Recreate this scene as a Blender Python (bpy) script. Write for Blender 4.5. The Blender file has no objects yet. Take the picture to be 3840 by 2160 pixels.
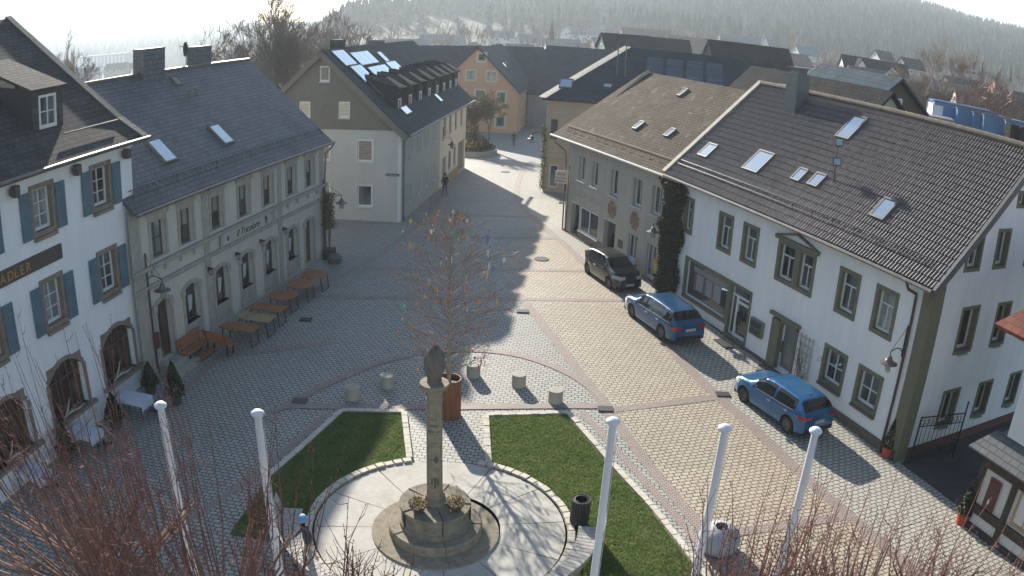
import bpy, bmesh, math, random
from mathutils import Vector, Matrix
random.seed(11)
R_ = math.radians
# ------------------------------------------------------------------ lens of the webcam (wide fisheye), solved from the plumb lines of the place
K1, K3, PITCH, ROLL, H = 0.33145244, 0.00297133, 0.32985265, 0.04384633, 13.5
UP = Vector((math.sin(ROLL)*math.cos(PITCH), math.cos(ROLL)*math.cos(PITCH), math.sin(PITCH)))
_f = Vector((0, 0, -1)); _y = (_f - UP*_f.dot(UP)).normalized(); _x = _y.cross(UP)
RC = Matrix((_x, _y, UP))
CAM = Vector((0, 0, H))
def ray(px, py):
    x = px-1920; y = 1080-py; r = math.hypot(x, y)/1000
    th = K1*r+K3*r**3; s = math.sin(th)/max(r, 1e-9)/1000
    return RC @ Vector((x*s, y*s, -math.cos(th)))
def lerp(t, tab):
    if t <= tab[0][0]: return tab[0][1]
    for (a, u), (b, v) in zip(tab, tab[1:]):
        if t <= b: return u+(v-u)*(t-a)/(b-a)
    return tab[-1][1]
GZ = [(22, 0), (36, .45), (52, .42), (65, .1), (100, -.9), (125, -1.3)]
def gz(y): return lerp(y, GZ)
def gp(px, py, off=0):
    d = ray(px, py); z = 0
    for _ in range(12):
        t = (z+off-H)/d.z; z = gz(d.y*t)
    t = (z+off-H)/d.z
    return Vector((d.x*t, d.y*t, z+off))
def at(px, py, r):
    d = ray(px, py); return CAM + d*(r/math.hypot(d.x, d.y))
def hz(px, py, z):
    d = ray(px, py); return CAM + d*((z-H)/d.z)
class Pl:
    """a plane with metric axes: u along, v up, n outwards"""
    def __init__(s, o, u, v=(0, 0, 1), out=1):
        s.o = Vector(o); s.u = Vector(u).normalized(); s.v = Vector(v).normalized()
        s.n = s.u.cross(s.v).normalized()*out
    def at(s, a, b, h=0): return s.o + s.u*a + s.v*b + s.n*h
    def hit(s, px, py):
        d = ray(px, py); t = (s.o-CAM).dot(s.n)/d.dot(s.n); p = CAM+d*t-s.o
        return p.dot(s.u), p.dot(s.v)
def hd(a): a = R_(a); return Vector((math.sin(a), math.cos(a), 0))
# ------------------------------------------------------------------ mesh builder
col = bpy.context.scene.collection
class MB:
    def __init__(s): s.v = []; s.f = []; s.m = []; s.uv = []
    def face(s, pts, m=0, uv=None):
        i = len(s.v); s.v += [tuple(p) for p in pts]; s.f.append(tuple(range(i, i+len(pts)))); s.m.append(m)
        s.uv.append(uv or [(0, 0)]*len(pts))
    def box(s, P, a0, a1, b0, b1, h0, h1, m=0):
        c = [P(a, b, h) for h in (h0, h1) for b in (b0, b1) for a in (a0, a1)]
        W_, D_, Z_ = a1-a0, b1-b0, h1-h0
        for q, (x, y) in (((4, 5, 7, 6), (W_, D_)), ((1, 0, 2, 3), (W_, D_)), ((0, 1, 5, 4), (W_, Z_)), ((3, 2, 6, 7), (W_, Z_)), ((2, 0, 4, 6), (D_, Z_)), ((1, 3, 7, 5), (D_, Z_))):
            s.face([c[i] for i in q], m, [(0, 0), (x, 0), (x, y), (0, y)])
    def bx(s, x0, x1, y0, y1, z0, z1, m=0): s.box(lambda a, b, h: Vector((a, b, h)), x0, x1, y0, y1, z0, z1, m)
    def tube(s, pts, rad, n=6, m=0, cap=True):
        pts = [Vector(p) for p in pts]; rad = rad if isinstance(rad, (list, tuple)) else [rad]*len(pts)
        rings = []; ref = None
        for i, p in enumerate(pts):
            d = (pts[min(i+1, len(pts)-1)]-pts[max(i-1, 0)])
            d = d.normalized() if d.length > 1e-9 else Vector((0, 0, 1))
            if ref is None: ref = Vector((1, 0, 0)) if abs(d.x) < .8 else Vector((0, 1, 0))
            a = (ref-d*ref.dot(d)).normalized(); b = d.cross(a); ref = a
            rings.append([p+(a*math.cos(2*math.pi*k/n)+b*math.sin(2*math.pi*k/n))*rad[i] for k in range(n)])
        i0 = len(s.v)
        for r in rings: s.v += [tuple(q) for q in r]
        for i in range(len(rings)-1):
            for k in range(n):
                k2 = (k+1) % n
                s.f.append((i0+i*n+k, i0+i*n+k2, i0+(i+1)*n+k2, i0+(i+1)*n+k)); s.m.append(m); s.uv.append([(k/n, i), ((k+1)/n, i), ((k+1)/n, i+1), (k/n, i+1)])
        if cap and n > 2:
            s.f.append(tuple(i0+k for k in range(n))[::-1]); s.m.append(m); s.uv.append([(0, 0)]*n)
            s.f.append(tuple(i0+(len(rings)-1)*n+k for k in range(n))); s.m.append(m); s.uv.append([(0, 0)]*n)
    def lathe(s, prof, c=(0, 0, 0), n=24, m=0):
        c = Vector(c); i0 = len(s.v)
        for r, z in prof:
            for k in range(n):
                a = 2*math.pi*k/n; s.v.append((c.x+r*math.cos(a), c.y+r*math.sin(a), c.z+z))
        for i in range(len(prof)-1):
            for k in range(n):
                k2 = (k+1) % n
                s.f.append((i0+i*n+k, i0+i*n+k2, i0+(i+1)*n+k2, i0+(i+1)*n+k)); s.m.append(m); s.uv.append([(k/n, 0), ((k+1)/n, 0), ((k+1)/n, 1), (k/n, 1)])
        for j, fl in ((0, 1), (len(prof)-1, 0)):
            if prof[j][0] > 1e-4:
                q = [i0+j*n+k for k in range(n)]
                s.f.append(tuple(q[::-1] if fl else q)); s.m.append(m); s.uv.append([(0, 0)]*n)
    def build(s, name, mats, parent=None, world=None, smooth=False):
        """world: the world position of the thing's root, subtracted from the vertices"""
        if world is None and parent is not None: world = ROOT.get(parent.name)
        w = Vector(world) if world is not None else Vector((0, 0, 0))
        me = bpy.data.meshes.new(name)
        me.from_pydata([(x-w.x, y-w.y, z-w.z) for x, y, z in s.v], [], s.f)
        for m in (mats if isinstance(mats, (list, tuple)) else [mats]): me.materials.append(m)
        me.polygons.foreach_set('material_index', s.m)
        uvl = me.uv_layers.new(name='UVMap'); fl = []
        for u in s.uv:
            for q in u: fl += [q[0], q[1]]
        uvl.data.foreach_set('uv', fl)
        if smooth:
            me.polygons.foreach_set('use_smooth', [True]*len(me.polygons))
        o = bpy.data.objects.new(name, me); col.objects.link(o)
        if parent is not None:
            o.parent = parent; ROOT[o.name] = w
        if smooth == 2:
            bm = bmesh.new(); bm.from_mesh(me); bmesh.ops.remove_doubles(bm, verts=bm.verts, dist=1e-5); bm.to_mesh(me); bm.free()
        if smooth:
            try: me.set_sharp_from_angle(angle=R_(40))
            except Exception: pass
        return o
def each(mb, name, mats, parent, n=6, **k):
    """every box (n faces) becomes a part of its own"""
    out = []
    for i in range(0, len(mb.f), n):
        q = MB(); ids = {}
        for f, mi, uv in zip(mb.f[i:i+n], mb.m[i:i+n], mb.uv[i:i+n]): q.face([mb.v[j] for j in f], mi, uv)
        out.append(q.build(name, mats, parent, **k))
    return out
ROOT = {}
def thing(name, label, cat, loc=(0, 0, 0), group=None, rz=0):
    o = bpy.data.objects.new(name, None); col.objects.link(o); o.location = loc; o.rotation_euler[2] = rz; o.empty_display_size = .2
    ROOT[o.name] = Vector(loc); o['label'] = label; o['category'] = cat
    if group: o['group'] = group
    return o
def tag(o, label, cat, group=None):
    o['label'] = label; o['category'] = cat
    if group: o['group'] = group
    return o
def local(o):
    """parts of this root are built in its own local coordinates"""
    ROOT[o.name] = Vector((0, 0, 0)); return o
def dup(root, loc, rz=0, label=None, sc=None):
    def cp(o, par):
        c = o.copy(); col.objects.link(c)
        if par is not None: c.parent = par
        for ch in KIDS(o): cp(ch, c)
        return c
    r = cp(root, None); r.location = loc; r.rotation_euler[2] = rz
    if label: r['label'] = label
    if sc: r.scale = (sc, sc, sc) if not isinstance(sc, tuple) else sc
    return r
def KIDS(o): return list(o.children)
def struct(o): o['kind'] = 'structure'; return o
def pt(mb_, name, mats, parent, smooth=False): return mb_.build(name, mats, parent, smooth=smooth)
def text_mesh(cu, name):
    o = bpy.data.objects.new(name, cu); me = bpy.data.meshes.new_from_object(o); bpy.data.objects.remove(o); o = bpy.data.objects.new(name, me); col.objects.link(o); return o
# ------------------------------------------------------------------ materials
MATS = {}
class NT:
    def __init__(s, name):
        s.mat = bpy.data.materials.new(name); s.mat.use_nodes = True; s.t = s.mat.node_tree; s.N = s.t.nodes; s.L = s.t.links
        s.b = s.N['Principled BSDF']; s.out = s.N['Material Output']
    def n(s, ty, **k):
        o = s.N.new(ty)
        for a, b in k.items():
            if a.startswith('i_'): o.inputs[a[2:].replace('_', ' ')].default_value = b
            else: setattr(o, a, b)
        return o
    def l(s, a, b): s.L.new(a, b)
    def tex(s, which='Object'): return s.n('ShaderNodeTexCoord').outputs[which]
    def noise(s, vec, scale, detail=4, rough=.55, dim='3D'):
        o = s.n('ShaderNodeTexNoise', noise_dimensions=dim); o.inputs['Scale'].default_value = scale; o.inputs['Detail'].default_value = detail; o.inputs['Roughness'].default_value = rough
        s.l(vec, o.inputs['Vector']); return o.outputs['Fac']
    def ramp(s, fac, stops):
        o = s.n('ShaderNodeValToRGB'); e = o.color_ramp.elements
        while len(e) > 1: e.remove(e[-1])
        e[0].position = stops[0][0]; e[0].color = (*stops[0][1], 1)
        for p, c in stops[1:]:
            q = e.new(p); q.color = (*c, 1)
        s.l(fac, o.inputs[0]); return o.outputs[0]
    def mix(s, fac, a, b, mode='MIX'):
        o = s.n('ShaderNodeMix', data_type='RGBA', blend_type=mode)
        for i, x in ((0, fac), (6, a), (7, b)):
            if isinstance(x, (int, float)): o.inputs[i].default_value = x
            elif isinstance(x, tuple): o.inputs[i].default_value = (*x, 1)
            else: s.l(x, o.inputs[i])
        return o.outputs[2]
    def map(s, vec, rot=0, sc=(1, 1, 1)):
        o = s.n('ShaderNodeMapping'); o.inputs['Rotation'].default_value = (0, 0, rot); o.inputs['Scale'].default_value = sc; s.l(vec, o.inputs['Vector']); return o.outputs[0]
    def bump(s, h, strength=.5, dist=.02):
        o = s.n('ShaderNodeBump'); o.inputs['Strength'].default_value = strength; o.inputs['Distance'].default_value = dist; s.l(h, o.inputs['Height']); s.l(o.outputs[0], s.b.inputs['Normal'])
    def done(s, rough=.8, spec=.3, metal=0):
        s.b.inputs['Roughness'].default_value = rough; s.b.inputs['Specular IOR Level'].default_value = spec; s.b.inputs['Metallic'].default_value = metal; return s.mat
def sc(c, k): return tuple(min(1, x*k) for x in c)
def plain(name, c, rough=.6, spec=.4, metal=0, var=.12, scale=3):
    if name in MATS: return MATS[name]
    t = NT(name); v = t.noise(t.tex(), scale, 5)
    t.l(t.ramp(v, [(.25, sc(c, 1-var)), (.75, sc(c, 1+var))]), t.b.inputs['Base Color']); t.bump(t.noise(t.tex(), scale*8, 3), .15, .005)
    MATS[name] = t.done(rough, spec, metal); return MATS[name]
def plaster(name, c, dirt=.25):
    if name in MATS: return MATS[name]
    t = NT(name); o = t.tex(); a = t.noise(o, .6, 6, .6); b = t.noise(o, 9, 4)
    st = t.noise(t.map(o, 0, (2.5, 2.5, .25)), 1, 5, .6)
    c1 = t.ramp(a, [(.25, sc(c, 1-dirt*.7)), (.5, c), (.8, sc(c, 1.05))]); c2 = t.mix(.5, c1, t.ramp(st, [(.3, sc(c, 1-dirt)), (.65, sc(c, 1.02))]))
    t.l(t.mix(.12, c2, t.ramp(b, [(.2, sc(c, .6)), (.8, sc(c, 1.1))])), t.b.inputs['Base Color'])
    t.bump(t.noise(o, 40, 3), .35, .006); MATS[name] = t.done(.9, .15); return MATS[name]
def slate(name, c, w=.28, h=.19, c2=None, patch=None, bump=.8, rough=.55, offs=.5, mort=.012, spec=.25):
    """shingles laid out in the roof's own metric UV"""
    if name in MATS: return MATS[name]
    t = NT(name); uv = t.tex('UV'); dn = t.noise(uv, 2.2, 3)
    va = t.n('ShaderNodeVectorMath', operation='SCALE'); va.inputs['Scale'].default_value = .06
    nz = t.n('ShaderNodeTexNoise'); nz.inputs['Scale'].default_value = 1.8; t.l(uv, nz.inputs['Vector']); t.l(nz.outputs['Color'], va.inputs[0])
    ad = t.n('ShaderNodeVectorMath', operation='ADD'); t.l(uv, ad.inputs[0]); t.l(va.outputs[0], ad.inputs[1])
    br = t.n('ShaderNodeTexBrick', offset=offs, offset_frequency=2, squash=1); br.inputs['Scale'].default_value = 1; br.inputs['Brick Width'].default_value = w; br.inputs['Row Height'].default_value = h
    br.inputs['Mortar Size'].default_value = mort; br.inputs['Mortar Smooth'].default_value = .3; br.inputs['Color1'].default_value = (*sc(c, .75), 1); br.inputs['Color2'].default_value = (*(c2 or sc(c, 1.3)), 1); br.inputs['Mortar'].default_value = (*sc(c, .28), 1)
    t.l(ad.outputs[0], br.inputs['Vector'])
    col_ = t.mix(.5, br.outputs['Color'], t.ramp(t.noise(uv, .5, 6, .65), [(.3, sc(c, .7)), (.7, sc(c, 1.35))]))
    if patch:
        col_ = t.mix(t.ramp(t.noise(uv, 1.1, 8, .75), [(.55, (0, 0, 0)), (.7, (1, 1, 1))]), col_, patch)
    t.l(col_, t.b.inputs['Base Color'])
    # every course leans a little: height falls from its lower edge to its upper
    sp = t.n('ShaderNodeSeparateXYZ'); t.l(ad.outputs[0], sp.inputs[0])
    md = t.n('ShaderNodeMath', operation='FRACT'); dv = t.n('ShaderNodeMath', operation='DIVIDE'); dv.inputs[1].default_value = h; t.l(sp.outputs[1], dv.inputs[0]); t.l(dv.outputs[0], md.inputs[0])
    inv = t.n('ShaderNodeMath', operation='SUBTRACT'); inv.inputs[0].default_value = 1; t.l(md.outputs[0], inv.inputs[1])
    s2 = t.n('ShaderNodeMath', operation='SUBTRACT'); t.l(inv.outputs[0], s2.inputs[0]); t.l(br.outputs['Fac'], s2.inputs[1])
    t.bump(s2.outputs[0], bump, .03); MATS[name] = t.done(rough, spec); return MATS[name]
def paving(name, rot, w, h, cols, joint, mort=.018, tint=None, bump=.8, wob=.05):
    if name in MATS: return MATS[name]
    t = NT(name); o = t.tex(); v = t.map(o, rot)
    nz = t.n('ShaderNodeTexNoise'); nz.inputs['Scale'].default_value = 1.3; nz.inputs['Detail'].default_value = 3; t.l(o, nz.inputs['Vector'])
    va = t.n('ShaderNodeVectorMath', operation='SCALE'); va.inputs['Scale'].default_value = wob*2.4; t.l(nz.outputs['Color'], va.inputs[0])
    nz2 = t.n('ShaderNodeTexNoise'); nz2.inputs['Scale'].default_value = 9; t.l(o, nz2.inputs['Vector'])
    vb = t.n('ShaderNodeVectorMath', operation='SCALE'); vb.inputs['Scale'].default_value = wob; t.l(nz2.outputs['Color'], vb.inputs[0])
    ad = t.n('ShaderNodeVectorMath', operation='ADD'); t.l(v, ad.inputs[0]); t.l(va.outputs[0], ad.inputs[1])
    ad2 = t.n('ShaderNodeVectorMath', operation='ADD'); t.l(ad.outputs[0], ad2.inputs[0]); t.l(vb.outputs[0], ad2.inputs[1])
    br = t.n('ShaderNodeTexBrick', offset=.5, offset_frequency=2); br.inputs['Scale'].default_value = 1; br.inputs['Brick Width'].default_value = w; br.inputs['Row Height'].default_value = h
    br.inputs['Mortar Size'].default_value = mort; br.inputs['Mortar Smooth'].default_value = .35; br.inputs['Bias'].default_value = 0
    br.inputs['Color1'].default_value = (*cols[0], 1); br.inputs['Color2'].default_value = (*cols[1], 1); br.inputs['Mortar'].default_value = (*joint, 1); t.l(ad2.outputs[0], br.inputs['Vector'])
    big = t.noise(o, .16, 6, .65); c = br.outputs['Color']
    c = t.mix(.42, c, t.ramp(big, [(.3, cols[0]), (.5, cols[1]), (.72, tint or cols[2])]), 'MIX')
    c = t.mix(.3, c, t.ramp(t.noise(o, 5, 5, .7), [(.2, sc(cols[0], .55)), (.7, sc(cols[1], 1.15))]))
    st = t.ramp(t.noise(o, .45, 8, .75), [(.60, (0, 0, 0)), (.74, (1, 1, 1))]); m = t.n('ShaderNodeMath', operation='MULTIPLY'); m.inputs[1].default_value = .35; t.l(st, m.inputs[0])
    c = t.mix(m.outputs[0], c, sc(cols[0], .45))
    c = t.mix(br.outputs['Fac'], c, joint)
    t.l(c, t.b.inputs['Base Color'])
    inv = t.n('ShaderNodeMath', operation='SUBTRACT'); inv.inputs[0].default_value = 1; t.l(br.outputs['Fac'], inv.inputs[1])
    s2 = t.n('ShaderNodeMath', operation='MULTIPLY_ADD'); s2.inputs[1].default_value = .25; t.l(t.noise(o, 14, 3), s2.inputs[0]); t.l(inv.outputs[0], s2.inputs[2])
    t.bump(s2.outputs[0], bump, .025); MATS[name] = t.done(.62, .35); return MATS[name]
def glass(name, c=(.02, .025, .03), rough=.06, var=None):
    if name in MATS: return MATS[name]
    t = NT(name)
    if var:
        t.l(t.ramp(t.noise(t.map(t.tex(), 0, (1, 1, .35)), var[1], 3), [(.42, c), (.6, var[0])]), t.b.inputs['Base Color'])
    else: t.b.inputs['Base Color'].default_value = (*c, 1)
    t.bump(t.noise(t.tex(), 1.3, 2), .03, .02)
    MATS[name] = t.done(rough, .7); return MATS[name]
def wood(name, c, rough=.6, sx=(1, 12, 12)):
    if name in MATS: return MATS[name]
    t = NT(name); g = t.noise(t.map(t.tex(), 0, sx), 2.2, 5, .6)
    t.l(t.ramp(g, [(.25, sc(c, .6)), (.5, c), (.8, sc(c, 1.35))]), t.b.inputs['Base Color']); t.bump(g, .3, .006); MATS[name] = t.done(rough, .3); return MATS[name]
def paint(name, c, rough=.3, coat=.8, metal=.35):
    if name in MATS: return MATS[name]
    t = NT(name); t.l(t.ramp(t.noise(t.tex(), 2.5, 6, .7), [(.3, sc(c, .82)), (.8, c)]), t.b.inputs['Base Color'])
    t.b.inputs['Coat Weight'].default_value = coat; t.b.inputs['Coat Roughness'].default_value = .06
    t.bump(t.noise(t.tex(), 1.2, 2), .02, .02); MATS[name] = t.done(rough, .5, metal); return MATS[name]

white_frame = plain('white_window_frame', (.62, .64, .64), .4, .5, var=.05)
dark_glass = glass('window_glass', (.022, .022, .026), .07, ((.12, .13, .14), .9))
blue_glass = glass('sky_glass', (.03, .04, .05), .05)
net_glass = glass('net_curtain_glass', (.16, .18, .19), .15, ((.36, .38, .38), 1.6))
stone = plain('sandstone', (.27, .235, .19), .85, .2, var=.22, scale=4)
stone_grey = plain('grey_stone', (.30, .295, .27), .85, .2, var=.2, scale=3)
zinc = plain('zinc_gutter', (.16, .14, .13), .45, .5, .6, var=.2)
dark_iron = plain('dark_iron', (.035, .035, .045), .45, .5, .5)
concrete = plain('concrete', (.38, .37, .34), .85, .2, var=.18, scale=2)
slate_grey = slate('slate_shingles', (.105, .112, .12), .34, .24, rough=.6, bump=1.0, mort=.02)
slate_dark = slate('dark_slate', (.07, .073, .077), .30, .2, rough=.75, spec=.1)
slate_dormer = slate('dormer_slate', (.06, .058, .056), .30, .2, rough=.95, spec=.03)
roof_black = slate('black_roof_tiles', (.04, .038, .038), .3, .33, rough=.9, spec=.03)
roof_blue = slate('blue_grey_roof', (.05, .068, .085), .45, .4, rough=.9, spec=.03)
roof_brown = slate('brown_roof_tiles', (.125, .10, .078), .3, .2, patch=(.26, .23, .19), bump=1.2, rough=.9, mort=.022, spec=.08)
roof_red = slate('red_roof_tiles', (.17, .06, .04), .3, .3, rough=.8)
roof_tile = plain('concrete_roof_tile', (.105, .085, .08), .5, .45, var=.35, scale=5)
# ------------------------------------------------------------------ walls, windows, roofs
def clip(poly, hp):
    """clip a 2-D polygon with half planes (a,b,c): a*x+b*y<=c"""
    for a, b, c in hp:
        out = []
        for i in range(len(poly)):
            p, q = poly[i-1], poly[i]; dp = a*p[0]+b*p[1]-c; dq = a*q[0]+b*q[1]-c
            if (dp <= 0) != (dq <= 0):
                t = dp/(dp-dq); out.append((p[0]+(q[0]-p[0])*t, p[1]+(q[1]-p[1])*t))
            if dq <= 0: out.append(q)
        poly = out
        if len(poly) < 3: return []
    return poly
def wallm(mb, P, s0, s1, z0, z1, holes=(), depth=.2, m=0, hp=(), h=0):
    xs = sorted({s0, s1, *[x for q in holes for x in q[:2] if s0 < x < s1]}); zs = sorted({z0, z1, *[x for q in holes for x in q[2:4] if z0 < x < z1]})
    for a, b in zip(xs, xs[1:]):
        for c, d in zip(zs, zs[1:]):
            x, y = (a+b)/2, (c+d)/2
            if any(q[0] < x < q[1] and q[2] < y < q[3] for q in holes): continue
            pl = clip([(a, c), (b, c), (b, d), (a, d)], hp)
            if pl: mb.face([P.at(u, v, h) for u, v in pl], m, pl)
    for a, b, c, d in [q[:4] for q in holes]:
        for p, q in (((a, c), (b, c)), ((b, c), (b, d)), ((b, d), (a, d)), ((a, d), (a, c))):
            mb.face([P.at(*p, h), P.at(*q, h), P.at(*q, h-depth), P.at(*p, h-depth)], m)
def frame_bars(f, P, a, b, c, d, o0, o1, fr, nv, nh, top=None, bar=.03):
    f.box(P.at, a, b, d-fr, d, o0, o1); f.box(P.at, a, b, c, c+fr*1.5, o0, o1)
    f.box(P.at, a, a+fr, c+fr*1.5, d-fr, o0, o1); f.box(P.at, b-fr, b, c+fr*1.5, d-fr, o0, o1)
    zt = d-fr
    if top:
        zt = c+(d-c)*top; f.box(P.at, a+fr, b-fr, zt-bar*.8, zt+bar*.8, o0+.004, o1-.003)
    for i in range(1, nv+1):
        x = a+(b-a)*i/(nv+1); f.box(P.at, x-bar*.6, x+bar*.6, c+fr*1.5, zt, o0+.006, o1-.005)
    for i in range(1, nh+1):
        z = c+fr+(d-c-2*fr)*i/(nh+1); f.box(P.at, a+fr, b-fr, z-bar*.5, z+bar*.5, o0+.008, o1-.007)
def window(root, P, a, b, c, d, depth=.18, sur=0, sur_m=None, frame=None, pane=None, nv=1, nh=0, top=None, sill=None, fr=.06, proud=.03, name='window', bar=.03, cap=0, blind=None):
    """sur>0: (a,b,c,d) is the outer edge of the stone surround"""
    frame = frame or white_frame; pane = pane or dark_glass
    if sur:
        s = MB(); s.box(P.at, a, b, d-sur, d, -depth, proud); s.box(P.at, a, b, c, c+sur, -depth, proud)
        s.box(P.at, a, a+sur, c+sur, d-sur, -depth, proud); s.box(P.at, b-sur, b, c+sur, d-sur, -depth, proud)
        if cap: s.box(P.at, a-.08, b+.08, d, d+cap, -.05, proud+.1)
        w = s.build(name, sur_m or stone, root); a += sur; b -= sur; c += sur; d -= sur
        f = MB(); frame_bars(f, P, a+.002, b-.002, c+.002, d-.002, -depth+.02, -depth+.09, fr, nv, nh, top, bar); f.build('frame', frame, w)
    else:
        f = MB(); frame_bars(f, P, a+.002, b-.002, c+.002, d-.002, -depth+.02, -depth+.09, fr, nv, nh, top, bar); w = f.build(name, frame, root)
    g = MB(); g.box(P.at, a+fr*.5, b-fr*.5, c+fr*.5, d-fr*.5, -depth-.02, -depth+.035); g.build('glass_pane', pane, w)
    if blind:
        q = MB(); n = max(3, int((d-c)/.12))
        for i in range(n):
            z = c+fr*1.5+(d-c-2.5*fr)*i/n; q.box(P.at, a+fr+.01, b-fr-.01, z, z+(d-c-2.5*fr)/n*.82, -depth+.037, -depth+.05)
        q.build('blind', blind, w)
    if sill:
        s = MB(); e, m_, dz = sill; s.box(P.at, a-e, b+e, c-dz-(sur if sur else 0), c-.003-(sur if sur else 0), -.03, proud+.09); s.build('sill', m_, w)
    return w
def roofslab(mb, a, b, c, d, th=.14, m=0, m2=None, u0=0):
    """a,b eave ends, c above b, d above a on the ridge"""
    a, b, c, d = map(Vector, (a, b, c, d)); n = (b-a).cross(d-a).normalized()
    if n.z < 0: n = -n
    u = (b-a).normalized(); v = n.cross(u)
    uv = [((p-a).dot(u)+u0, abs((p-a).dot(v))) for p in (a, b, c, d)]
    mb.face([a, b, c, d], m, uv); q = [p-n*th for p in (a, b, c, d)]; m2 = m if m2 is None else m2
    mb.face(q[::-1], m2)
    P = [a, b, c, d]
    for i in range(4):
        j = (i+1) % 4; L = (P[j]-P[i]).length; mb.face([P[i], q[i], q[j], P[j]], m2, [(0, 0), (0, th), (L, th), (L, 0)])
def skylight(root, P, a, b, c, d, pane=None, hgt=.12, fr=.07):
    f = MB(); f.box(P.at, a, b, c, c+fr, .0, hgt); f.box(P.at, a, b, d-fr, d, .0, hgt+.02); f.box(P.at, a, a+fr, c+fr, d-fr, 0, hgt); f.box(P.at, b-fr, b, c+fr, d-fr, 0, hgt)
    w = f.build('skylight', sash, root)
    g = MB(); g.box(P.at, a+fr, b-fr, c+fr, d-fr, .02, hgt-.02); g.build('glass_pane', pane or sky_pane, w); return w
def sky_px(root, P, px, pane=None, grow=.05):
    """px: pixel corners of the glass on the roof plane"""
    q = [P.hit(*p) for p in px]; us = sorted(x for x, _ in q); vs = sorted(y for _, y in q)
    return skylight(root, P, (us[0]+us[1])/2-grow, (us[2]+us[3])/2+grow, (vs[0]+vs[1])/2-grow, (vs[2]+vs[3])/2+grow, pane)
sky_pane = glass('roof_window_glass', (.50, .56, .60), .05); sky_pane.node_tree.nodes['Principled BSDF'].inputs['Metallic'].default_value = .85
sash = plain('roof_window_sash', (.14, .13, .125), .6, .3)
def pipe(root, pts, r=.05, name='drain_pipe', mat=None):
    m = MB(); m.tube(pts, r, 8); return m.build(name, mat or zinc, root, smooth=True)
def textobj(s, name, size, P, a, b, mat, root=None, h=.01, shear=0, up=None, align='LEFT', ext=.006, right=None):
    cu = bpy.data.curves.new(name, 'FONT'); cu.body = s; cu.size = size; cu.extrude = ext; cu.shear = shear; cu.align_x = align; cu.materials.append(mat)
    o = text_mesh(cu, name)
    r = (right or P.u).normalized(); u = P.v; n = r.cross(u); M = Matrix((r, u, n)).transposed().to_4x4(); M.translation = P.at(a, b, h)
    if root is not None:
        o.parent = root; M.translation = M.translation-ROOT[root.name]
        ROOT[o.name] = ROOT[root.name]
    o.matrix_local = M
    return o
# ================================================================== GROUND
CREST = [(-75, .02), (-38, .0145), (-32, .011), (-26, .017), (-21, .004), (-18, -.006), (-14, -.008), (-10.6, -.004), (-7, .012), (0, .045), (10, .068), (20, .078), (28, .073), (32, .067), (36, .064), (40, .06), (60, .045), (75, .04)]
def far_z(az, r):
    c = lerp(az, CREST); left = max(0, min(1, (-12-az)/6))
    zr = lerp(r, [(115, -1.3), (160, -6), (230, -8), (330, -3), (470, 4), (600, 16), (760, 13.5+760*c*.62), (1000, 13.5+1000*c*.9), (1250, 13.5+1250*c), (1700, 0), (3600, 0)])
    zl = lerp(r, [(115, -1.3), (160, -8), (330, -20), (700, -30), (1100, -35), (1700, -10), (2700, 13.5+2700*c), (3400, 0)])
    return zr*(1-left)+zl*left
def ground_z(x, y):
    r = math.hypot(x, y)
    if r < 105 and y > 0: return gz(y)-.3
    az = math.degrees(math.atan2(x, y)); f = far_z(az, max(r, 115)) + (3*math.sin(x*.021)*math.sin(y*.017) if r > 300 else 0)
    if r < 160: return lerp(r, [(105, gz(max(y, 0))-.3), (160, f)])
    return f
def make_ground():
    m = MB(); rs = [2, 8, 15, 22, 29, 36, 44, 52, 58, 65, 75, 85, 100, 115, 135, 160, 190, 230, 280, 330, 400, 470, 540, 600, 680, 760, 870, 1000, 1120, 1250, 1450, 1700, 2100, 2700, 3400]
    azs = [a for a in range(-76, 77, 2)]; idx = {}
    for i, r in enumerate(rs):
        for j, a in enumerate(azs):
            x, y = r*math.sin(R_(a)), r*math.cos(R_(a)); idx[i, j] = len(m.v); m.v.append((x, y, ground_z(x, y)))
    for i in range(len(rs)-1):
        for j in range(len(azs)-1):
            m.f.append((idx[i, j], idx[i, j+1], idx[i+1, j+1], idx[i+1, j])); m.m.append(0); m.uv.append([(0, 0)]*4)
    t = NT('town_ground'); o = t.tex(); a = t.noise(o, .012, 8, .6); b = t.noise(o, .15, 5)
    c = t.mix(.5, t.ramp(a, [(.35, (.10, .085, .06)), (.5, (.075, .085, .04)), (.65, (.13, .12, .09))]), t.ramp(b, [(.3, (.06, .05, .04)), (.7, (.12, .11, .07))]))
    t.l(c, t.b.inputs['Base Color']); struct(m.build('ground', t.done(.95, .1), smooth=True))
def ground_poly(mb, poly, off, m=0):
    ks = [-50]+[k for k, _ in GZ]+[200]
    for a, b in zip(ks, ks[1:]):
        p = clip(poly, [(0, -1, -a), (0, 1, b)])
        if p: mb.face([(x, y, gz(y)+off) for x, y in p], m)
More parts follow.
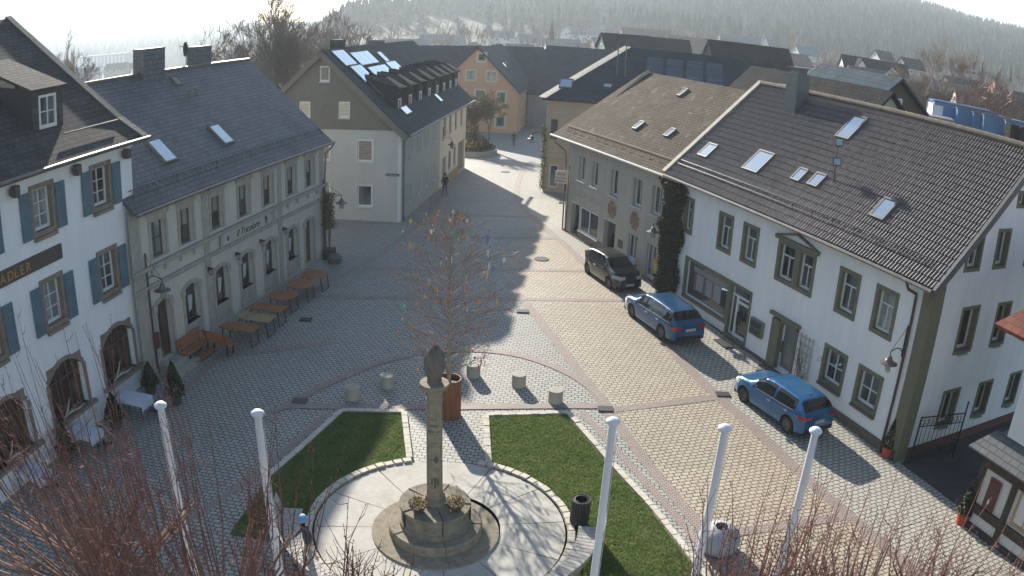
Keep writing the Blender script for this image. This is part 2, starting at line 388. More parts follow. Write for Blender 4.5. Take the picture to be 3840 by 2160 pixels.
def ribbon(mb, pts, w, off, m=0, step=.6):
    P = [Vector((p[0], p[1])) for p in pts]; q = []
    for i in range(len(P)-1):                      # Catmull-Rom
        p0, p1, p2, p3 = P[max(i-1, 0)], P[i], P[i+1], P[min(i+2, len(P)-1)]
        n = max(2, int((p2-p1).length/step))
        for k in range(n):
            t = k/n; q.append(.5*((2*p1)+(p2-p0)*t+(2*p0-5*p1+4*p2-p3)*t*t+(-p0+3*p1-3*p2+p3)*t**3))
    q.append(P[-1]); L = 0
    for i in range(len(q)):
        d = (q[min(i+1, len(q)-1)]-q[max(i-1, 0)]).normalized(); n = Vector((-d.y, d.x))*w/2
        a, b = q[i]+n, q[i]-n
        if i: L2 = L+(q[i]-q[i-1]).length; mb.face([(pa.x, pa.y, gz(pa.y)+off), (pb.x, pb.y, gz(pb.y)+off), (b.x, b.y, gz(b.y)+off), (a.x, a.y, gz(a.y)+off)], m, [(L, 0), (L, w), (L2, w), (L2, 0)]); L = L2
        pa, pb = a, b
make_ground()
warm = ((.34, .275, .20), (.47, .41, .31), (.42, .28, .20)); cool = ((.27, .265, .245), (.39, .38, .34), (.33, .28, .235))
pave_road = paving('road_cobbles', R_(-13), .26, .18, warm, (.022, .018, .018), .017)
pave_left = paving('square_cobbles', R_(5), .26, .175, cool, (.022, .018, .018), .017)
pave_walk = paving('pavement_cobbles', R_(-16), .27, .19, ((.36, .34, .29), (.45, .43, .37), (.42, .34, .28)), (.025, .02, .02), .017)
setts = paving('small_pink_setts', R_(12), .12, .095, ((.29, .23, .20), (.40, .32, .28), (.36, .31, .27)), (.07, .055, .05), .010, wob=.05)
m = MB(); ground_poly(m, [(-16, 3), (30, 3), (30, 20), (14.6, 20), (5.5, 47), (4, 120), (-12, 120), (-9, 60), (-14, 44), (-24, 50), (-18, 20)], .0); struct(m.build('market_square', pave_left))
# roadway to the right of the long sett band, with its own direction of courses
RB = [(1.0, 79), (.1, 60), (3.3, 45.7), (6.0, 36.2), (7.4, 29.5), (8.9, 24.9), (10.5, 19.8), (12.2, 15), (14, 9)]     # right gutter band
LBd = [(-.2, 39), (1.6, 33), (3.6, 26.2), (4.3, 23.6), (6.3, 17), (8.2, 11)]
m = MB(); ground_poly(m, [(-.8, 44), (-.3, 39), (1.6, 33), (3.6, 26.2), (6.3, 17), (9, 8), (16, 8), (12.2, 15), (8.9, 24.9), (7.4, 29.5), (6.0, 36.2), (3.3, 45.7), (1.6, 52)], .005); struct(m.build('road', pave_road))
m = MB(); ground_poly(m, [(14, 9), (12.2, 15), (10.5, 19.8), (8.9, 24.9), (7.4, 29.5), (6.0, 36.2), (3.3, 45.7), (1.4, 52), (.4, 60), (5, 60), (4.5, 50), (9.3, 37), (14.5, 22), (20, 8)], .005); struct(m.build('pavement', pave_walk))
al = plain('alley_asphalt', (.075, .07, .068), .9, .15, var=.2, scale=1.5)
m = MB(); ground_poly(m, [(14.1, 22), (15.5, 18), (17.2, 13.5), (21, 14), (30, 20), (28, 30), (16, 23.5)], .012); struct(m.build('alley', al))
m = MB(); ribbon(m, RB, .5, .011); struct(m.build('gutter_band', setts))
m = MB(); ribbon(m, LBd, .42, .011); struct(m.build('gutter_band', setts))
m = MB(); ribbon(m, [(-13.6, 20), (-12.5, 24.7), (-11.8, 29.1), (-10.6, 33.4), (-9.3, 37.7), (-7.8, 42), (-6.6, 48), (-5.9, 55), (-5.5, 70)], .34, .011); struct(m.build('gutter_band', setts))
for a, b in (((-9.6, 35.6), (5.9, 37.0)), ((-8, 40.3), (4.6, 41.6)), ((-6.2, 47), (2.6, 48)), ((-6, 53), (1.5, 53.5)), ((3.9, 25.9), (8.6, 27.2)), ((6.3, 18.3), (10.9, 19.0)), ((-12, 28.5), (-7.5, 30.5)), ((8.4, 12.2), (13, 13.3))):
    m = MB(); ribbon(m, [a, ((a[0]+b[0])/2, (a[1]+b[1])/2), b], .42, .015); struct(m.build('cross_band', setts))
# round bay of the square in front of the decorated tree
m = MB(); ribbon(m, [(-8.4, 24.3), (-7.6, 25.6), (-6.4, 27.4), (-4.9, 29.1), (-3.2, 30.1), (-1.3, 30.5), (.6, 30.1), (2.3, 28.8), (3.3, 27.3), (3.8, 25.9)], .36, .019); struct(m.build('curved_band', setts))
m = MB(); ribbon(m, [(-7.9, 24.9), (-5, 25.25), (-2, 25.6), (1, 25.95), (3.6, 26.15)], .4, .023); struct(m.build('curved_band', setts))
# concrete disc round the column
DC = Vector((-1.75, 18.35, 0)); DR = 3.55
def disc():
    t = NT('concrete_slabs'); o = t.tex(); c = t.ramp(t.noise(o, 1.1, 6, .6), [(.3, (.37, .34, .29)), (.55, (.47, .45, .40)), (.75, (.44, .37, .31))])
    t.l(t.mix(.25, c, t.ramp(t.noise(o, 7, 5), [(.3, (.25, .23, .2)), (.7, (.5, .48, .43))])), t.b.inputs['Base Color']); t.bump(t.noise(o, 30, 3), .3, .004); cm = t.done(.8, .25)
    m = MB(); n = 12
    for k in range(n):                              # wedge slabs with open joints
        a0, a1 = R_(k*30+8)+.004, R_(k*30+38)-.004
        for j in range(5):
            b0, b1 = a0+(a1-a0)*j/5, a0+(a1-a0)*(j+1)/5
            P = [DC+Vector((math.cos(b)*r, math.sin(b)*r, .05)) for b, r in ((b0, 1.72), (b1, 1.72), (b1, DR), (b0, DR))]
            m.face(P)
            m.face([P[3], P[2], P[2]-Vector((0, 0, .05)), P[3]-Vector((0, 0, .05))])
    struct(m.build('concrete_terrace', cm))
    m = MB(); m.lathe([(0, .02), (DR+.05, .02)], DC, 64); struct(m.build('terrace_joints', plain('joint_dark', (.05, .045, .04), .9)))
    m = MB(); rnd = random.Random(3); n = 76                    # ring of light edging setts round the disc
    for k in range(n):
        a0 = 2*math.pi*k/n+.006; a1 = 2*math.pi*(k+1)/n-.006; r0 = DR+.06; r1 = DR+.27; h = .10+rnd.random()*.03
        if abs((math.degrees(a0)+1) % 360-92) < 17: continue
        P0 = [DC+Vector((math.cos(b)*r, math.sin(b)*r, 0)) for b, r in ((a0, r0), (a1, r0), (a1, r1), (a0, r1))]; P1 = [p+Vector((0, 0, h)) for p in P0]
        m.face(P1)
        for i in range(4): m.face([P0[i], P0[(i+1) % 4], P1[(i+1) % 4], P1[i]])
    struct(m.build('round_kerb', plain('light_sett', (.50, .46, .38), .8, var=.2, scale=5)))
disc()
# lawns with their kerbs
def in_poly(x, y, p):
    c = False
    for i in range(len(p)):
        (x1, y1), (x2, y2) = p[i-1], p[i]
        if (y1 > y) != (y2 > y) and x < (x2-x1)*(y-y1)/(y2-y1)+x1: c = not c
    return c
def arc(a0, a1, r=DR+.3, n=12): return [(DC.x+math.cos(R_(a0+(a1-a0)*i/n))*r, DC.y+math.sin(R_(a0+(a1-a0)*i/n))*r) for i in range(n+1)]
lawnL = [(-5.75, 24.72), (-3.72, 24.9)]+arc(111, 200)+[(-7.6, 17.0), (-7.3, 20)]
lawnR = [(2.1, 25.35)]+[(4.4, 19.5), (5.9, 14.5), (6.2, 12)]+[(2, 13)]+arc(-40, 73)+[(-.62, 24.95)]
soil = plain('soil_and_turf', (.10, .115, .04), .95, .1, var=.4, scale=2)
def turf():
    t = NT('grass_blades'); o = t.tex(); c = t.ramp(t.noise(o, 1.5, 6, .7), [(.25, (.09, .15, .04)), (.5, (.15, .22, .055)), (.75, (.26, .26, .11))])
    t.l(c, t.b.inputs['Base Color']); 
    tr = t.n('ShaderNodeBsdfTranslucent'); t.l(c, tr.inputs[0]); mx = t.n('ShaderNodeMixShader'); mx.inputs[0].default_value = .45; t.l(t.b.outputs[0], mx.inputs[1]); t.l(tr.outputs[0], mx.inputs[2]); t.l(mx.outputs[0], t.out.inputs[0]); return t.done(.7, .2)
blade = turf(); kerbm = plain('light_sett', (.5, .46, .38))
def lawn(poly, lab, seed):
    m = MB(); ground_poly(m, poly, .045); o = m.build('lawn_soil', soil); struct(o)
    rnd = random.Random(seed); m = MB(); xs = [p[0] for p in poly]; ys = [p[1] for p in poly]; n = 0; A = (max(xs)-min(xs))*(max(ys)-min(ys))
    for _ in range(int(A*1100)):
        x = rnd.uniform(min(xs), max(xs)); y = rnd.uniform(max(min(ys), 13), max(ys))
        if not in_poly(x, y, poly): continue
        a = rnd.random()*6.28; h = rnd.uniform(.03, .075); w = rnd.uniform(.008, .016); dx, dy = math.cos(a)*w, math.sin(a)*w; lx, ly = rnd.gauss(0, .045), rnd.gauss(0, .045)
        z = gz(y)+.043; m.face([(x-dx, y-dy, z), (x+dx, y+dy, z), (x+lx, y+ly, z+h)])
    o = m.build('grass', blade); o['kind'] = 'stuff'; o['label'] = lab; o['category'] = 'grass'
lawn(lawnL, 'shaded clipped lawn left of the stone column', 1); lawn(lawnR, 'sunlit clipped lawn right of the round terrace', 2)
def kerb(pts, w=.2, h=.09, seed=1, size=.27):
    m = MB(); rnd = random.Random(seed)
    for p, q in zip(pts, pts[1:]):
        p, q = Vector(p), Vector(q); L = (q-p).length; n = max(1, round(L/size)); d = (q-p)/n; nn = Vector((-d.y, d.x)).normalized()*w/2
        for i in range(n):
            a, b = p+d*(i+.03), p+d*(i+.97); hh = h+rnd.uniform(-.01, .015)
            B = [(a+nn), (b+nn), (b-nn), (a-nn)]; lo = [Vector((v.x, v.y, gz(v.y))) for v in B]; up = [Vector((v.x, v.y, gz(v.y)+hh)) for v in B]
            m.face(up)
            for k in range(4): m.face([lo[k], lo[(k+1) % 4], up[(k+1) % 4], up[k]])
    return m
for i, pts in enumerate([[(-3.62, 24.95), (-3.05, 22.0)][::-1], [(-7.4, 20), (-5.85, 24.8), (-3.6, 25.0)], [(-.72, 25.05), (-.5, 21.95)], [(-.7, 25.1), (2.2, 25.5), (4.55, 19.5), (6.1, 14.3), (7, 11)]]):
    struct(kerb(pts, seed=i+5).build('lawn_kerb', kerbm))
m = MB(); ribbon(m, [(-9.3, 17), (-7.9, 20), (-6.35, 24.5)], .3, .012); struct(m.build('gutter_band', setts))
m = MB(); ribbon(m, [(2.75, 25.6), (5.1, 19.4), (6.7, 14)], .28, .012); struct(m.build('gutter_band', setts))
drain_m = plain('cast_iron_drain', (.06, .055, .055), .5, .5, .5)
for i, (px, py, lab) in enumerate(((1147, 1200, 'dark square drain cover in the cobbles out from the wooden tables'), (2270, 1535, 'slotted drain grate at the corner of the sunlit lawn'), (2710, 1480, 'slotted drain grate in the gutter beside the blue hatchback'), (1125, 1505, 'slotted drain grate left of the five stone bollards'), (1960, 1168, 'drain grate where cross band meets the shadow edge'))):
    p = gp(px, py); m = MB(); m.bx(-.28, .28, -.2, .2, .0, .03)
    for k in range(7): m.bx(-.25+k*.078, -.22+k*.078, -.17, .17, .03, .036)
    tag(m.build('drain_cover', drain_m), lab, 'drain', 'drain covers in the square').location = (p.x, p.y, p.z+.014)
p = gp(2030, 972); m = MB(); m.lathe([(0, .0), (.42, .0), (.42, .028), (0, .03)], (0, 0, 0), 24); tag(m.build('manhole_cover', drain_m), 'round manhole cover in the sunlit road before the black car', 'manhole cover').location = (p.x, p.y, p.z+.014)
p = gp(1895, 645); m = MB(); m.lathe([(0, .0), (.42, .0), (.42, .028), (0, .03)], (0, 0, 0), 24); tag(m.build('manhole_cover', drain_m), 'far round manhole cover up the street near the orange house', 'manhole cover').location = (p.x, p.y, p.z+.014)

# ================================================================== RESTAURANT (grey house, left)
wB = plaster('restaurant_plaster', (.52, .50, .44)); stB = plain('restaurant_stone', (.33, .31, .27), .85, .2, var=.2)
brown_frame = plain('brown_frame', (.10, .075, .06), .5); brown_door = wood('brown_door', (.085, .055, .04), .55, (8, 8, 1))
PB = Pl(hz(779, 1245.7, .55).to_2d().to_3d(), hd(11.9), out=1)
bB = thing('restaurant', 'grey rendered restaurant with slate roof, arched windows and script sign', 'building', PB.at(-4.5, 0, 0))
up = [(-3.40, .95), (-1.42, .95), (.95, .95), (3.27, .95), (5.53, .95), (7.97, .95), (10.07, .95)]
arch = [(-1.49, 1.1), (.93, 1.1), (3.17, 1.1), (5.45, 1.1), (7.86, 1.1)]; doors = [(-3.52, 1.0), (9.88, 1.0)]
holes = [(a, a+w, 4.8, 6.28) for a, w in up]+[(a, a+w, 1.45, 3.1) for a, w in arch]+[(a, a+w, .62, 3.1) for a, w in doors]
m = MB(); wallm(m, PB, -4.75, 12.2, 0, 6.95, holes, .34)
PBr = Pl(PB.at(12.2, 0), -PB.n, out=-1)     # far gable
wallm(m, PBr, 0, 10.2, 0, 12, (), .1, hp=[(-.86, 1, 7.0), (.86, 1, 7.0+.86*10.2)])
m.build('wall', wB, bB)
def arch_fill(mb, P, a, w, zs, rise, ztop, h=0, m=0, n=10):
    pts = [(a+w*i/n, zs+rise*(1-((2*i/n-1)**2))) for i in range(n+1)]
    for (x0, z0), (x1, z1) in zip(pts, pts[1:]):
        mb.face([P.at(x0, z0, h), P.at(x1, z1, h), P.at(x1, ztop, h), P.at(x0, ztop, h)], m, [(x0, z0), (x1, z1), (x1, ztop), (x0, ztop)])
        mb.face([P.at(x0, z0, h), P.at(x1, z1, h), P.at(x1, z1, h-.34), P.at(x0, z0, h-.34)], m)
    return pts
def arch_ring(mb, P, a, w, zs, rise, t, h0, h1, n=10):
    for i in range(n):
        q = []
        for j in (i, i+1):
            f = 2*j/n-1; x = a+w*j/n; z = zs+rise*(1-f*f); q.append(((x, z), (x+f*t*.55, z+t)))
        (p0, o0), (p1, o1) = q
        for hh in (h0, h1): mb.face([P.at(*p0, hh), P.at(*p1, hh), P.at(*o1, hh), P.at(*o0, hh)])
        for A, B in ((o0, o1), (p0, p1)): mb.face([P.at(*A, h0), P.at(*B, h0), P.at(*B, h1), P.at(*A, h1)])
    for f, x in ((-1, a), (1, a+w)):
        mb.face([P.at(x, zs, h0), P.at(x+f*t*.55, zs+t, h0), P.at(x+f*t*.55, zs+t, h1), P.at(x, zs, h1)])
def arched(root, P, a, w, z0, zs, rise, ztop, sur=.17, sm=None, door=False, apron=None, pane=None, frame=None, nv=1, depth=.3, lug=True, name='window'):
    s = MB(); arch_fill(s, P, a, w, zs, rise, ztop, .0)
    arch_ring(s, P, a, w, zs, rise, sur, .0, .045)
    zb = z0 if not apron else apron
    for x0, x1 in ((a-sur, a), (a+w, a+w+sur)):
        s.box(P.at, x0, x1, zb, zs, -.01, .045)
        if lug: s.box(P.at, x0-.06, x1+.06, zs-.22, zs+.1, -.01, .06)
    if apron: s.box(P.at, a, a+w, apron, z0, -.06, .02)
    wn = s.build('door' if door else name, sm or stB, root)
    f = MB(); fr = .07
    f.box(P.at, a, a+fr, z0, zs+.02, -depth, -depth+.07); f.box(P.at, a+w-fr, a+w, z0, zs+.02, -depth, -depth+.07); f.box(P.at, a+fr, a+w-fr, z0, z0+fr, -depth, -depth+.07)
    f.box(P.at, a+fr, a+w-fr, zs-.25, zs-.2, -depth, -depth+.07)
    if not door:
        for k in range(1, nv+1): f.box(P.at, a+w*k/(nv+1)-.03, a+w*k/(nv+1)+.03, z0+fr, zs+rise*.8, -depth, -depth+.06)
    f.build('frame', frame or brown_frame, wn)
    g = MB(); n = 8
    pts = [(a, z0), (a+w, z0)]+[(a+w-w*i/n, zs+rise*(1-((2*i/n-1)**2))) for i in range(n+1)]
    if door:
        g.face([P.at(x, z, -depth+.02) for x, z in pts]); g.box(P.at, a+.12, a+w*.5-.03, z0+.2, zs-.3, -depth+.02, -depth+.04); g.box(P.at, a+w*.5+.03, a+w-.12, z0+.2, zs-.3, -depth+.02, -depth+.04); g.build('door_leaf', brown_door, wn)
        k = MB(); k.box(P.at, a+w*.5-.02, a+w*.5+.02, z0+.95, z0+1.25, -depth+.04, -depth+.1); k.build('handle', dark_iron, wn)
    else:
        g.face([P.at(x, z, -depth+.02) for x, z in pts]); g.build('glass_pane', pane or dark_glass, wn)
    return wn
curtain = plain('white_curtain', (.45, .5, .52), .8)
for a, w in arch:
    wn = arched(bB, PB, a, w, 1.45, 2.92, .16, 3.102, apron=.62)
    c = MB()
    for s0 in (a+.1, a+w*.55): c.face([PB.at(s0, 1.75, -.27), PB.at(s0+.22, 1.85, -.27), PB.at(s0+.36, 2.45, -.27), PB.at(s0, 2.5, -.27)])
    c.build('curtain', curtain, wn)
    c = MB(); c.box(PB.at, a-.05, a+w+.05, 1.39, 1.45, -.3, .1); c.build('sill', stB, wn)
for a, w in doors: arched(bB, PB, a, w, .62, 2.92, .16, 3.102, door=True)
slatp = plain('cream_blind', (.45, .44, .38), .7)
for i, (a, w) in enumerate(up):
    wn = window(bB, PB, a-.0, a+w, 4.8, 6.28, .28, frame=brown_frame, nv=1, nh=1, pane=net_glass if i == 0 else dark_glass, blind=None, name='window')
    s = MB()
    for x0, x1 in ((a-.16, a), (a+w, a+w+.16)): s.box(PB.at, x0, x1, 4.8, 6.5, 0, .04)
    s.box(PB.at, a, a+w, 6.28, 6.5, 0, .045); s.box(PB.at, a-.24, a+w+.24, 6.5, 6.72, 0, .10); s.box(PB.at, a-.3, a+w+.3, 6.72, 6.79, 0, .17); s.build('surround', stB, wn)
    if i:
        s = MB()
        for k in range(9): s.box(PB.at, a+.08, a+w-.08, 6.16-k*.075, 6.2-k*.075, -.245, -.235)
        s.build('blind', slatp, wn)
m = MB(); m.box(PB.at, -4.8, 12.5, 4.56, 4.68, 0, .2); m.box(PB.at, -4.78, 12.45, 4.48, 4.56, 0, .1)
m.box(PB.at, -4.78, 12.4, 3.83, 3.93, 0, .13); m.box(PB.at, -4.78, 12.4, 3.73, 3.83, 0, .07); m.build('cornice', stB, bB)
m = MB()
for s0, s1 in ((-4.75, -4.1), (.25, .68), (6.95, 7.35), (11.75, 12.2)):
    m.box(PB.at, s0, s1, .5, 3.73, 0, .045); m.box(PB.at, s0, s1, 3.93, 4.48, 0, .045); m.box(PB.at, s0, s1, 4.68, 6.9, 0, .045)
for s0 in (-3.6, -2.7, -1.6, -.6, 6.1, 7.9, 9.0, 10.2, 11.3): m.box(PB.at, s0, s0+.13, 4.25, 4.48, 0, .07)
each(m, 'pilaster', stB, bB)
m = MB(); m.box(PB.at, -4.9, 12.3, 0, .55, .01, .1); m.build('plinth', stB, bB)
m = MB(); m.box(PB.at, -3.9, -2.2, .1, .42, .1, 1.0); m.box(PB.at, -3.8, -2.3, .42, .6, .1, .6); m.box(PB.at, 9.5, 11.4, .2, .5, .1, 1.3); m.box(PB.at, 9.7, 11.2, .5, .62, .1, .8); each(m, 'entrance_step', stB, bB)
# roof
PBroof = Pl(PB.at(-4.6, 6.98, .42), PB.u, (PB.at(0, 11.56, -5)-PB.at(0, 6.98, .42)), out=1)
m = MB(); th = .13; e0, e1 = -4.75, 12.55
roofslab(m, PB.at(e0, 6.98, .42), PB.at(e1, 6.98, .42), PB.at(e1, 11.56, -5), PB.at(e0, 11.56, -5)); roofslab(m, PB.at(e0, 6.98, -10.5), PB.at(e1, 6.98, -10.5), PB.at(e1, 11.57, -5.01), PB.at(e0, 11.57, -5.01))
rf = m.build('roof', slate_grey, bB)
m = MB(); m.box(PB.at, e0, e1, 11.5, 11.62, -5.12, -4.9); m.build('ridge_cap', zinc, rf)
c = MB(); c.box(PB.at, 2.3, 3.95, 10.3, 12.7, -5.3, -4.6); c.box(PB.at, 2.27, 3.98, 12.7, 12.74, -5.33, -4.57); c.build('chimney', slate_grey, rf)
c = MB(); c.box(PB.at, 8.3, 9.7, 10.6, 12.5, -6.4, -5.7); c.box(PB.at, 8.27, 9.73, 12.5, 12.54, -6.43, -5.67); c.build('chimney', slate_grey, rf)
c = MB(); q = PB.at(7.4, 12.45, -5.8); c.tube([PB.at(7.4, 11, -5.8), q], .025); c.lathe([(0, 0), (.28, .06), (.38, .14), (.39, .16), (.28, .09), (0, .03)], (0, 0, 0), 16)
c = MB(); c.tube([PB.at(7.4, 11, -5.8), q], .025)
for k in range(16):
    a0, a1 = k*math.pi/8, (k+1)*math.pi/8; c.face([q+PB.u*.0+Vector((math.cos(a0)*.15, -.1, math.sin(a0)*.4)), q+Vector((math.cos(a1)*.15, -.1, math.sin(a1)*.4)), q+Vector((0, 0, 0))])
tag(c.build('satellite_dish', dark_iron), 'thin dark satellite dish behind the restaurant roof ridge', 'satellite dish')
sky_px(bB, PBroof, [(548, 535), (592, 526), (666, 600), (617, 612)]); sky_px(bB, PBroof, [(777, 480), (808, 470), (878, 530), (845, 545)]); sky_px(bB, PBroof, [(637, 293), (655, 289), (680, 318), (662, 322)], zinc)
g = MB()                                                             # snow guard of lattice
for v in (.62, .92): g.tube([PBroof.at(.2, v, .06+v*.13), PBroof.at(16.8, v, .06+v*.13)], .016, 5)
for k in range(40): g.tube([PBroof.at(.3+k*.42, .62, .14), PBroof.at(.5+k*.42, .92, .18), PBroof.at(.7+k*.42, .62, .14)], .009, 4)
for k in range(12): g.tube([PBroof.at(.4+k*1.48, .95, .01), PBroof.at(.4+k*1.48, .92, .2), PBroof.at(.4+k*1.48, .6, .01)], .014, 4)
g.build('snow_guard', dark_iron, rf)
for u, v in ((9.0, 5.0), (9.6, 5.0)):
    c = MB(); c.tube([PBroof.at(u, v, 0), PBroof.at(u, v, 0)+Vector((0, 0, .35))], [.07, .06], 8); c.tube([PBroof.at(u, v, 0)+Vector((0, 0, .33)), PBroof.at(u, v, 0)+Vector((0, 0, .38))], .1, 8); c.build('vent_pipe', zinc, rf)
g = MB(); g.tube([PB.at(e0, 6.9, .5), PB.at(e1+.05, 6.9, .5)], .075, 8); g.build('gutter', zinc, bB)
pipe(bB, [PB.at(12.55, 6.9, .5), PB.at(12.5, 6.7, .45), PB.at(12.25, 6.35, .15), PB.at(12.25, 5, .08), PB.at(12.25, .4, .08)], .055)
# painted sign between the cornices
cr = plain('sign_cream', (.42, .40, .35), .8)
sg = thing('restaurant_sign', 'long cream fascia sign with dark script lettering and blue emblem above arched windows', 'sign', PB.at(1.6, 3.95, .05))
m = MB(); m.box(PB.at, 1.55, 6.4, 3.94, 4.47, .0, .06); m.build('sign_board', cr, sg); m = MB(); m.box(PB.at, 1.45, 1.65, 3.94, 4.47, .061, .12); m.box(PB.at, 6.3, 6.5, 3.94, 4.47, .061, .12); each(m, 'end_block', stB, sg)
ink = plain('sign_ink', (.02, .02, .025), .6)
textobj('Il Tricolore', 'lettering', .46, PB, 2.85, 4.06, ink, sg, .07, shear=.45)
m = MB()
for k in range(18):
    a0, a1 = k*math.pi/9, (k+1)*math.pi/9
    for r0, r1, mi in ((.0, .13, 0), (.16, .2, 1)): m.face([PB.at(2.15+math.cos(a0)*r0, 4.2+math.sin(a0)*r0, .066), PB.at(2.15+math.cos(a1)*r0+1e-4, 4.2+math.sin(a1)*r0, .066), PB.at(2.15+math.cos(a1)*r1, 4.2+math.sin(a1)*r1, .066), PB.at(2.15+math.cos(a0)*r1, 4.2+math.sin(a0)*r1, .066)], mi)
m.build('emblem', [plain('emblem_blue', (.08, .14, .25), .6), plain('emblem_white', (.55, .57, .6), .6)], sg)
m = MB(); m.box(PB.at, 5.55, 5.7, 4.25, 4.4, .06, .07); m.box(PB.at, 5.58, 5.64, 4.02, 4.2, .06, .07); m.box(PB.at, 5.7, 5.76, 3.98, 4.2, .06, .07); m.box(PB.at, 5.55, 5.8, 4.2, 4.25, .06, .07); m.build('figure_emblem', ink, sg)
# ================================================================== WHITE INN (left edge)
PA = Pl(hz(548, 1400, .45).to_2d().to_3d(), hd(8.6), out=1)
wA = plaster('inn_white_plaster', (.72, .74, .76), .16); stA = plain('inn_stone', (.215, .175, .14), .85, .2, var=.22); shut = plain('blue_shutter', (.09, .15, .19), .6, var=.15)
bA = thing('inn', 'white inn with blue shutters and gold lettered brown band at the left edge', 'building', PA.at(0, 0, 0))
cols_ = [-1.575, -4.86, -8.14, -11.4]; holes = []
for c in cols_: holes += [(c-.645, c+.645, 7.42, 9.11), (c-.645, c+.645, 4.26, 6.03), (c-1.02, c+1.02, 1.05, 3.05)]
m = MB(); wallm(m, PA, -13, .42, 0, 9.75, holes, .34)
PAs = Pl(PA.at(.42, 0), -PA.n, out=-1); wallm(m, PAs, 0, 13, 0, 20, (), hp=[(-.68, 1, 9.75), (.68, 1, 9.75+.68*13)])
m.box(PA.at, -13, .42, 9.35, 9.75, .0, .12)
m.build('wall', wA, bA)
for ci, c in enumerate(cols_):
    for fi, (z0, z1) in enumerate(((7.42, 9.11), (4.26, 6.03))):
        wn = window(bA, PA, c-.645, c+.645, z0, z1, .26, sur=.16, sur_m=stA, nv=1, nh=2, fr=.07, pane=net_glass if (ci, fi) in ((1, 0), (1, 1)) else dark_glass, sill=(.1, stA, .12))
        for sgn in (-1, 1):
            x0 = c+sgn*.66; x1 = x0+sgn*.5; s = MB(); s.box(PA.at, min(x0, x1), max(x0, x1), z0+.02, z1-.16, .04, .085)
            for zz in (z0+.25, z1-.5): s.box(PA.at, min(x0, x1)+.03, max(x0, x1)-.03, zz, zz+.1, .085, .1)
            for k in range(1, 4): s.box(PA.at, min(x0, x1)+.125*k-.004, min(x0, x1)+.125*k+.004, z0+.03, z1-.17, .085, .09)
            s.build('shutter', shut, wn)
    arched(bA, PA, c-1.02, 2.04, 1.05, 2.55, .48, 3.052, sur=.14, sm=stA, nv=2, lug=False, frame=brown_frame, pane=glass('red_curtain_glass', (.03, .02, .018), .15, ((.10, .045, .03), 2.2)))
    m = MB(); m.box(PA.at, c-1.3, c+1.3, .93, 1.05, -.3, .22); m.build('window_sill', stA, bA)
wb = wood('driftwood', (.38, .33, .27))
for c in cols_[:3]:
    t = thing('sill_branch', 'pale driftwood branch with small flowers on the sill of %s arched inn window' % {0: 'the far', 1: 'the middle', 2: 'the near'}[cols_.index(c)], 'decoration', PA.at(c, 1.05, .1), 'driftwood on the inn sills')
    m = MB(); m.tube([PA.at(c-.6, 1.1, .0), PA.at(c-.2, 1.22, .1), PA.at(c+.2, 1.15, .12), PA.at(c+.7, 1.13, .05)], [.03, .05, .045, .02]); m.tube([PA.at(c-.5, 1.12, .05), PA.at(c-.3, 1.4, .08), PA.at(c-.15, 1.72, .1)], [.04, .04, .02]); m.build('branch', wb, t)
    m = MB(); rr = random.Random(5)
    for k in range(9):
        p = PA.at(c+rr.uniform(-.3, .5), 1.13+rr.random()*.12, rr.uniform(-.1, .08)); m.lathe([(0, -.02), (.035, 0), (0, .03)], p, 5)
    m.build('flower_garland', plain('sill_flower', (.5, .42, .25)), t)
m = MB()                                             # beam ends under the eave
for c in (-.13, -3.12, -6.33, -9.4): m.box(PA.at, c-.12, c+.12, 8.98, 9.34, .12, .34); m.box(PA.at, c-.2, c-.12, 9.06, 9.26, .12, .26)
each(m, 'beam_end', plain('beam_wood', (.09, .075, .07)), bA, 12)
PAroof = Pl(PA.at(-13, 9.6, .55), PA.u, (PA.at(0, 14.9, -7.2)-PA.at(0, 9.6, .55)), out=1)
m = MB(); roofslab(m, PA.at(-13.4, 9.62, .6), PA.at(.75, 9.62, .6), PA.at(.75, 10.3, -.6), PA.at(-13.4, 10.3, -.6)); roofslab(m, PA.at(-13.4, 10.3, -.6), PA.at(.75, 10.3, -.6), PA.at(.75, 14.75, -7), PA.at(-13.4, 14.75, -7)); roofslab(m, PA.at(-13.4, 9.6, -14), PA.at(.75, 9.6, -14), PA.at(.75, 14.76, -7.01), PA.at(-13.4, 14.76, -7.01))
slate_inn = slate('inn_slates', (.085, .078, .076), .36, .26, rough=.95, mort=.02, spec=.08)
rfA = m.build('roof', slate_inn, bA)
m = MB(); m.box(PA.at, .45, .78, 0, 1, 0, 1) if 0 else None
for a, b in (((9.66, .62), (10.36, -.6)), ((10.36, -.6), (14.82, -7))):
    for s0, s1 in ((.42, .8),):
        p = [PA.at(s0, a[0], a[1]), PA.at(s1, a[0], a[1]), PA.at(s1, b[0], b[1]), PA.at(s0, b[0], b[1])]; roofslab(m, *[q+Vector((0, 0, .05)) for q in p], th=.1)
m.build('verge_strip', slate('verge_slate', (.10, .10, .10), .5, .3, rough=.95), rfA)
m = MB(); m.tube([PA.at(-13.4, 9.62, .68), PA.at(.8, 9.62, .68)], .07, 8); m.build('gutter', zinc, bA)
m = MB(); m.tube([PA.at(-3, 10.36, -.42), PA.at(.2, 10.36, -.42)], .03, 6); m.build('snow_rail', zinc, rfA)
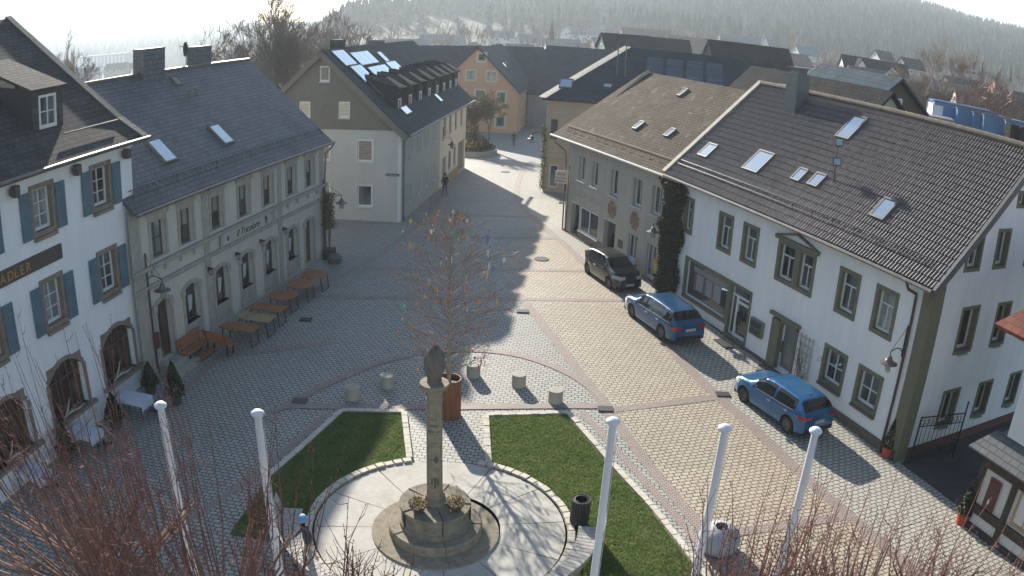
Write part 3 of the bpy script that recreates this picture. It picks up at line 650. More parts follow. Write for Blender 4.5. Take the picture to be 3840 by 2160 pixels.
# dormer
for dc, lab in ((-3.17, 0), (-8.3, 1)):
    D = MB(); P = PA; x0, x1 = dc-.85, dc+.85; o = -1.05
    wallm(D, Pl(PA.at(0, 0, o), PA.u, out=1), x0, x1, 10.3, 12.0, [(dc-.47, dc+.47, 10.62, 11.76)], .1)
    for x in (x0, x1): D.face([PA.at(x, 10.3, o), PA.at(x, 12.0, o), PA.at(x, 12.3, o-2.6), PA.at(x, 11.6, o-2.2)])
    d = D.build('dormer', slate_inn, rfA)
    D = MB(); roofslab(D, PA.at(x0-.12, 12.0, o+.15), PA.at(x1+.12, 12.0, o+.15), PA.at(x1+.12, 13.1, o-3.0), PA.at(x0-.12, 13.1, o-3.0), .1); D.build('dormer_roof', slate_inn, d)
    Pd = Pl(PA.at(0, 0, o), PA.u, out=1); f = MB(); frame_bars(f, Pd, dc-.47, dc+.47, 10.62, 11.76, -.05, .02, .085, 1, 1); f.build('window_frame', white_frame, d); g = MB(); g.box(Pd.at, dc-.45, dc+.45, 10.64, 11.74, -.09, -.04); g.build('glass_pane', dark_glass, d)
sgA = thing('lettered_band', 'brown fascia band with gold capital letters on the white inn wall', 'sign', PA.at(-6, 6.4, .02))
m = MB(); m.box(PA.at, -13, -4.12, 6.42, 6.92, .0, .05); m.build('sign_board', plain('sign_brown', (.085, .065, .055), .7), sgA)
gold = plain('gold_letters', (.45, .27, .08), .45, .5, .3)
for ch, s0 in (('A', -7.36), ('D', -7.0), ('L', -6.66), ('E', -6.37), ('R', -6.07)): textobj(ch, 'letter', .42, PA, s0, 6.52, gold, sgA, .055)
# ================================================================== WHITE-GREEN HOUSE (right)
PG = Pl(hz(3303, 1697, 0).to_2d().to_3d(), hd(-20.5), out=-1)
wG = plaster('white_house_plaster', (.70, .72, .73), .2); grn = plain('green_stone_paint', (.15, .145, .10), .8, .2, var=.1); plG = plain('dark_plinth', (.12, .10, .085), .9, .15, var=.25)
bG = thing('white_house', 'white house with olive window surrounds and ribbed dark tile roof on the right', 'building', PG.at(-.78, 0, 0))
upG = [(14.61, 15.5), (11.3, 12.47), (9.35, 10.55), (2.88, 4.1), (.83, 2.03)]
holes = [(a, b, 4.02, 5.81) for a, b in upG]+[(5.51, 8.0, 4.02, 5.77), (11.0, 14.93, .86, 2.97), (9.28, 11.0, .38, 2.97), (5.88, 7.67, .36, 2.6), (2.8, 4.21, 1.09, 2.68), (.74, 2.15, 1.09, 2.67)]
m = MB(); wallm(m, PG, -.74, 16.8, .44, 6.75, holes, .3)
PGs = Pl(PG.at(-.76, 0, 0), hd(69.5), out=1)      # gable side
sideh = [(1.89, 3.06, 3.9, 5.7), (4.31, 5.38, 3.88, 5.65), (3.31, 4.25, 7.0, 8.5), (1.45, 2.45, 7.0, 8.3), (5.6, 6.55, 7.0, 8.5), (1.94, 3.06, .9, 2.48), (4.34, 5.4, .88, 2.42), (4.3, 5.1, 9.25, 9.9), (6.7, 7.7, .88, 2.42), (6.6, 7.7, 3.9, 5.65)]
wallm(m, PGs, 0, 10.6, .44, 13, sideh, .38, hp=[(-1.03, 1, 6.3), (1.03, 1, 6.3+1.03*10.6)])
m.build('wall', wG, bG)
m = MB(); m.box(PG.at, -.8, 5.86, -.3, .44, -.2, .05); m.box(PG.at, 7.69, 9.26, -.3, .44, -.2, .05); m.box(PG.at, 11.02, 16.8, -.3, .44, -.2, .05); each(m, 'plinth', plG, bG); m = MB(); m.box(PG.at, 9.26, 11.02, -.3, .36, -.2, .12); m.box(PG.at, 5.86, 7.69, -.3, .33, -.2, .35); each(m, 'doorstep', plG, bG)
m = MB(); m.box(PGs.at, 0.03, 10.6, -.5, .43, -.15, .04); m.build('plinth', plain('red_plinth', (.13, .065, .055), .9, var=.2), bG)
m = MB(); m.box(PG.at, -.80, -.28, -.2, 6.45, .0, .05); m.box(PGs.at, -.06, .55, -.2, 6.6, 0.0, .05); m.build('corner_pilaster', grn, bG)
for i, (a, b) in enumerate(upG): window(bG, PG, a, b, 4.02, 5.81, .24, sur=.16, sur_m=grn, top=.68, nv=1, fr=.065, pane=net_glass if i == 4 else dark_glass)
for a, b in ((5.51, 6.83), (6.68, 8.0)): window(bG, PG, a, b if b == 8.0 else 6.74, 4.02, 5.77, .24, sur=.17, sur_m=grn, top=.68, nv=1, fr=.065) if b == 8.0 else window(bG, PG, a, 6.67, 4.02, 5.77, .24, sur=.17, sur_m=grn, top=.68, nv=1, fr=.065)
m = MB(); m.box(PG.at, 5.38, 8.14, 5.78, 5.92, .0, .14)
for a, b in (((5.3, 5.92), (6.76, 6.3)), ((8.22, 5.92), (6.76, 6.3))):
    q = [(a[0], a[1]), (b[0], b[1]), (b[0], b[1]-.1), (a[0]+(.25 if a[0] < 6 else -.25), a[1])]
    for h in (0, .12): m.face([PG.at(x, z, h) for x, z in q])
    for k in range(4): m.face([PG.at(*q[k], 0), PG.at(*q[(k+1) % 4], 0), PG.at(*q[(k+1) % 4], .12), PG.at(*q[k], .12)])
m.build('window_pediment', grn, bG)
for a, b, z0, z1 in ((2.8, 4.21, 1.09, 2.68), (.74, 2.15, 1.09, 2.67)): window(bG, PG, a, b, z0, z1, .24, sur=.16, sur_m=grn, nv=1, nh=1, fr=.07, sill=(.14, plG, .1), bar=.035)
sw = window(bG, PG, 11.0, 14.93, .86, 2.97, .2, sur=.15, sur_m=grn, nv=0, fr=.06, pane=glass('shop_glass', (.05, .055, .055), .05), name='shop_window')
m = MB(); m.box(PG.at, 11.3, 14.3, 2.35, 2.62, -.16, -.155); m.build('lettered_strip', plain('shop_strip', (.22, .23, .22), .5), sw)
m = MB()
for k, x in enumerate((13.4, 12.55, 11.85)): m.box(PG.at, x, x+.62, 1.5, 2.3, -.16, -.155)
each(m, 'poster', plain('shop_poster', (.24, .27, .28), .5), sw)
m = MB()
for x in (14.05, 13.2, 12.47): m.box(PG.at, x, x+.16, 1.4, 2.34, -.16, -.155)
each(m, 'red_banner', plain('shop_banner', (.18, .09, .075), .6), sw)
textobj('APOTHEKE', 'lettering', .2, PG, 14.1, 2.4, ink, sw, -.15, right=-PG.u) if 0 else None
dn = window(bG, PG, 9.28, 11.0, .38, 2.97, .22, sur=.14, sur_m=grn, nv=0, fr=.05, name='shop_door', pane=dark_glass)
m = MB(); m.box(PG.at, 9.42, 10.86, 2.36, 2.44, -.2, -.1); m.box(PG.at, 10.38, 10.5, .5, 2.36, -.2, -.1); m.box(PG.at, 9.44, 9.52, .5, 2.36, -.2, -.11); m.box(PG.at, 9.52, 10.38, 2.1, 2.2, -.2, -.11); m.box(PG.at, 9.52, 10.38, .5, .66, -.2, -.11); m.build('door_frame', white_frame, dn)
m = MB(); m.box(PG.at, 10.26, 10.3, 1.05, 1.7, -.1, -.05); m.build('handle', zinc, dn)
d2 = MB(); d2.box(PG.at, 7.1, 7.67, .36, 2.44, -.3, .04); d2.box(PG.at, 5.88, 6.02, .36, 2.44, -.3, .04); d2.box(PG.at, 6.02, 7.1, 2.42, 2.6, -.3, .04); d2.box(PG.at, 5.78, 7.78, 2.6, 2.74, -.05, .16); d2 = d2.build('door', grn, bG)
m = MB(); frame_bars(m, PG, 6.02, 7.1, .36, 2.42, -.28, -.2, .09, 0, 0); m.build('frame', white_frame, d2); m = MB(); m.box(PG.at, 6.08, 7.04, .42, 2.38, -.3, -.24); m.build('glass_pane', glass('frosted_glass', (.12, .14, .15), .3), d2); m = MB(); m.box(PG.at, 6.97, 7.02, 1.1, 1.6, -.2, -.14); m.build('handle', zinc, d2)
for i, (a, b, z0, z1) in enumerate(sideh):
    if i in (3, 2, 4, 7): window(bG, PGs, a, b, z0, z1, .3, sur=.12, sur_m=grn, nv=1, nh=0, fr=.06)
    else: window(bG, PGs, a, b, z0, z1, .32, sur=.12, sur_m=grn, nv=1 if i > 1 else 0, fr=.07, pane=glass('brown_reflect_glass', (.05, .035, .03), .08), frame=white_frame, sill=(-.15, stone_grey, .04))
# roof with ribbed concrete tiles: real waves
tileG = roof_tile
def ribbed(root, P, L, V, per=.155, course=.34, name='roof'):
    m = MB(); prof = [(0, .0), (.25, .017), (.5, .035), (.57, .038), (.64, .034), (.82, .016)]; us = []
    for k in range(int(L/per)+1):
        for f, h in prof: us.append(((k+f)*per, h))
    rows = []; n = int(V/course); rnd = random.Random(8)
    for j in range(n+1):
        v = j*V/n; rows.append((v, .03)); rows.append((min(V, v+V/n-.002), .0))
    jit = {}
    idx = []
    for ri, (v, hh) in enumerate(rows):
        r = []
        for k, (u, h) in enumerate(us):
            key = (k//6, ri//2)
            if key not in jit: jit[key] = (rnd.uniform(-.006, .008), rnd.uniform(-.012, .012))
            r.append(len(m.v)); m.v.append(tuple(P.at(min(u, L), v+(jit[key][1] if 0 < ri < len(rows)-1 else 0), h+hh+jit[key][0])))
        idx.append(r)
    for a, b in zip(idx, idx[1:]):
        for i in range(len(a)-1): m.f.append((a[i], a[i+1], b[i+1], b[i])); m.m.append(0); m.uv.append([(0, 0)]*4)
    return m.build(name, tileG, root)
eG0, eG1 = -1.0, 16.85; ze, zr, de, dr = 6.62, 11.4, .45, -5.1
PGr = Pl(PG.at(eG0, ze, de), PG.u, (PG.at(0, zr, dr)-PG.at(0, ze, de)), out=-1); VL = (PG.at(0, zr, dr)-PG.at(0, ze, de)).length
rfG = ribbed(bG, PGr, eG1-eG0, VL)
m = MB(); roofslab(m, PG.at(eG0, ze-.01, de), PG.at(eG1, ze-.01, de), PG.at(eG1, zr-.01, dr), PG.at(eG0, zr-.01, dr), .1); roofslab(m, PG.at(eG0, ze, -10.8), PG.at(eG1, ze, -10.8), PG.at(eG1, zr+.05, dr), PG.at(eG0, zr+.05, dr), .1); m.build('roof_deck', roof_black, rfG)
m = MB(); rr = random.Random(2)
for k in range(51): m.tube([PG.at(eG0+k*.35, zr+.07, dr), PG.at(eG0+k*.35+.38, zr+.085, dr)], [.125, .14], 8)
m.build('ridge_tiles', plain('ridge_clay', (.17, .14, .11), .8, var=.3), rfG)
m = MB()
for s0, s1, mm in ((eG0-.12, eG0+.02, 0),): roofslab(m, PG.at(s0, ze, de+.05), PG.at(s1, ze, de+.05), PG.at(s1, zr+.08, dr), PG.at(s0, zr+.08, dr), .28)
m.build('barge_board', plain('grey_barge', (.10, .10, .105), .5), rfG)
m = MB(); roofslab(m, PG.at(eG1-.02, ze+.12, de+.05), PG.at(eG1+.28, ze+.12, de+.05), PG.at(eG1+.28, zr+.2, dr), PG.at(eG1-.02, zr+.2, dr), .2); m.build('verge_slabs', plain('light_verge', (.33, .29, .24), .8, var=.25), rfG)
for q in ([(3220, 445), (3255, 455), (3135, 515), (3180, 524)],): pass
for px in ([(3206, 446), (3254, 452), (3140, 513), (3180, 522)], [(2660, 546), (2690, 552), (2626, 582), (2652, 590)], [(2848, 574), (2902, 583), (2795, 632), (2842, 650)], [(3010, 640), (3028, 648), (2972, 670), (2995, 680)], [(3072, 658), (3098, 668), (3035, 690), (3060, 700)], [(3325, 755), (3362, 766), (3270, 808), (3312, 825)]): sky_px(bG, PGr, px, grow=.09)
c = MB(); p = PGr.hit(2935, 450); c.box(lambda a, b, h: PG.at(a, b, h), eG0+p[0]-.42, eG0+p[0]+.42, 9.5, 12.35, -4.7, -3.9); c.box(PG.at, eG0+p[0]-.3, eG0+p[0]+.3, 12.35, 12.6, -4.6, -4.05); c.box(PG.at, eG0+p[0]-.4, eG0+p[0]+.4, 12.6, 12.66, -4.7, -3.95); c.build('chimney', plain('slate_clad', (.10, .115, .12), .5, var=.15), rfG)
g = MB()
for v in (.75, 1.0): g.tube([PGr.at(.8, v, .12), PGr.at(17.5, v, .16)], .01, 4)
for k in range(66): g.tube([PGr.at(.8+k*.25, .75, .12), PGr.at(.93+k*.25, 1.0, .16), PGr.at(1.05+k*.25, .75, .12)], .007, 3)
for k in range(14): g.tube([PGr.at(1+k*1.25, .7, .02), PGr.at(1+k*1.25, .85, .2), PGr.at(1+k*1.25, 1.1, .02)], .014, 4)
g.build('snow_guard', dark_iron, rfG)
g = MB(); g.tube([PG.at(eG0, ze-.08, de+.07), PG.at(eG1, ze-.08, de+.07)], .075, 8); g.build('gutter', zinc, bG)
pipe(bG, [PG.at(.22, 6.5, de+.07), PG.at(.15, 6.25, .42), PG.at(-.02, 6.1, .12), PG.at(.0, 5.9, .08), PG.at(.0, .05, .08)], .055, mat=plain('copper_brown', (.075, .05, .05), .45, .5, .4))
# flood lights on a pole fixed to the roof
fl = thing('floodlight_mast', 'pole with two square floodlights standing on the ribbed tile roof', 'floodlight', PGr.at(*PGr.hit(3125, 685), 0))
b0 = PGr.at(*PGr.hit(3125, 685), 0); m = MB(); m.tube([b0, b0+Vector((0, 0, 1.75))], .03, 8); m.tube([b0-PGr.u*.2, b0+Vector((0, 0, .5))], .015, 5); m.build('pole', zinc, fl)
for dz in (.85, 1.65):
    m = MB(); Q = Pl(b0+Vector((0, 0, dz)), (1, .15, 0), (0, .25, 1), out=1); m.box(Q.at, -.19, .19, -.15, .17, .03, .12); m.build('lamp_housing', dark_iron, fl); m = MB(); m.box(Q.at, -.16, .16, -.12, .14, .12, .13); m.build('lamp_glass', glass('lamp_glass', (.25, .32, .36), .1), fl)
# ================================================================== BEIGE HOUSE with brown roof
PF = Pl(hz(2121, 863.6, .45).to_2d().to_3d(), hd(-22.5), out=-1)
wF = plaster('beige_plaster', (.44, .41, .35), .3); lt = plain('pale_trim', (.50, .52, .52), .7)
bF = thing('beige_house', 'beige rendered house with mottled brown tile roof between corner shop and ivy', 'building', PF.at(-13.2, 0, 0))
upF = [(-2.2, -1.3), (-3.95, -3.08), (-6.4, -5.46), (-8.97, -8.03), (-10.95, -10.0)]
hl = [(a, b, 4.03, 5.55) for a, b in upF]+[(-1.75, -.65, .5, 2.5), (-4.35, -1.92, .97, 2.48), (-6.4, -5.0, .4, 2.5), (-8.9, -7.95, 1.0, 2.4), (-10.9, -9.95, .6, 2.4)]
m = MB(); wallm(m, PF, -13.3, .25, -.2, 6.6, hl, .32)
PFs = Pl(PF.at(.25, 0), -PF.n, out=1); wallm(m, PFs, 0, 11, -.3, 12, (), hp=[(-.83, 1, 6.5), (.83, 1, 6.5+.83*11)]); m.build('wall', wF, bF)
redd = plain('brownish_reveal_glass', (.07, .05, .045), .3)
for a, b in upF: window(bF, PF, a, b, 4.03, 5.55, .28, nv=1, fr=.07, pane=dark_glass, sill=(.06, lt, .06))
window(bF, PF, -4.35, -1.92, .97, 2.48, .1, nv=1, fr=.06, bar=.06, sill=(.08, lt, .07), name='shop_window', pane=glass('shop_glass', (.05, .055, .055)))
window(bF, PF, -8.9, -7.95, 1.0, 2.4, .2, nv=1, fr=.06, sill=(.05, lt, .05)); window(bF, PF, -10.9, -9.95, .6, 2.4, .2, nv=1, fr=.06)
for a, b, z in ((-1.75, -.65, .5), (-6.4, -5.0, .4)):
    m = MB(); m.box(PF.at, a, b, z, 2.5, -.9, -.85); m.box(PF.at, a, b, z-.3, z+.02, -.85, -.02); m.box(PF.at, a, a+.05, z, 2.5, -.85, -.3); m.box(PF.at, b-.05, b, z, 2.5, -.85, -.3); dd = m.build('door', plain('grey_door', (.17, .18, .18), .6), bF)
    m = MB(); m.box(PF.at, a-.04, b+.04, 2.5, 2.56, -.02, .03); m.build('frame', lt, dd)
m = MB(); m.box(PF.at, -4.9, -1.75, .2, .97, .0, .06); m.box(PF.at, -13.3, .27, -.4, .55, .0, .04) ; m.build('plinth', plain('beige_plinth', (.17, .14, .11), .9, var=.3), bF)
m = MB(); rr = random.Random(4)
for (a, b, c, d) in ((-6.35, -5.35, 2.75, 3.72), (-8.9, -7.95, 2.75, 3.7)):
    for i in range(5):
        for j in range(5):
            if (i in (0, 4) and j in (0, 4)): continue
            m.box(PF.at, a+(b-a)*i/5, a+(b-a)*(i+1)/5, c+(d-c)*j/5-rr.random()*.03, c+(d-c)*(j+1)/5, 0, .006+.001*((i+j) % 3))
m.build('rust_patch', plain('rust_patch', (.24, .15, .10), .9, var=.3), bF)
m = MB(); m.box(PF.at, -7.35, -6.85, 1.3, 1.75, 0, .04); m.build('plaque', dark_iron, bF)
fade = plain('faded_letters', (.29, .28, .24), .9)
textobj('HOTEL POST', 'faded_lettering', .5, PF, -.8, 3.1, fade, bF, .004, right=-PF.u) if 0 else None
m = MB()
for k in range(8):
    x = -1.2-k*.38-(.35 if k > 3 else 0)
    m.box(PF.at, x, x+.06, 3.05, 3.5, 0, .004); m.box(PF.at, x-.2, x, 3.05+.2*(k % 2), 3.1+.2*(k % 2), 0, .004); m.box(PF.at, x-.2, x-.15, 3.05, 3.3+.1*(k % 3), 0, .0045)
m.build('faded_lettering', fade, bF)
fz, fr_, fd = 6.5, 10.85, -5.6
m = MB(); roofslab(m, PF.at(-13.3, fz, .5), PF.at(1.75, fz, .5), PF.at(.9, fr_, fd), PF.at(-13.3, fr_, fd)); roofslab(m, PF.at(-13.3, fz, -11.5), PF.at(1.75, fz, -11.5), PF.at(.9, fr_+.01, fd-.01), PF.at(-13.3, fr_+.01, fd-.01)); rfF = m.build('roof', roof_brown, bF)
PFr = Pl(PF.at(-13.3, fz, .5), PF.u, (PF.at(0, fr_, fd)-PF.at(0, fz, .5)), out=-1)
for px in ([(2570, 340), (2584, 337), (2540, 360), (2553, 363)], [(2405, 459), (2417, 462), (2375, 484), (2390, 487)], [(2520, 487), (2537, 490), (2492, 511), (2506, 515)]): sky_px(bF, PFr, px, grow=.04, pane=glass('old_roof_glass', (.3, .34, .33), .1))
m = MB(); m.tube([PFr.at(.3, 1.0, .1), PFr.at(14.4, 1.0, .1)], .03, 6)
for k in range(14): m.tube([PFr.at(.8+k, .55, .0), PFr.at(.8+k, .75, .12)], .018, 4)
m.build('snow_rail', plain('rusty_rail', (.30, .2, .14), .8), rfF)
m = MB(); m.tube([PF.at(-13.3, fz-.08, .58), PF.at(1.8, fz-.08, .58)], .08, 8); m.build('gutter', plain('pale_gutter', (.45, .43, .38), .5), bF)
pipe(bF, [PF.at(1.3, 6.35, .55), PF.at(1.2, 6.0, .5), PF.at(.35, 5.6, .15), PF.at(.3, 5.0, .1), PF.at(.3, .1, .1)], .05)
# ivy between the beige and white houses: real leaves on both walls
def leaf_mat(name, a, b):
    t = NT(name); t.l(t.ramp(t.noise(t.tex(), 3, 4), [(.3, a), (.7, b)]), t.b.inputs['Base Color']); return t.done(.6, .3)
ivy_m = leaf_mat('ivy_leaves', (.018, .022, .012), (.05, .055, .03))
rr = random.Random(21); m = MB()
def leafq(m, p, s, rr, flat=None):
    a = Vector((rr.gauss(0, 1), rr.gauss(0, 1), rr.gauss(0, 1))).normalized(); b = a.cross(Vector((rr.gauss(0, 1), rr.gauss(0, 1), rr.gauss(0, 1)))).normalized()
    m.face([p+a*s, p+b*s*.6, p-a*s, p-b*s*.6])
for _ in range(15000):
    z = rr.uniform(.4, 6.3); e = .25*math.sin(z*2.1)+.15*math.sin(z*5.3)
    w0, w1 = (-11.6+e, -13.2) if z < 4.9 else (-12.0+e*.5+(z-4.9)*.6, -13.2)
    if rr.random() < .6: s = rr.uniform(w1, w0); 
    else: s = None
    if s is not None: leafq(m, PF.at(s, z, rr.uniform(.02, .42)), rr.uniform(.05, .11), rr)
    else: leafq(m, PG.at(rr.uniform(15.35+.2*math.sin(z*3), 16.9), z, rr.uniform(.02, .45)), rr.uniform(.05, .11), rr)
iv = thing('ivy', 'dark ivy climbing the wall joint between beige house and white house', 'ivy', PG.at(16.2, .4, .2)); m.build('foliage', ivy_m, iv)
m = MB()
for k in range(7):
    s = 15.6+k*.2; m.tube([PG.at(s, .35, .05), PG.at(s+.1, 2, .1), PG.at(s-.1, 4, .08), PG.at(s+.05, 6, .1)], [.035, .03, .02, .01], 5)
m.build('stem', plain('ivy_stem', (.07, .055, .04), .9), iv)
mb_ = thing('post_box', 'yellow wall letter box hanging beside the ivy', 'letter box', PF.at(-11.9, 1.3, .5)); m = MB(); m.box(PF.at, -12.15, -11.65, 1.35, 2.05, .3, .6); m.box(PF.at, -12.17, -11.63, 2.05, 2.1, .28, .63); m.build('box', plain('post_yellow', (.48, .30, .02), .5), mb_); m = MB(); m.box(PF.at, -12.02, -11.78, 1.55, 1.85, .6, .612); m.build('notice', plain('notice_pale', (.4, .4, .35)), mb_); m = MB(); m.tube([PF.at(-11.9, 0.3, .25), PF.at(-11.9, 1.4, .25)], .035, 6); m.build('post', dark_iron, mb_)
# ================================================================== GREY GABLED HOUSE with solar panels and its cream wing
PC = Pl(hz(1501, 835, .42).to_2d().to_3d(), hd(95), out=1); PCf = Pl(PC.o, hd(6.2), out=1)
wC = plaster('pale_grey_cladding', (.44, .435, .42), .14); wCu = plain('dark_cladding', (.155, .145, .125), .8, .2, var=.08); wC2 = plaster('cream_plaster', (.56, .54, .48), .15); wC1 = plaster('grey_green_plaster', (.37, .39, .375), .12)
bC = thing('gabled_house', 'grey gabled house with solar panels on its roof and a cream far half', 'building', PC.at(0, 0, 0))
gh = [(-4.26, -3.45, 7.21, 8.3), (-7.0, -6.2, 7.21, 8.3), (-5.58, -4.87, 9.6, 10.65)]
lh = [(-2.94, -1.88, 4.33, 5.83), (-2.95, -1.9, 1.33, 2.83), (-5.9, -4.82, 4.33, 5.6), (-5.9, -4.83, 1.33, 2.83), (-8.9, -7.8, 4.33, 5.6)]
m = MB(); wallm(m, PC, -10.8, 0, -.2, 6.47, lh, .2); m.build('wall', wC, bC)
m = MB(); wallm(m, PC, -10.9, .12, 6.47, 12, gh, .2, h=.05, hp=[(.98, 1, 6.35+.98*0.25), (-.98, 1, 6.35+.98*10.95)]); m.build('gable_wall', wCu, bC)
m = MB(); m.box(PC.at, -.2, .02, -.1, 6.47, .01, .04); m.box(PCf.at, .0, .18, -.1, 6.3, .01, .04); m.build('corner_strip', plain('pale_corner', (.5, .53, .53)), bC)
zin = plain('cream_shade_blind', (.55, .50, .38), .7); pinkb = plain('brown_blind', (.30, .25, .22), .7)
for i, (a, b, z0, z1) in enumerate(gh): window(bC, PC, a, b, z0, z1, .12, nv=0, fr=.09, blind=zin if i < 2 else None, sill=(.02, lt, .05))
for i, (a, b, z0, z1) in enumerate(lh):
    wn = window(bC, PC, a, b, z0, z1, .14, nv=0, fr=.1, blind=pinkb if i in (0, 2) else None, sill=(.02, lt, .05)); f = MB(); frame_bars(f, PC, a-.07, b+.07, z0-.06, z1+.06, -.01, .03, .07, 0, 0); f.build('trim', lt, wn)
fh = [(s, s+.95, z, z+1.33) for s in (1.95, 4.45, 6.95, 9.4) for z in (4.36, 1.35)]
ch = [(s, s+.85, 4.25, 5.75) for s in (13.5, 15.75, 18.2, 20.8)]+[(15.8, 16.75, 1.05, 2.65), (18.0, 18.9, 1.05, 2.65), (13.3, 14.7, .3, 2.45), (19.9, 23.0, .0, 2.75)]
m = MB(); wallm(m, PCf, 0, 12.1, -.4, 6.35, fh, .16); m.build('wall', wC1, bC)
m = MB(); wallm(m, PCf, 12.1, 23.6, -.9, 6.35, ch, .2); wallm(m, Pl(PCf.at(23.6, 0), -PCf.n), 0, 10.8, -1.5, 6.4); m.build('wall', wC2, bC)
for a, b, z0, z1 in fh: window(bC, PCf, a, b, z0, z1, .05, nv=0, fr=.07, pane=plain('closed_pale_shutter', (.27, .33, .33), .6), sill=(.03, lt, .05), frame=plain('pale_green_frame', (.36, .41, .40)))
for i, (a, b, z0, z1) in enumerate(ch[:6]): window(bC, PCf, a, b, z0, z1, .16, nv=0, fr=.06, frame=plain('grey_frame', (.28, .27, .25)), sur=0, sill=(.08, lt, .06))
m = MB(); m.box(PCf.at, 13.32, 14.68, .3, 2.43, -.2, -.14); m.build('door', plain('grey_door', (.17, .18, .18)), bC); m = MB(); m.box(PCf.at, 19.92, 22.98, -.3, 2.73, -.2, -.14); m.build('garage_door', plain('grey_green_gate', (.15, .16, .14)), bC)
m = MB(); m.box(PCf.at, 14.9, 19.8, -.9, .72, .0, .07); m.build('plinth', plain('tan_plinth', (.27, .23, .18), .9), bC)
cz, cr_, cd = 6.25, 11.75, -5.42
m = MB(); roofslab(m, PCf.at(-.35, cz, .6), PCf.at(24.3, cz, .6), PCf.at(24.3, cr_, cd), PCf.at(-.35, cr_, cd)); roofslab(m, PCf.at(-.35, cz, -11.4), PCf.at(24.3, cz, -11.4), PCf.at(24.3, cr_+.01, cd-.01), PCf.at(-.35, cr_+.01, cd-.01)); rfC = m.build('roof', slate_dark, bC)
m = MB()
for s_ in (.6, -11.4): roofslab(m, PCf.at(-.6, cz-.1, s_), PCf.at(-.36, cz-.1, s_), PCf.at(-.36, cr_-.05, cd), PCf.at(-.6, cr_-.05, cd), .35)
m.build('barge_board', wCu, rfC)
PCr = Pl(PCf.at(0, cz, .6), PCf.u, (PCf.at(0, cr_, cd)-PCf.at(0, cz, .6)), out=1); VC = (PCf.at(0, cr_, cd)-PCf.at(0, cz, .6)).length
t = NT('solar_cells'); t.b.inputs['Base Color'].default_value = (.42, .50, .56, 1); t.bump(t.noise(t.tex(), 1.2, 2), .02, .02); solar = t.done(.1, .8, .8)
def solar_panel(us, vs, lab, n=3):
    k = thing('solar_panel', lab, 'solar panel', PCr.at((us[0]+us[1])/2, vs[0], .05), 'solar panels on the grey gabled house')
    m = MB(); m.box(PCr.at, us[0], us[1], vs[0], vs[1], .04, .12); m.build('panel_frame', zinc, k)
    m = MB()
    for i in range(n): w = (us[1]-us[0]-.08)/n; m.box(PCr.at, us[0]+.04+i*w+.02, us[0]+.04+(i+1)*w-.02, vs[0]+.05, vs[1]-.05, .121, .135)
    m.build('cells', solar, k)
PX = [([(1228, 193), (1283, 193), (1297, 249), (1342, 247)], 'upper left'), ([(1300, 251), (1345, 249), (1368, 309), (1412, 304)], 'middle left'), ([(1372, 311), (1400, 308), (1440, 365), (1452, 358)], 'lowest'), ([(1301, 200), (1372, 196), (1355, 248), (1425, 240)], 'large upper'), ([(1366, 256), (1436, 246), (1423, 301), (1490, 291)], 'large lower'), ([(1405, 200), (1418, 197), (1448, 236), (1462, 232)], 'narrow'), ([(1437, 238), (1470, 232), (1495, 287), (1535, 281)], 'right')]
for px, w in PX:
    q = [PCr.hit(*p) for p in px]; us = sorted(x for x, _ in q); vs = sorted(y for _, y in q)
    a, b = (us[0]+us[1])/2, (us[2]+us[3])/2; c, d = (vs[0]+vs[1])/2, (vs[2]+vs[3])/2; d = min(d, VC-.1); a = max(a, -.2)
    if b-a < .4: b = a+.4
    solar_panel((a, b), (c, d), '%s bluish solar panel in the block on the grey gabled house' % w, 2 if 'narrow' in w else 3)
for px in ([(1497, 408), (1518, 403), (1520, 430), (1545, 420)], [(1626, 358), (1634, 356), (1650, 382), (1658, 378)]): sky_px(bC, PCr, px, grow=.1)
for s, w, wins in [(x, 1.75, (x+.5,)) for x in (1.95, 4.85, 7.9, 10.9, 13.8, 16.5, 19.2, 21.8)]:
    o0, o1 = -.9, -3.9; D = MB(); Q = Pl(PCf.at(0, 0, o0), PCf.u, out=1); wallm(D, Q, s, s+w, 7.1, 9.15, [(x, x+.8, 7.35, 8.3) for x in wins], .1)
    for x in (s, s+w): D.face([PCf.at(x, 7.1, o0), PCf.at(x, 9.15, o0), PCf.at(x, 10.1, o1), PCf.at(x, 7.9, o0-.9)])
    d = D.build('dormer', slate_dormer, rfC)
    for k in range(1):                          # hipped cap
        x = s+.07; D = MB(); roofslab(D, PCf.at(x-.15, 9.05, o0+.28), PCf.at(x+1.75, 9.05, o0+.28), PCf.at(x+1.75, 10.05, o1), PCf.at(x-.15, 10.05, o1), .1); D.face([PCf.at(x+.02, 9.1, o0+.2), PCf.at(x+1.5, 9.1, o0+.2), PCf.at(x+1.1, 9.75, o0-.9), PCf.at(x+.5, 9.75, o0-.9)]); D.face([PCf.at(x+1.5, 9.1, o0+.2), PCf.at(x+1.1, 9.75, o0-.9), PCf.at(x+1.3, 10.05, o1)]); D.face([PCf.at(x+.02, 9.1, o0+.2), PCf.at(x+.5, 9.75, o0-.9), PCf.at(x+.2, 10.05, o1)]); D.build('dormer_roof', slate_dormer, d)
    for x in wins: f = MB(); frame_bars(f, Q, x, x+.8, 7.35, 8.3, -.05, .02, .09, 0, 0); wf_ = f.build('window_frame', white_frame, d); g = MB(); g.box(Q.at, x+.02, x+.78, 7.37, 8.28, -.09, -.04); g.build('glass_pane', dark_glass, d)
m = MB(); m.tube([PCf.at(-.35, cz-.05, .68), PCf.at(24.3, cz-.05, .68)], .075, 8); m.build('gutter', zinc, bC)
pipe(bC, [PCf.at(2.4, 6.1, .66), PCf.at(.6, 5.95, .12), PCf.at(.45, 5.6, .1), PCf.at(.45, .2, .1)], .05)
m = MB(); m.box(PCf.at, 3.2, 4.2, 11.2, 12.3, -6.1, -5.3); m.build('chimney', slate_dark, rfC)
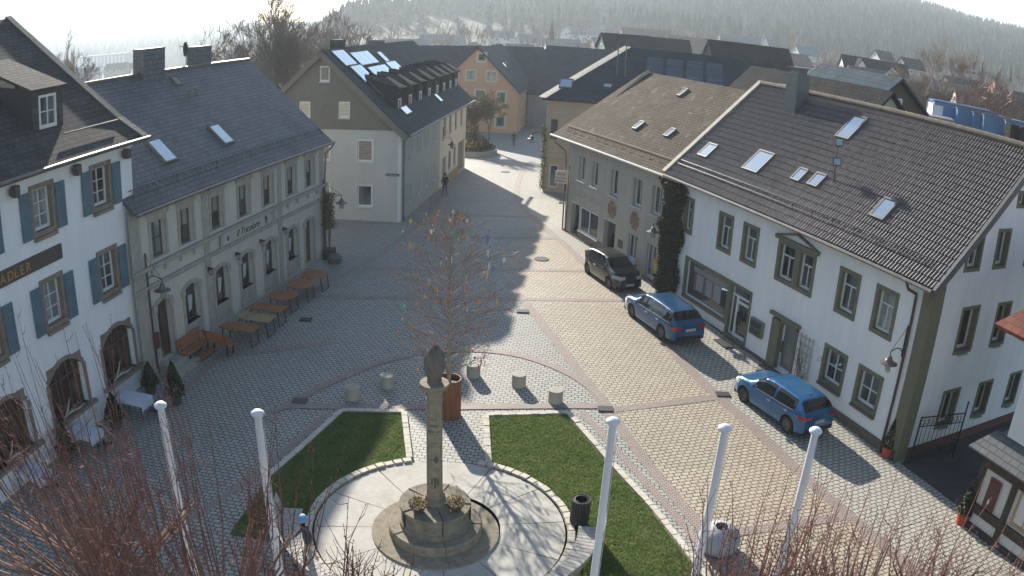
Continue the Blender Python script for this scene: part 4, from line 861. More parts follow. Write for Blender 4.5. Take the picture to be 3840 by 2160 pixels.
ss = thing('street_sign', 'dark blue street name plate on the pale grey gable wall', 'sign', PC.at(-.55, 3.5, .05)); m = MB(); m.box(PC.at, -1.0, -.08, 3.5, 3.66, .02, .05); m.build('plate', plain('sign_navy', (.03, .04, .08), .4), ss); textobj('Bayreuther Strasse', 'lettering', .1, PC, -.95, 3.545, plain('sign_white', (.7, .7, .7)), ss, .055)
# ================================================================== CORNER HOUSE (sandstone) behind the beige house
PE = Pl(hz(2046, 720, .1).to_2d().to_3d(), hd(100), out=1)
wE = plaster('peach_plaster', (.44, .35, .25), .2); bE = thing('corner_shop_house', 'sandstone corner house with dark slate hip roof behind the beige house', 'building', PE.at(3, 0, 0))
he = [(.1, .72, 4.4, 6.1), (.2, .95, .5, 2.4), (1.4, 2.2, .1, 2.2), (2.5, 3.2, .6, 2.2)]
m = MB(); wallm(m, PE, -.2, 9, -.2, 7.9, he, .2); PEs = Pl(PE.at(-.2, 0), -PE.n, out=-1); wallm(m, PEs, 0, 12, -.5, 7.9); m.build('wall', wE, bE)
m = MB(); m.box(PE.at, -.25, 9, 6.98, 7.12, 0, .08); m.box(PE.at, -.25, 9, 2.95, 3.35, 0, .14); m.box(PE.at, -.24, .0, -.1, 7.8, 0, .06); m.box(PE.at, .95, 1.3, 3.35, 7.8, 0, .05); m.build('cornice', plain('sandstone_band', (.36, .32, .25), .85), bE)
window(bE, PE, .1, .72, 4.4, 6.1, .15, nv=0, fr=.05, frame=stone_grey)
for a, b, z0, z1 in he[1:]: window(bE, PE, a, b, z0, z1, .12, nv=0, fr=.1, frame=lt, name='shop_window' if z0 > .3 else 'door')
m = MB(); A = lambda s, z, o: PE.at(s, z, o)
ap, ar = A(5.6, 12.1, -6), A(13, 12.1, -6)
roofslab(m, A(-.6, 7.7, .45), A(18.5, 7.7, .45), ar+PE.u*5, ap); roofslab(m, A(-.6, 7.7, -12.5), A(18.5, 7.7, -12.5), ar+PE.u*5, ap)
a_, b_ = A(-.6, 7.7, .45), A(-.6, 7.7, -12.5); m.face([a_, b_, ap+Vector((0, 0, .001))], 0, [(0, 0), (13, 0), (6.5, 7)])
m.box(PE.at, 9, 18.3, 0, 7.7, -11, -.5, 0)
rfE = m.build('roof', slate_dark, bE)
m = MB()
for k in range(14):
    f0, f1 = k/14, (k+1)/14; p0 = a_.lerp(ap, f0); p1 = a_.lerp(ap, f1); w0, w1 = .28+.0*k, .28
    m.face([p0+PE.u*w0+Vector((0, 0, .07)), p0-PE.u*w0*1.2+PE.n*-.5+Vector((0, 0, .12)), p1-PE.u*w1*1.2+PE.n*-.5+Vector((0, 0, .12)), p1+PE.u*w1+Vector((0, 0, .07))])
m.build('hip_capping', plain('pale_hip_slabs', (.42, .38, .31), .7, var=.2), rfE)
PEr = Pl(A(-.6, 7.7, .45), PE.u, (A(0, 12.1, -6)-A(0, 7.7, .45)), out=1)
sky_px(bE, PEr, [(2112, 299), (2165, 303), (2090, 328), (2126, 331)]); sky_px(bE, PEr, [(2263, 317), (2293, 317), (2265, 330), (2295, 330)])
for i, (px, py) in enumerate(((2395, 270), (2425, 275))): b0 = PEr.at(*PEr.hit(px-82, py+14), 0); m = MB(); m.tube([b0, b0+Vector((0, 0, 2.9))], .045, 6); m.build('flue_pipe', zinc, rfE)
m = MB()
for k in range(4):
    u = PEr.hit(2425+k*75, 250)[0]; m.box(PEr.at, u, u+1.35, 1.2, 6.6, .03, .07)
m.build('metal_sheeting', slate('blue_grey_sheet', (.085, .105, .12), 3, .22, rough=.6), rfE)
# climbing plant on the corner
m = MB(); rr = random.Random(9); cv = PE.at(-.35, 0, .1)
for _ in range(2600):
    z = rr.uniform(.3, 5.4); leafq(m, PE.at(-.3+rr.gauss(0, .13), z, rr.uniform(-.3, .35)), rr.uniform(.03, .07), rr)
o = thing('climbing_plant', 'sunlit climbing plant up the corner edge of the sandstone house', 'climbing plant', cv); m.build('foliage', leaf_mat('sunny_creeper', (.10, .11, .03), (.22, .2, .08)), o)
# ================================================================== ORANGE GABLED HOUSE at the end of the street
PD = Pl(Vector((-.41, 104.6, 0)), hd(96), out=1)
wD = plaster('apricot_plaster', (.62, .36, .22), .12); crm = plain('cream_surround', (.58, .52, .36), .8); bD = thing('orange_house', 'apricot gabled house with cream window surrounds at the street end', 'building', PD.at(-5, -1, 0))
hs = [(-5.3, -4.4, 8.5, 9.45), (-6.75, -5.7, 6.0, 7.15), (-4.05, -2.95, 5.95, 7.1), (-5.45, -4.3, 3.1, 4.55), (-2.65, -1.55, 3.0, 4.45), (-2.65, -1.55, -.15, 1.15), (-8.1, -7.0, 3.1, 4.5), (-8.1, -7.0, 0, 1.2)]
m = MB(); wallm(m, PD, -10.9, .1, -2, 11, hs, .15, hp=[(1.02, 1, 4.7+.1), (-1.02, 1, 4.7+1.02*10.9)])
PDs = Pl(PD.at(.1, 0), -PD.n, out=1); sdh = [(s, s+1.1, z, z+1.6) for s in (3, 7.5, 10.8) for z in (2.6, -.6)]; wallm(m, PDs, 0, 22, -3, 4.75, sdh, .15); m.build('wall', wD, bD)
for a, b, z0, z1 in hs: window(bD, PD, a-.25, b+.25, z0-.25, z1+.25, .1, sur=.26, sur_m=crm, nv=0, fr=.08, frame=stone_grey, pane=net_glass if z0 > 5 and z0 < 8 else dark_glass)
for a, b, z0, z1 in sdh: window(bD, PDs, a, b, z0, z1, .1, sur=.15, sur_m=crm, nv=0, fr=.06, frame=stone_grey)
m = MB(); dr = 10.35
roofslab(m, PD.at(.5, 4.4, .25), PD.at(.5, 4.4, -23), PD.at(-5.35, dr, -23), PD.at(-5.35, dr, .25)); roofslab(m, PD.at(-11.3, 4.4, .25), PD.at(-11.3, 4.4, -23), PD.at(-5.35, dr+.01, -23), PD.at(-5.35, dr+.01, .25)); rfD = m.build('roof', slate_dark, bD)
PDr = Pl(PD.at(.5, 4.4, .25), -PD.n, (PD.at(-5.35, dr, 0)-PD.at(.5, 4.4, 0)), out=1)
for k in range(4): m = MB(); m.box(PDr.at, 6.5+k*3, 7.3+k*3, 3.6, 5.0, .02, .12); m.build('skylight', sky_pane, bD)
m = MB(); m.box(PDs.at, 15.5, 17.2, .3, 2.2, .0, .5); m.build('awning', plain('dark_awning', (.05, .06, .07)), bD)
m = MB(); m.box(PDs.at, 11.6, 15.2, 2.1, 2.6, .05, .15); m.build('shop_sign', plain('pale_sign', (.4, .45, .45)), bD)
# long dark roofs behind it
def bigroof(lab, p0, p1, depth, z_e, drop, mat, wall, cat='building', name='terrace_house', overh=.4, hw=None):
    """p0,p1: ends of the ridge in the world"""
    p0, p1 = Vector(p0), Vector(p1); u = (p1-p0).normalized(); n = Vector((u.y, -u.x, 0))
    if n.dot(Vector((-p0.x, -p0.y, 0))) < 0: n = -n
    t = thing(name, lab, cat, ((p0.x+p1.x)/2, (p0.y+p1.y)/2, z_e-drop))
    m = MB(); L = (p1-p0).length
    for sg in (1, -1):
        a, b = p0+n*depth*sg-u*overh, p1+n*depth*sg+u*overh; a.z = b.z = z_e
        roofslab(m, a, b, p1+u*overh+Vector((0, 0, .005*sg)), p0-u*overh+Vector((0, 0, .005*sg)), .15)
    r = m.build('roof', mat, t)
    m = MB(); d = depth-.45; P = Pl(Vector((p0.x, p0.y, 0))+n*d, u, out=1 if u.cross(Vector((0, 0, 1))).dot(n) > 0 else -1)
    wallm(m, P, 0, L, z_e-drop, z_e+.1)
    P2 = Pl(Vector((p0.x, p0.y, 0))-n*d, u); wallm(m, P2, 0, L, z_e-drop, z_e+.1)
    k = (p0.z-z_e)/depth
    for q in (p0, p1):
        Q = Pl(Vector((q.x, q.y, 0)), n, out=1); wallm(m, Q, -d, d, z_e-drop, p0.z, (), hp=[(k, 1, p0.z-.1), (-k, 1, p0.z-.1)])
    m.build('wall', wall, t); return t, P, r
grey_w = plaster('grey_house_wall', (.34, .33, .31)); cream_w = plaster('cream_house_wall', (.48, .44, .34)); white_w = plaster('white_house_wall', (.66, .66, .64)); tan_w = plaster('tan_house_wall', (.36, .28, .18)); teal_w = plaster('teal_house_wall', (.14, .24, .20)); brown_w = plaster('brown_timber_wall', (.13, .10, .08)); blue_w = plaster('blue_house_wall', (.10, .20, .36)); pink_w = plaster('rose_house_wall', (.42, .24, .18))
def ends(pa, pb, za, zb=None): return hz(*pa, za), hz(*pb, zb if zb is not None else za)
# ridges located on their height: rays meet z = ridge height
def ridge_at(pa, ra, pb, rb):
    a, b = at(*pa, ra), at(*pb, rb); z = (a.z+b.z)/2; a.z = b.z = z; return a, b
a, b = ridge_at((1400, 166), 118, (2030, 182), 132); t, P, r = bigroof('long dark slate roof behind the solar panel house', a, b, 7, a.z-6.5, 7, slate_dark, grey_w)
m = MB(); q = at(1410, 170, 117); m.bx(q.x-1.1, q.x+1.1, q.y-.8, q.y+.8, q.z-4, q.z+.8); m.build('chimney', slate_dark, r)
a, b = ridge_at((2060, 176), 122, (2330, 184), 118); bigroof('broad dark hipped roof beyond the apricot house', a, b, 7.5, a.z-7, 7, slate_dark, grey_w)
a = PG.at(32, 11.83, -16); b = PG.at(17.6, 11.83, -16); t, P, r = bigroof('very dark long roof directly behind the ribbed roof ridge', a, b, 6, 6.6, 7, roof_black, cream_w)
m = MB(); q = at(3118, 345, 55); m.bx(q.x-.5, q.x+.5, q.y-.5, q.y+.5, q.z-2.2, q.z+.6); m.build('chimney', plain('brick_chimney', (.22, .18, .14)), r)
m = MB(); q = at(2946, 330, 50); m.bx(q.x-.45, q.x+.45, q.y-.45, q.y+.45, q.z-2.2, q.z+.2); m.build('chimney', zinc, r)
a = PG.at(26.3, 12.75, -24); b = PG.at(21.5, 12.75, -24)
a, b = at(3090, 240, 62), at(3375, 290, 52); z = (a.z+b.z)/2; a.z = b.z = z; t, P, r = bigroof('blue grey metal roof with dark brown gable and one square window', a, b, 6.2, 7.4, 9, roof_blue, brown_w)
u = (b-a).normalized(); n = Vector((u.y, -u.x, 0)); n = n if n.y < 0 else -n; Q = Pl(Vector((b.x, b.y, 0))+u*.03, n, out=1 if n.cross(Vector((0, 0, 1))).dot(u) > 0 else -1); m = MB(); frame_bars(m, Q, -.3, 1.0, 10.2, 11.4, .0, .05, .12, 0, 0); w_ = m.build('window', white_frame, t); m = MB(); m.box(Q.at, -.28, .98, 10.22, 11.38, .0, .03); m.build('glass_pane', net_glass, w_)
a, b = at(2645, 210, 95), at(2815, 226, 88); a.z = b.z = (a.z+b.z)/2; bigroof('dark teal roof with pale rear dormer wall behind the beige house', a, b, 6, a.z-6, 8, slate('teal_roof', (.07, .09, .095), .4, .3), white_w)
a, b = at(2790, 236, 75), at(2905, 258, 70); a.z = b.z = (a.z+b.z)/2; t, P, r = bigroof('brown rendered building with dark flat topped roof left of the ribbed ridge', a, b, 5, a.z-5.5, 8, roof_black, tan_w)
# ================================================================== HALF TIMBERED HOUSE (bottom right)
PH = Pl(hz(3625, 1975, 0).to_2d().to_3d(), hd(-20.5), out=-1); bH = thing('timbered_house', 'half timbered corner house with red panels at the lower right edge', 'building', PH.at(0, 0, 0))
tim = wood('dark_timber', (.05, .038, .032), .7, (6, 6, 1)); wH = plaster('infill_white', (.55, .54, .52), .1); redp = plain('red_panel', (.16, .02, .025), .5)
m = MB(); m.box(PH.at, -9, .2, -.3, 2.75, -5, -.06); m.build('wall', wH, bH)
m = MB()
for z0, z1 in ((-.1, .2), (.62, .92), (2.25, 2.75)): m.box(PH.at, -9, .25, z0, z1, -.06, .06)
for s in (.03, -1.4, -2.9, -4.4, -6): m.box(PH.at, s, s+.22, .2, .62, -.06, .055); m.box(PH.at, s, s+.22, .92, 2.25, -.06, .055)
PHs = Pl(PH.at(.2, 0), -PH.n, out=1)
for z0, z1 in ((-.1, .2), (1.2, 1.4), (2.25, 2.75)): m.box(PHs.at, -.06, 5, z0, z1, -.02, .05)
for s in (-.06, 2, 4): m.box(PHs.at, s, s+.22, .2, 2.25, -.02, .045)
m.build('timber_frame', tim, bH)
m = MB(); m.box(PH.at, -.78, -.28, .96, 2.05, .0, .03); pn = m.build('red_panel', redp, bH); m = MB(); m.box(PH.at, -.72, -.34, 1.02, 1.99, .03, .045); m.build('panel_field', plain('panel_dark', (.07, .035, .03), .5), pn)
m = MB()
for k in range(10):
    a0, a1 = k*math.pi/5, (k+1)*math.pi/5; m.face([PH.at(-.5, 1.25, .05), PH.at(-.5+.05*math.cos(a0), 1.25+.1*math.sin(a0), .05), PH.at(-.5+.05*math.cos(a1), 1.25+.1*math.sin(a1), .05)])
m.build('pale_ornament', lt, pn)
for a in (-2.6, -4.1): window(bH, PH, a, a+1.05, 1.0, 2.2, .12, nv=1, fr=.08, frame=wood('tan_window', (.32, .22, .14)), pane=net_glass)
m = MB(); PHu = Pl(PH.at(0, 0, -.35), PH.u, out=-1)
wallm(m, PHu, -9, -.15, 3.3, 6.9, [(-1.75, -.95, 3.9, 5.2)], .1); wallm(m, Pl(PH.at(-.15, 0, -.35), -PH.n, out=1), 0, 6, 2.9, 7.2); m.build('upper_wall', plaster('upper_white_wall', (.62, .64, .66)), bH)
m = MB(); roofslab(m, PH.at(-9, 2.78, .45), PH.at(.75, 2.78, .45), PH.at(.3, 3.35, -.36), PH.at(-9, 3.35, -.36), .1); roofslab(m, PH.at(.75, 2.78, .45), PH.at(.75, 2.78, -6), PH.at(-.15, 3.35, -6), PH.at(-.15, 3.35, -.35), .1); m.build('skirt_roof', slate_grey, bH)
m = MB(); m.box(PHu.at, -1.75, -.95, 3.9, 5.2, .02, .07); m.build('shutter', redp, bH)
m = MB(); roofslab(m, PH.at(-9, 6.85, .9), PH.at(.75, 6.85, .9), PH.at(-1.5, 9.5, -4), PH.at(-9, 9.5, -4), .14); roofslab(m, PH.at(.75, 6.85, .9), PH.at(.75, 6.85, -9), PH.at(-1.5, 9.5, -9), PH.at(-1.5, 9.5, -4), .14); m.build('roof', roof_red, bH)
# ================================================================== DISTANT HOUSES
def house(lab, px, py, r, w, d, hw, hr, rot, wall, roof, wins=2, group='houses on the hillside', name='distant_house', stand=None):
    """px,py: pixel of the middle of the ridge; r: metres away"""
    p = at(px, py, r); zb = p.z-hw-hr; t = thing(name, lab, 'house', (p.x, p.y, zb), group); local(t)
    u = Vector((math.cos(R_(rot)), math.sin(R_(rot)), 0)); n = Vector((u.y, -u.x, 0)); n = n if n.dot(Vector((-p.x, -p.y, 0))) > 0 else -n
    F = Pl(-u*w/2+n*d/2, u, out=1 if u.cross(Vector((0, 0, 1))).dot(n) > 0 else -1)
    m = MB(); wallm(m, F, 0, w, -4, hw); wallm(m, Pl(-u*w/2-n*d/2, u), 0, w, -4, hw); k = hr/(d/2)
    for q in (-1, 1): wallm(m, Pl(u*w/2*q, n), -d/2, d/2, -4, hw+hr, (), hp=[(k, 1, hw+hr), (-k, 1, hw+hr)])
    m.build('wall', wall, t)
    m = MB()
    for sg in (1, -1):
        a, b = -u*(w/2+.3)+n*(d/2+.4)*sg, u*(w/2+.3)+n*(d/2+.4)*sg; z = hw-.4*k; e = .01*sg
        roofslab(m, (a.x, a.y, z), (b.x, b.y, z), ((u*(w/2+.3)).x, (u*(w/2+.3)).y, hw+hr+e), ((-u*(w/2+.3)).x, (-u*(w/2+.3)).y, hw+hr+e), .2)
    m.build('roof', roof, t)
    for fl in range(1 if hw < 4 else 2):
        for i in range(wins):
            s = w*(i+.5)/wins; m = MB(); frame_bars(m, F, s-.6, s+.6, hw-1.9-fl*2.8, hw-.6-fl*2.8, .0, .05, .12, 1, 0); m.box(F.at, s-.5, s+.5, hw-1.8-fl*2.8, hw-.7-fl*2.8, .0, .03, 1); m.build('window', [white_frame, dark_glass], t)
    for q in (-1, 1):
        G = Pl(u*(w/2+.0)*q, n, out=1 if n.cross(Vector((0, 0, 1))).dot(u*q) > 0 else -1); m = MB(); frame_bars(m, G, -.6, .6, hw+hr*.12, hw+hr*.12+1.2, .0, .05, .12, 1, 0); m.box(G.at, -.5, .5, hw+hr*.12+.1, hw+hr*.12+1.1, .0, .03, 1); m.build('window', [white_frame, dark_glass], t)
    return t
rg = slate('grey_far_roof', (.17, .16, .16), .6, .4, rough=.35); rd = roof_black; rb = slate('brown_far_roof', (.19, .12, .09), .6, .4, rough=.6)
HS = [  # label, px, py, r, w, d, wallh, roofh, rot, wall, roof
 ('white gabled cottage low in the misty valley at far left', 312, 255, 420, 11, 9, 4, 4, 20, white_w, rg), ('second valley cottage with glinting roof just right of the bare tree', 343, 252, 440, 9, 8, 4, 3.5, 80, white_w, rg),
 ('small pale valley house half hidden by the bare tree', 243, 248, 430, 9, 8, 4, 3, 10, cream_w, rg), ('yellowish valley house beyond the restaurant ridge', 440, 236, 470, 14, 9, 4, 3, 5, cream_w, rg), ('tiny white shed lowest in the left valley', 316, 280, 330, 5, 4, 2.5, 1.5, 15, white_w, rg), ('pale valley barn right of the yellowish house', 520, 232, 480, 10, 8, 4, 3, 30, white_w, rb),
 ('white roofed house left of the large chimney beyond the solar roof', 1150, 180, 230, 8, 7, 4, 3, 12, white_w, rg), ('long low white house behind the solar roof chimney', 1500, 145, 300, 16, 9, 4, 3.5, 10, white_w, rg), ('grey roofed house with pale gable behind the apricot roof', 1565, 152, 260, 9, 8, 3.5, 4, 60, cream_w, rg),
 ('pale blue house with white gable above the apricot roof', 1625, 128, 360, 12, 9, 4.5, 4, 15, white_w, rg), ('bright white house in the middle of the hillside row', 1690, 130, 370, 12, 9, 4.5, 4, 30, white_w, rg), ('house with steep white triangle gable over the dark roofs', 1775, 158, 250, 7, 7, 3.5, 4.5, 75, white_w, rb),
 ('white house with chimney stack near the tall conifer', 1885, 115, 420, 12, 9, 5, 3.5, 5, white_w, rg), ('bright roofed house right behind the apricot house chimney', 1950, 165, 240, 8, 7, 3.5, 2.5, 10, white_w, rg), ('low pale house left of the dark conifer', 1990, 128, 380, 12, 9, 4, 3.5, 20, cream_w, rg),
 ('pale gabled house directly right of the dark conifer', 2130, 98, 460, 13, 10, 6, 6, 80, white_w, rg), ('low white house below the gabled one by the conifer', 2110, 145, 330, 14, 8, 3.5, 3, 5, white_w, rg), ('long house with ribbed white roof above the bushes', 2200, 103, 460, 22, 10, 4, 4, 8, white_w, rg),
 ('pale house with shallow gable left of the teal house', 2310, 112, 400, 14, 10, 4, 4, 30, white_w, rg), ('cream house with low roof just left of the teal house', 2275, 142, 300, 11, 9, 4, 3, 10, cream_w, rg),
 ('teal gabled house with two white windows behind the slate roof', 2345, 128, 128, 7.5, 8, 5.5, 2.2, 6, teal_w, rd), ('large dark brown roof beside the teal house', 2445, 138, 140, 13, 10, 4, 4.5, 2, brown_w, roof_black), ('purplish roofed building above the dark brown roof', 2420, 108, 330, 20, 10, 3, 3.5, 4, pink_w, rb),
 ('small red roofed house with white dormer gable', 2515, 158, 230, 9, 8, 3.5, 3.5, 10, cream_w, rb), ('low house with white gable in the trees right of the dark roof', 2535, 163, 215, 6, 6, 2.5, 3, 80, white_w, rb), ('broad brownish apartment roof in the middle of the bare woods', 2650, 145, 300, 30, 13, 5, 6, 4, pink_w, rb),
 ('cream arched gable house below the brownish roof', 2725, 182, 170, 7, 8, 4.5, 2.5, 80, cream_w, rb), ('long white building with a row of windows in front of the forest', 2800, 138, 420, 30, 11, 5, 5, 2, white_w, slate('far_blue_roof', (.10, .11, .14), .6, .4)), ('pointed white gable at the right end of the long white building', 2868, 135, 415, 7, 8, 5, 8, 80, white_w, rd),
 ('big black roofed house with a three window dormer gable', 2810, 165, 110, 12, 12, 4, 7.5, 10, brown_w, roof_black), ('white gabled house cut by the black roof on its left', 2890, 195, 160, 6, 6, 4, 3, 70, white_w, rd), ('small cream house right of the black roofed one', 2980, 200, 230, 9, 7, 3.5, 3, 20, cream_w, rb),
 ('white house with turquoise roof at the forest edge', 3028, 172, 320, 11, 8, 4, 3.5, 10, white_w, slate('turq_roof', (.16, .24, .25), .6, .4)), ('tall white gable left end of the long white row behind the blue roof', 3226, 218, 170, 6, 7, 5, 5, 75, white_w, rd), ('long white house with dark roof above the blue grey roof', 3280, 222, 175, 15, 9, 5, 4, 172, white_w, rd),
 ('low cottage with pink roof in front of the long white house', 3262, 256, 150, 8, 6, 2.5, 2, 165, white_w, rb), ('white cottage with pale roof at the blue roof end', 3345, 256, 150, 6, 6, 3, 2.5, 60, white_w, rg), ('pale tower like house between bare trees', 3310, 190, 300, 7, 7, 7, 3, 10, white_w, rd),
 ('small grey house deep in the trees below the forest', 3415, 218, 260, 8, 7, 4, 3, 10, grey_w, rd), ('grey house left of the big bare tree trunk', 3470, 305, 140, 8, 7, 4, 2.5, 160, grey_w, rg), ('low grey house behind the big bare tree on the right', 3545, 305, 160, 10, 8, 4, 2.5, 165, grey_w, rg),
 ('white house with snowy glinting roof above the blue terrace', 3600, 290, 220, 9, 7, 3.5, 2.5, 10, white_w, rg), ('long dark bungalow beyond the blue terrace', 3660, 305, 190, 16, 8, 3, 2, 165, grey_w, roof_blue), ('slim white gable among the reddish trees at far right', 3732, 310, 175, 5, 6, 4, 6, 75, white_w, roof_red),
 ('house with dark red roof in the trees at far right', 3700, 345, 150, 13, 8, 3, 3.5, 165, cream_w, roof_red), ('white house with red brown roof at the right edge', 3810, 375, 130, 12, 8, 4, 2.5, 155, white_w, roof_red), ('pale house high at the right edge under the forest', 3825, 345, 200, 8, 7, 4, 3.5, 30, white_w, rd)]
for h in HS: house(*h, wins=3 if h[4] > 12 else 2)
# valley hall far left
p = at(385, 198, 900); t = thing('factory_hall', 'long pale factory hall far off in the misty valley', 'building', (p.x, p.y, p.z-16)); local(t); m = MB(); m.bx(-35, 35, -8, 8, -6, 14); m.build('wall', plaster('hall_wall', (.3, .36, .42)), t); m = MB()
for k in range(14): m.bx(-34+k*5, -32+k*5, -8.3, -8, 1, 12)
m.build('window_band', lt, t)
# blue stepped terrace on the right
for i, (px, py, r, w, lab) in enumerate(((3610, 395, 96, 8, 'blue house with white framed end wall, first of the stepped terrace'), (3672, 418, 94, 6.5, 'second blue terrace house, stepped back from the white ended one'), (3722, 432, 93, 6, 'third blue terrace house seen past the reddish birch'), (3790, 448, 92, 8, 'fourth blue terrace house right of the reddish birch'), (3838, 462, 91, 6, 'last blue terrace house cut by the right edge'))):
    p = at(px, py, r); t = thing('blue_house', lab, 'house', (p.x, p.y, p.z-6), 'blue stepped terrace', rz=R_(-24)); local(t)
    m = MB(); m.bx(-w/2, w/2, -4, 4, -5, 6.0); m.build('wall', blue_w, t)
    m = MB(); roofslab(m, (-w/2-.1, -4.1, 6.15), (w/2+.1, -4.1, 6.15), (w/2+.1, 4.3, 5.6), (-w/2-.1, 4.3, 5.6), .12); m.build('roof', rg, t)
    m = MB(); [m.bx(x-.5, x+.5, -4.06, -4, z, z+1.1, 0) for x in (-w/4, w/4) for z in (3.2,)]; m.build('window', wood('orange_frame', (.25, .16, .08)), t)
    if i == 0: m = MB(); m.bx(-w/2-.12, -w/2+1.1, -4.1, -3.9, 0, 5.6); m.bx(-w/2-.15, -w/2-.03, -4.1, 4, -1, 5.6); m.build('white_end_wall', white_w, t)
p = at(3490, 425, 88); t = thing('blue_shed', 'small blue shed with white edged flat roof left of the blue terrace', 'shed', (p.x, p.y, p.z-3), rz=R_(-24)); local(t); m = MB(); m.bx(-2.4, 2.4, -2, 2, -5, 2.6); m.build('wall', blue_w, t); m = MB(); m.bx(-2.6, 2.6, -2.2, 2.2, 2.6, 2.85); m.build('roof', rg, t); m = MB(); m.bx(-2.3, -1.2, -2.05, -2, .3, 2.3); m.build('window', white_frame, t)
a, b = at(3740, 545, 56), at(3800, 480, 66); t, P, r = bigroof('weathered flat roofed building with two dark chimneys at the right edge', (a.x, a.y, a.z), (b.x, b.y, a.z), 5, a.z-2, 8, plain('felt_roof', (.20, .18, .165), .9, var=.2), grey_w)
for px, py in ((3792, 500), (3828, 510)): q = at(px, py, 62); m = MB(); m.bx(q.x-.4, q.x+.4, q.y-.4, q.y+.4, q.z-3, q.z+.7); m.build('chimney', roof_black, r)
# ================================================================== TREES
bark_grey = plain('birch_bark', (.20, .17, .14), .9, .1, var=.35, scale=6); twig_brown = plain('twig_brown', (.15, .115, .09), .9, .1, var=.3)
twig_red = plain('red_twigs', (.17, .085, .07), .75, .25, var=.35); twig_far = plain('far_twigs', (.20, .155, .13), .95, .05, var=.25)
def branch(m, p, d, L, r, depth, rnd, spread, up, tips=None, sides=3, segs=3, ratio=.62, kids=(3, 4), minr=.004, wob=.12, m2=None):
    pts = [Vector(p)]; d = Vector(d).normalized(); rads = [r]
    for i in range(segs):
        d = (d+Vector((rnd.gauss(0, wob), rnd.gauss(0, wob), rnd.gauss(0, wob)+up*.06))).normalized(); pts.append(pts[-1]+d*L/segs); rads.append(max(minr, r*(1-.55*(i+1)/segs)))
    (m if depth > 1 or m2 is None else m2).tube(pts, rads, sides if r < .06 else 6, cap=False)
    if tips is not None and depth <= 1: tips.append((pts[-1], pts[-2]))
    if depth <= 0: return
    for k in range(rnd.randint(*kids)):
        f = rnd.uniform(.3, 1); i = min(segs-1, int(f*segs)); q = pts[i].lerp(pts[i+1], f*segs-i)
        ax = Vector((rnd.gauss(0, 1), rnd.gauss(0, 1), rnd.gauss(0, .5))).normalized(); side = (ax-d*ax.dot(d)).normalized()
        nd = d*math.cos(spread)+side*math.sin(spread)+Vector((0, 0, up*.25))
        branch(m, q, nd, L*ratio*rnd.uniform(.7, 1.15), rads[i]*.55, depth-1, rnd, spread, up, tips, sides, segs, ratio, kids, minr, wob, m2)
def bare_tree(name, lab, loc, h, seed, spread=.55, up=.6, depth=4, trunk_h=.25, r=.25, group='bare trees behind the roofs', mats=None, kids=(4, 5), minr=.02, cat='tree', ratio=.62):
    rnd = random.Random(seed); t = thing(name, lab, cat, loc, group); local(t); mt, mc = MB(), MB()
    mt.tube([(0, 0, -1), (0, 0, h*trunk_h*.5), (rnd.uniform(-.2, .2), rnd.uniform(-.2, .2), h*trunk_h)], [r, r*.85, r*.7], 7)
    for k in range(5):
        a = k*1.256+rnd.random(); dd = (math.cos(a)*.55, math.sin(a)*.55, 1.1) if k else (0, 0, 1)
        branch(mt, (0, 0, h*trunk_h*(.8+.05*k)), dd, h*(.36 if k else .5), r*.5, depth, rnd, spread, up, None, 3, 3, ratio, kids, minr, .1, mc)
    mt.build('trunk', (mats or (bark_grey, twig_far))[0], t); mc.build('crown', (mats or (bark_grey, twig_far))[1], t); return t
T = {}
def gl(p): return Vector((p.x, p.y, ground_z(p.x, p.y)))
p = at(1085, 300, 88); q = gl(p); T[0] = bare_tree('bare_tree', 'tallest bare tree rising behind the grey gabled house, above its roof', q, at(1085, 15, 88).z-q.z, 3, r=.4, depth=4, kids=(5, 6), minr=.022)
p = at(1180, 300, 92); q = gl(p); bare_tree('bare_tree', 'bare tree with open spreading limbs right of the tallest one', q, at(1180, 70, 92).z-q.z, 8, r=.3, depth=4, minr=.022, spread=.7)
p = at(985, 300, 95); q = gl(p); bare_tree('bare_tree', 'dense bare tree just left of the tallest one', q, at(985, 45, 95).z-q.z, 12, r=.35, minr=.022)
p = at(870, 300, 100); q = gl(p); bare_tree('bare_tree', 'bushy bare tree behind the restaurant ridge near its rear chimney', q, at(870, 85, 100).z-q.z, 21, r=.3, minr=.024, spread=.7)
p = at(245, 300, 78); q = gl(p); bare_tree('bare_tree', 'bare tree standing over the misty valley between the inn roof and restaurant chimney', q, at(245, 140, 78).z-q.z, 17, r=.25, minr=.02, spread=.5)
p = at(1322, 250, 130); q = gl(p); bare_tree('bare_tree', 'rounded bare tree above the top of the solar roof', q, at(1322, 78, 130).z-q.z, 30, r=.3, depth=4, minr=.03, spread=.5)
p = at(960, 300, 80); q = gl(p); bare_tree('bare_tree', 'low bare tree filling the gap between restaurant roof and gabled house', q, at(960, 190, 80).z-q.z, 33, r=.25, minr=.022)
q = gl(at(3505, 400, 105)); big = bare_tree('bare_tree', 'big broad bare tree in front of the forest, right of the brown gable', q, at(3505, 185, 105).z-q.z, 41, r=.5, depth=4, kids=(5, 6), minr=.022, spread=.6)
proto = bare_tree('bare_tree', 'pale bare tree in front of the conifer slope above the teal roof', gl(at(2510, 150, 330)), 20, 50, r=.3, depth=3, kids=(5, 6), minr=.07, spread=.65, ratio=.66)
proto2 = bare_tree('bare_tree', 'pinkish bare tree at the forest edge right of centre', gl(at(2990, 130, 330)), 22, 53, r=.3, depth=3, kids=(5, 7), minr=.08, spread=.6, mats=(bark_grey, plain('pink_twigs', (.27, .19, .16), .95, .05)), ratio=.66)
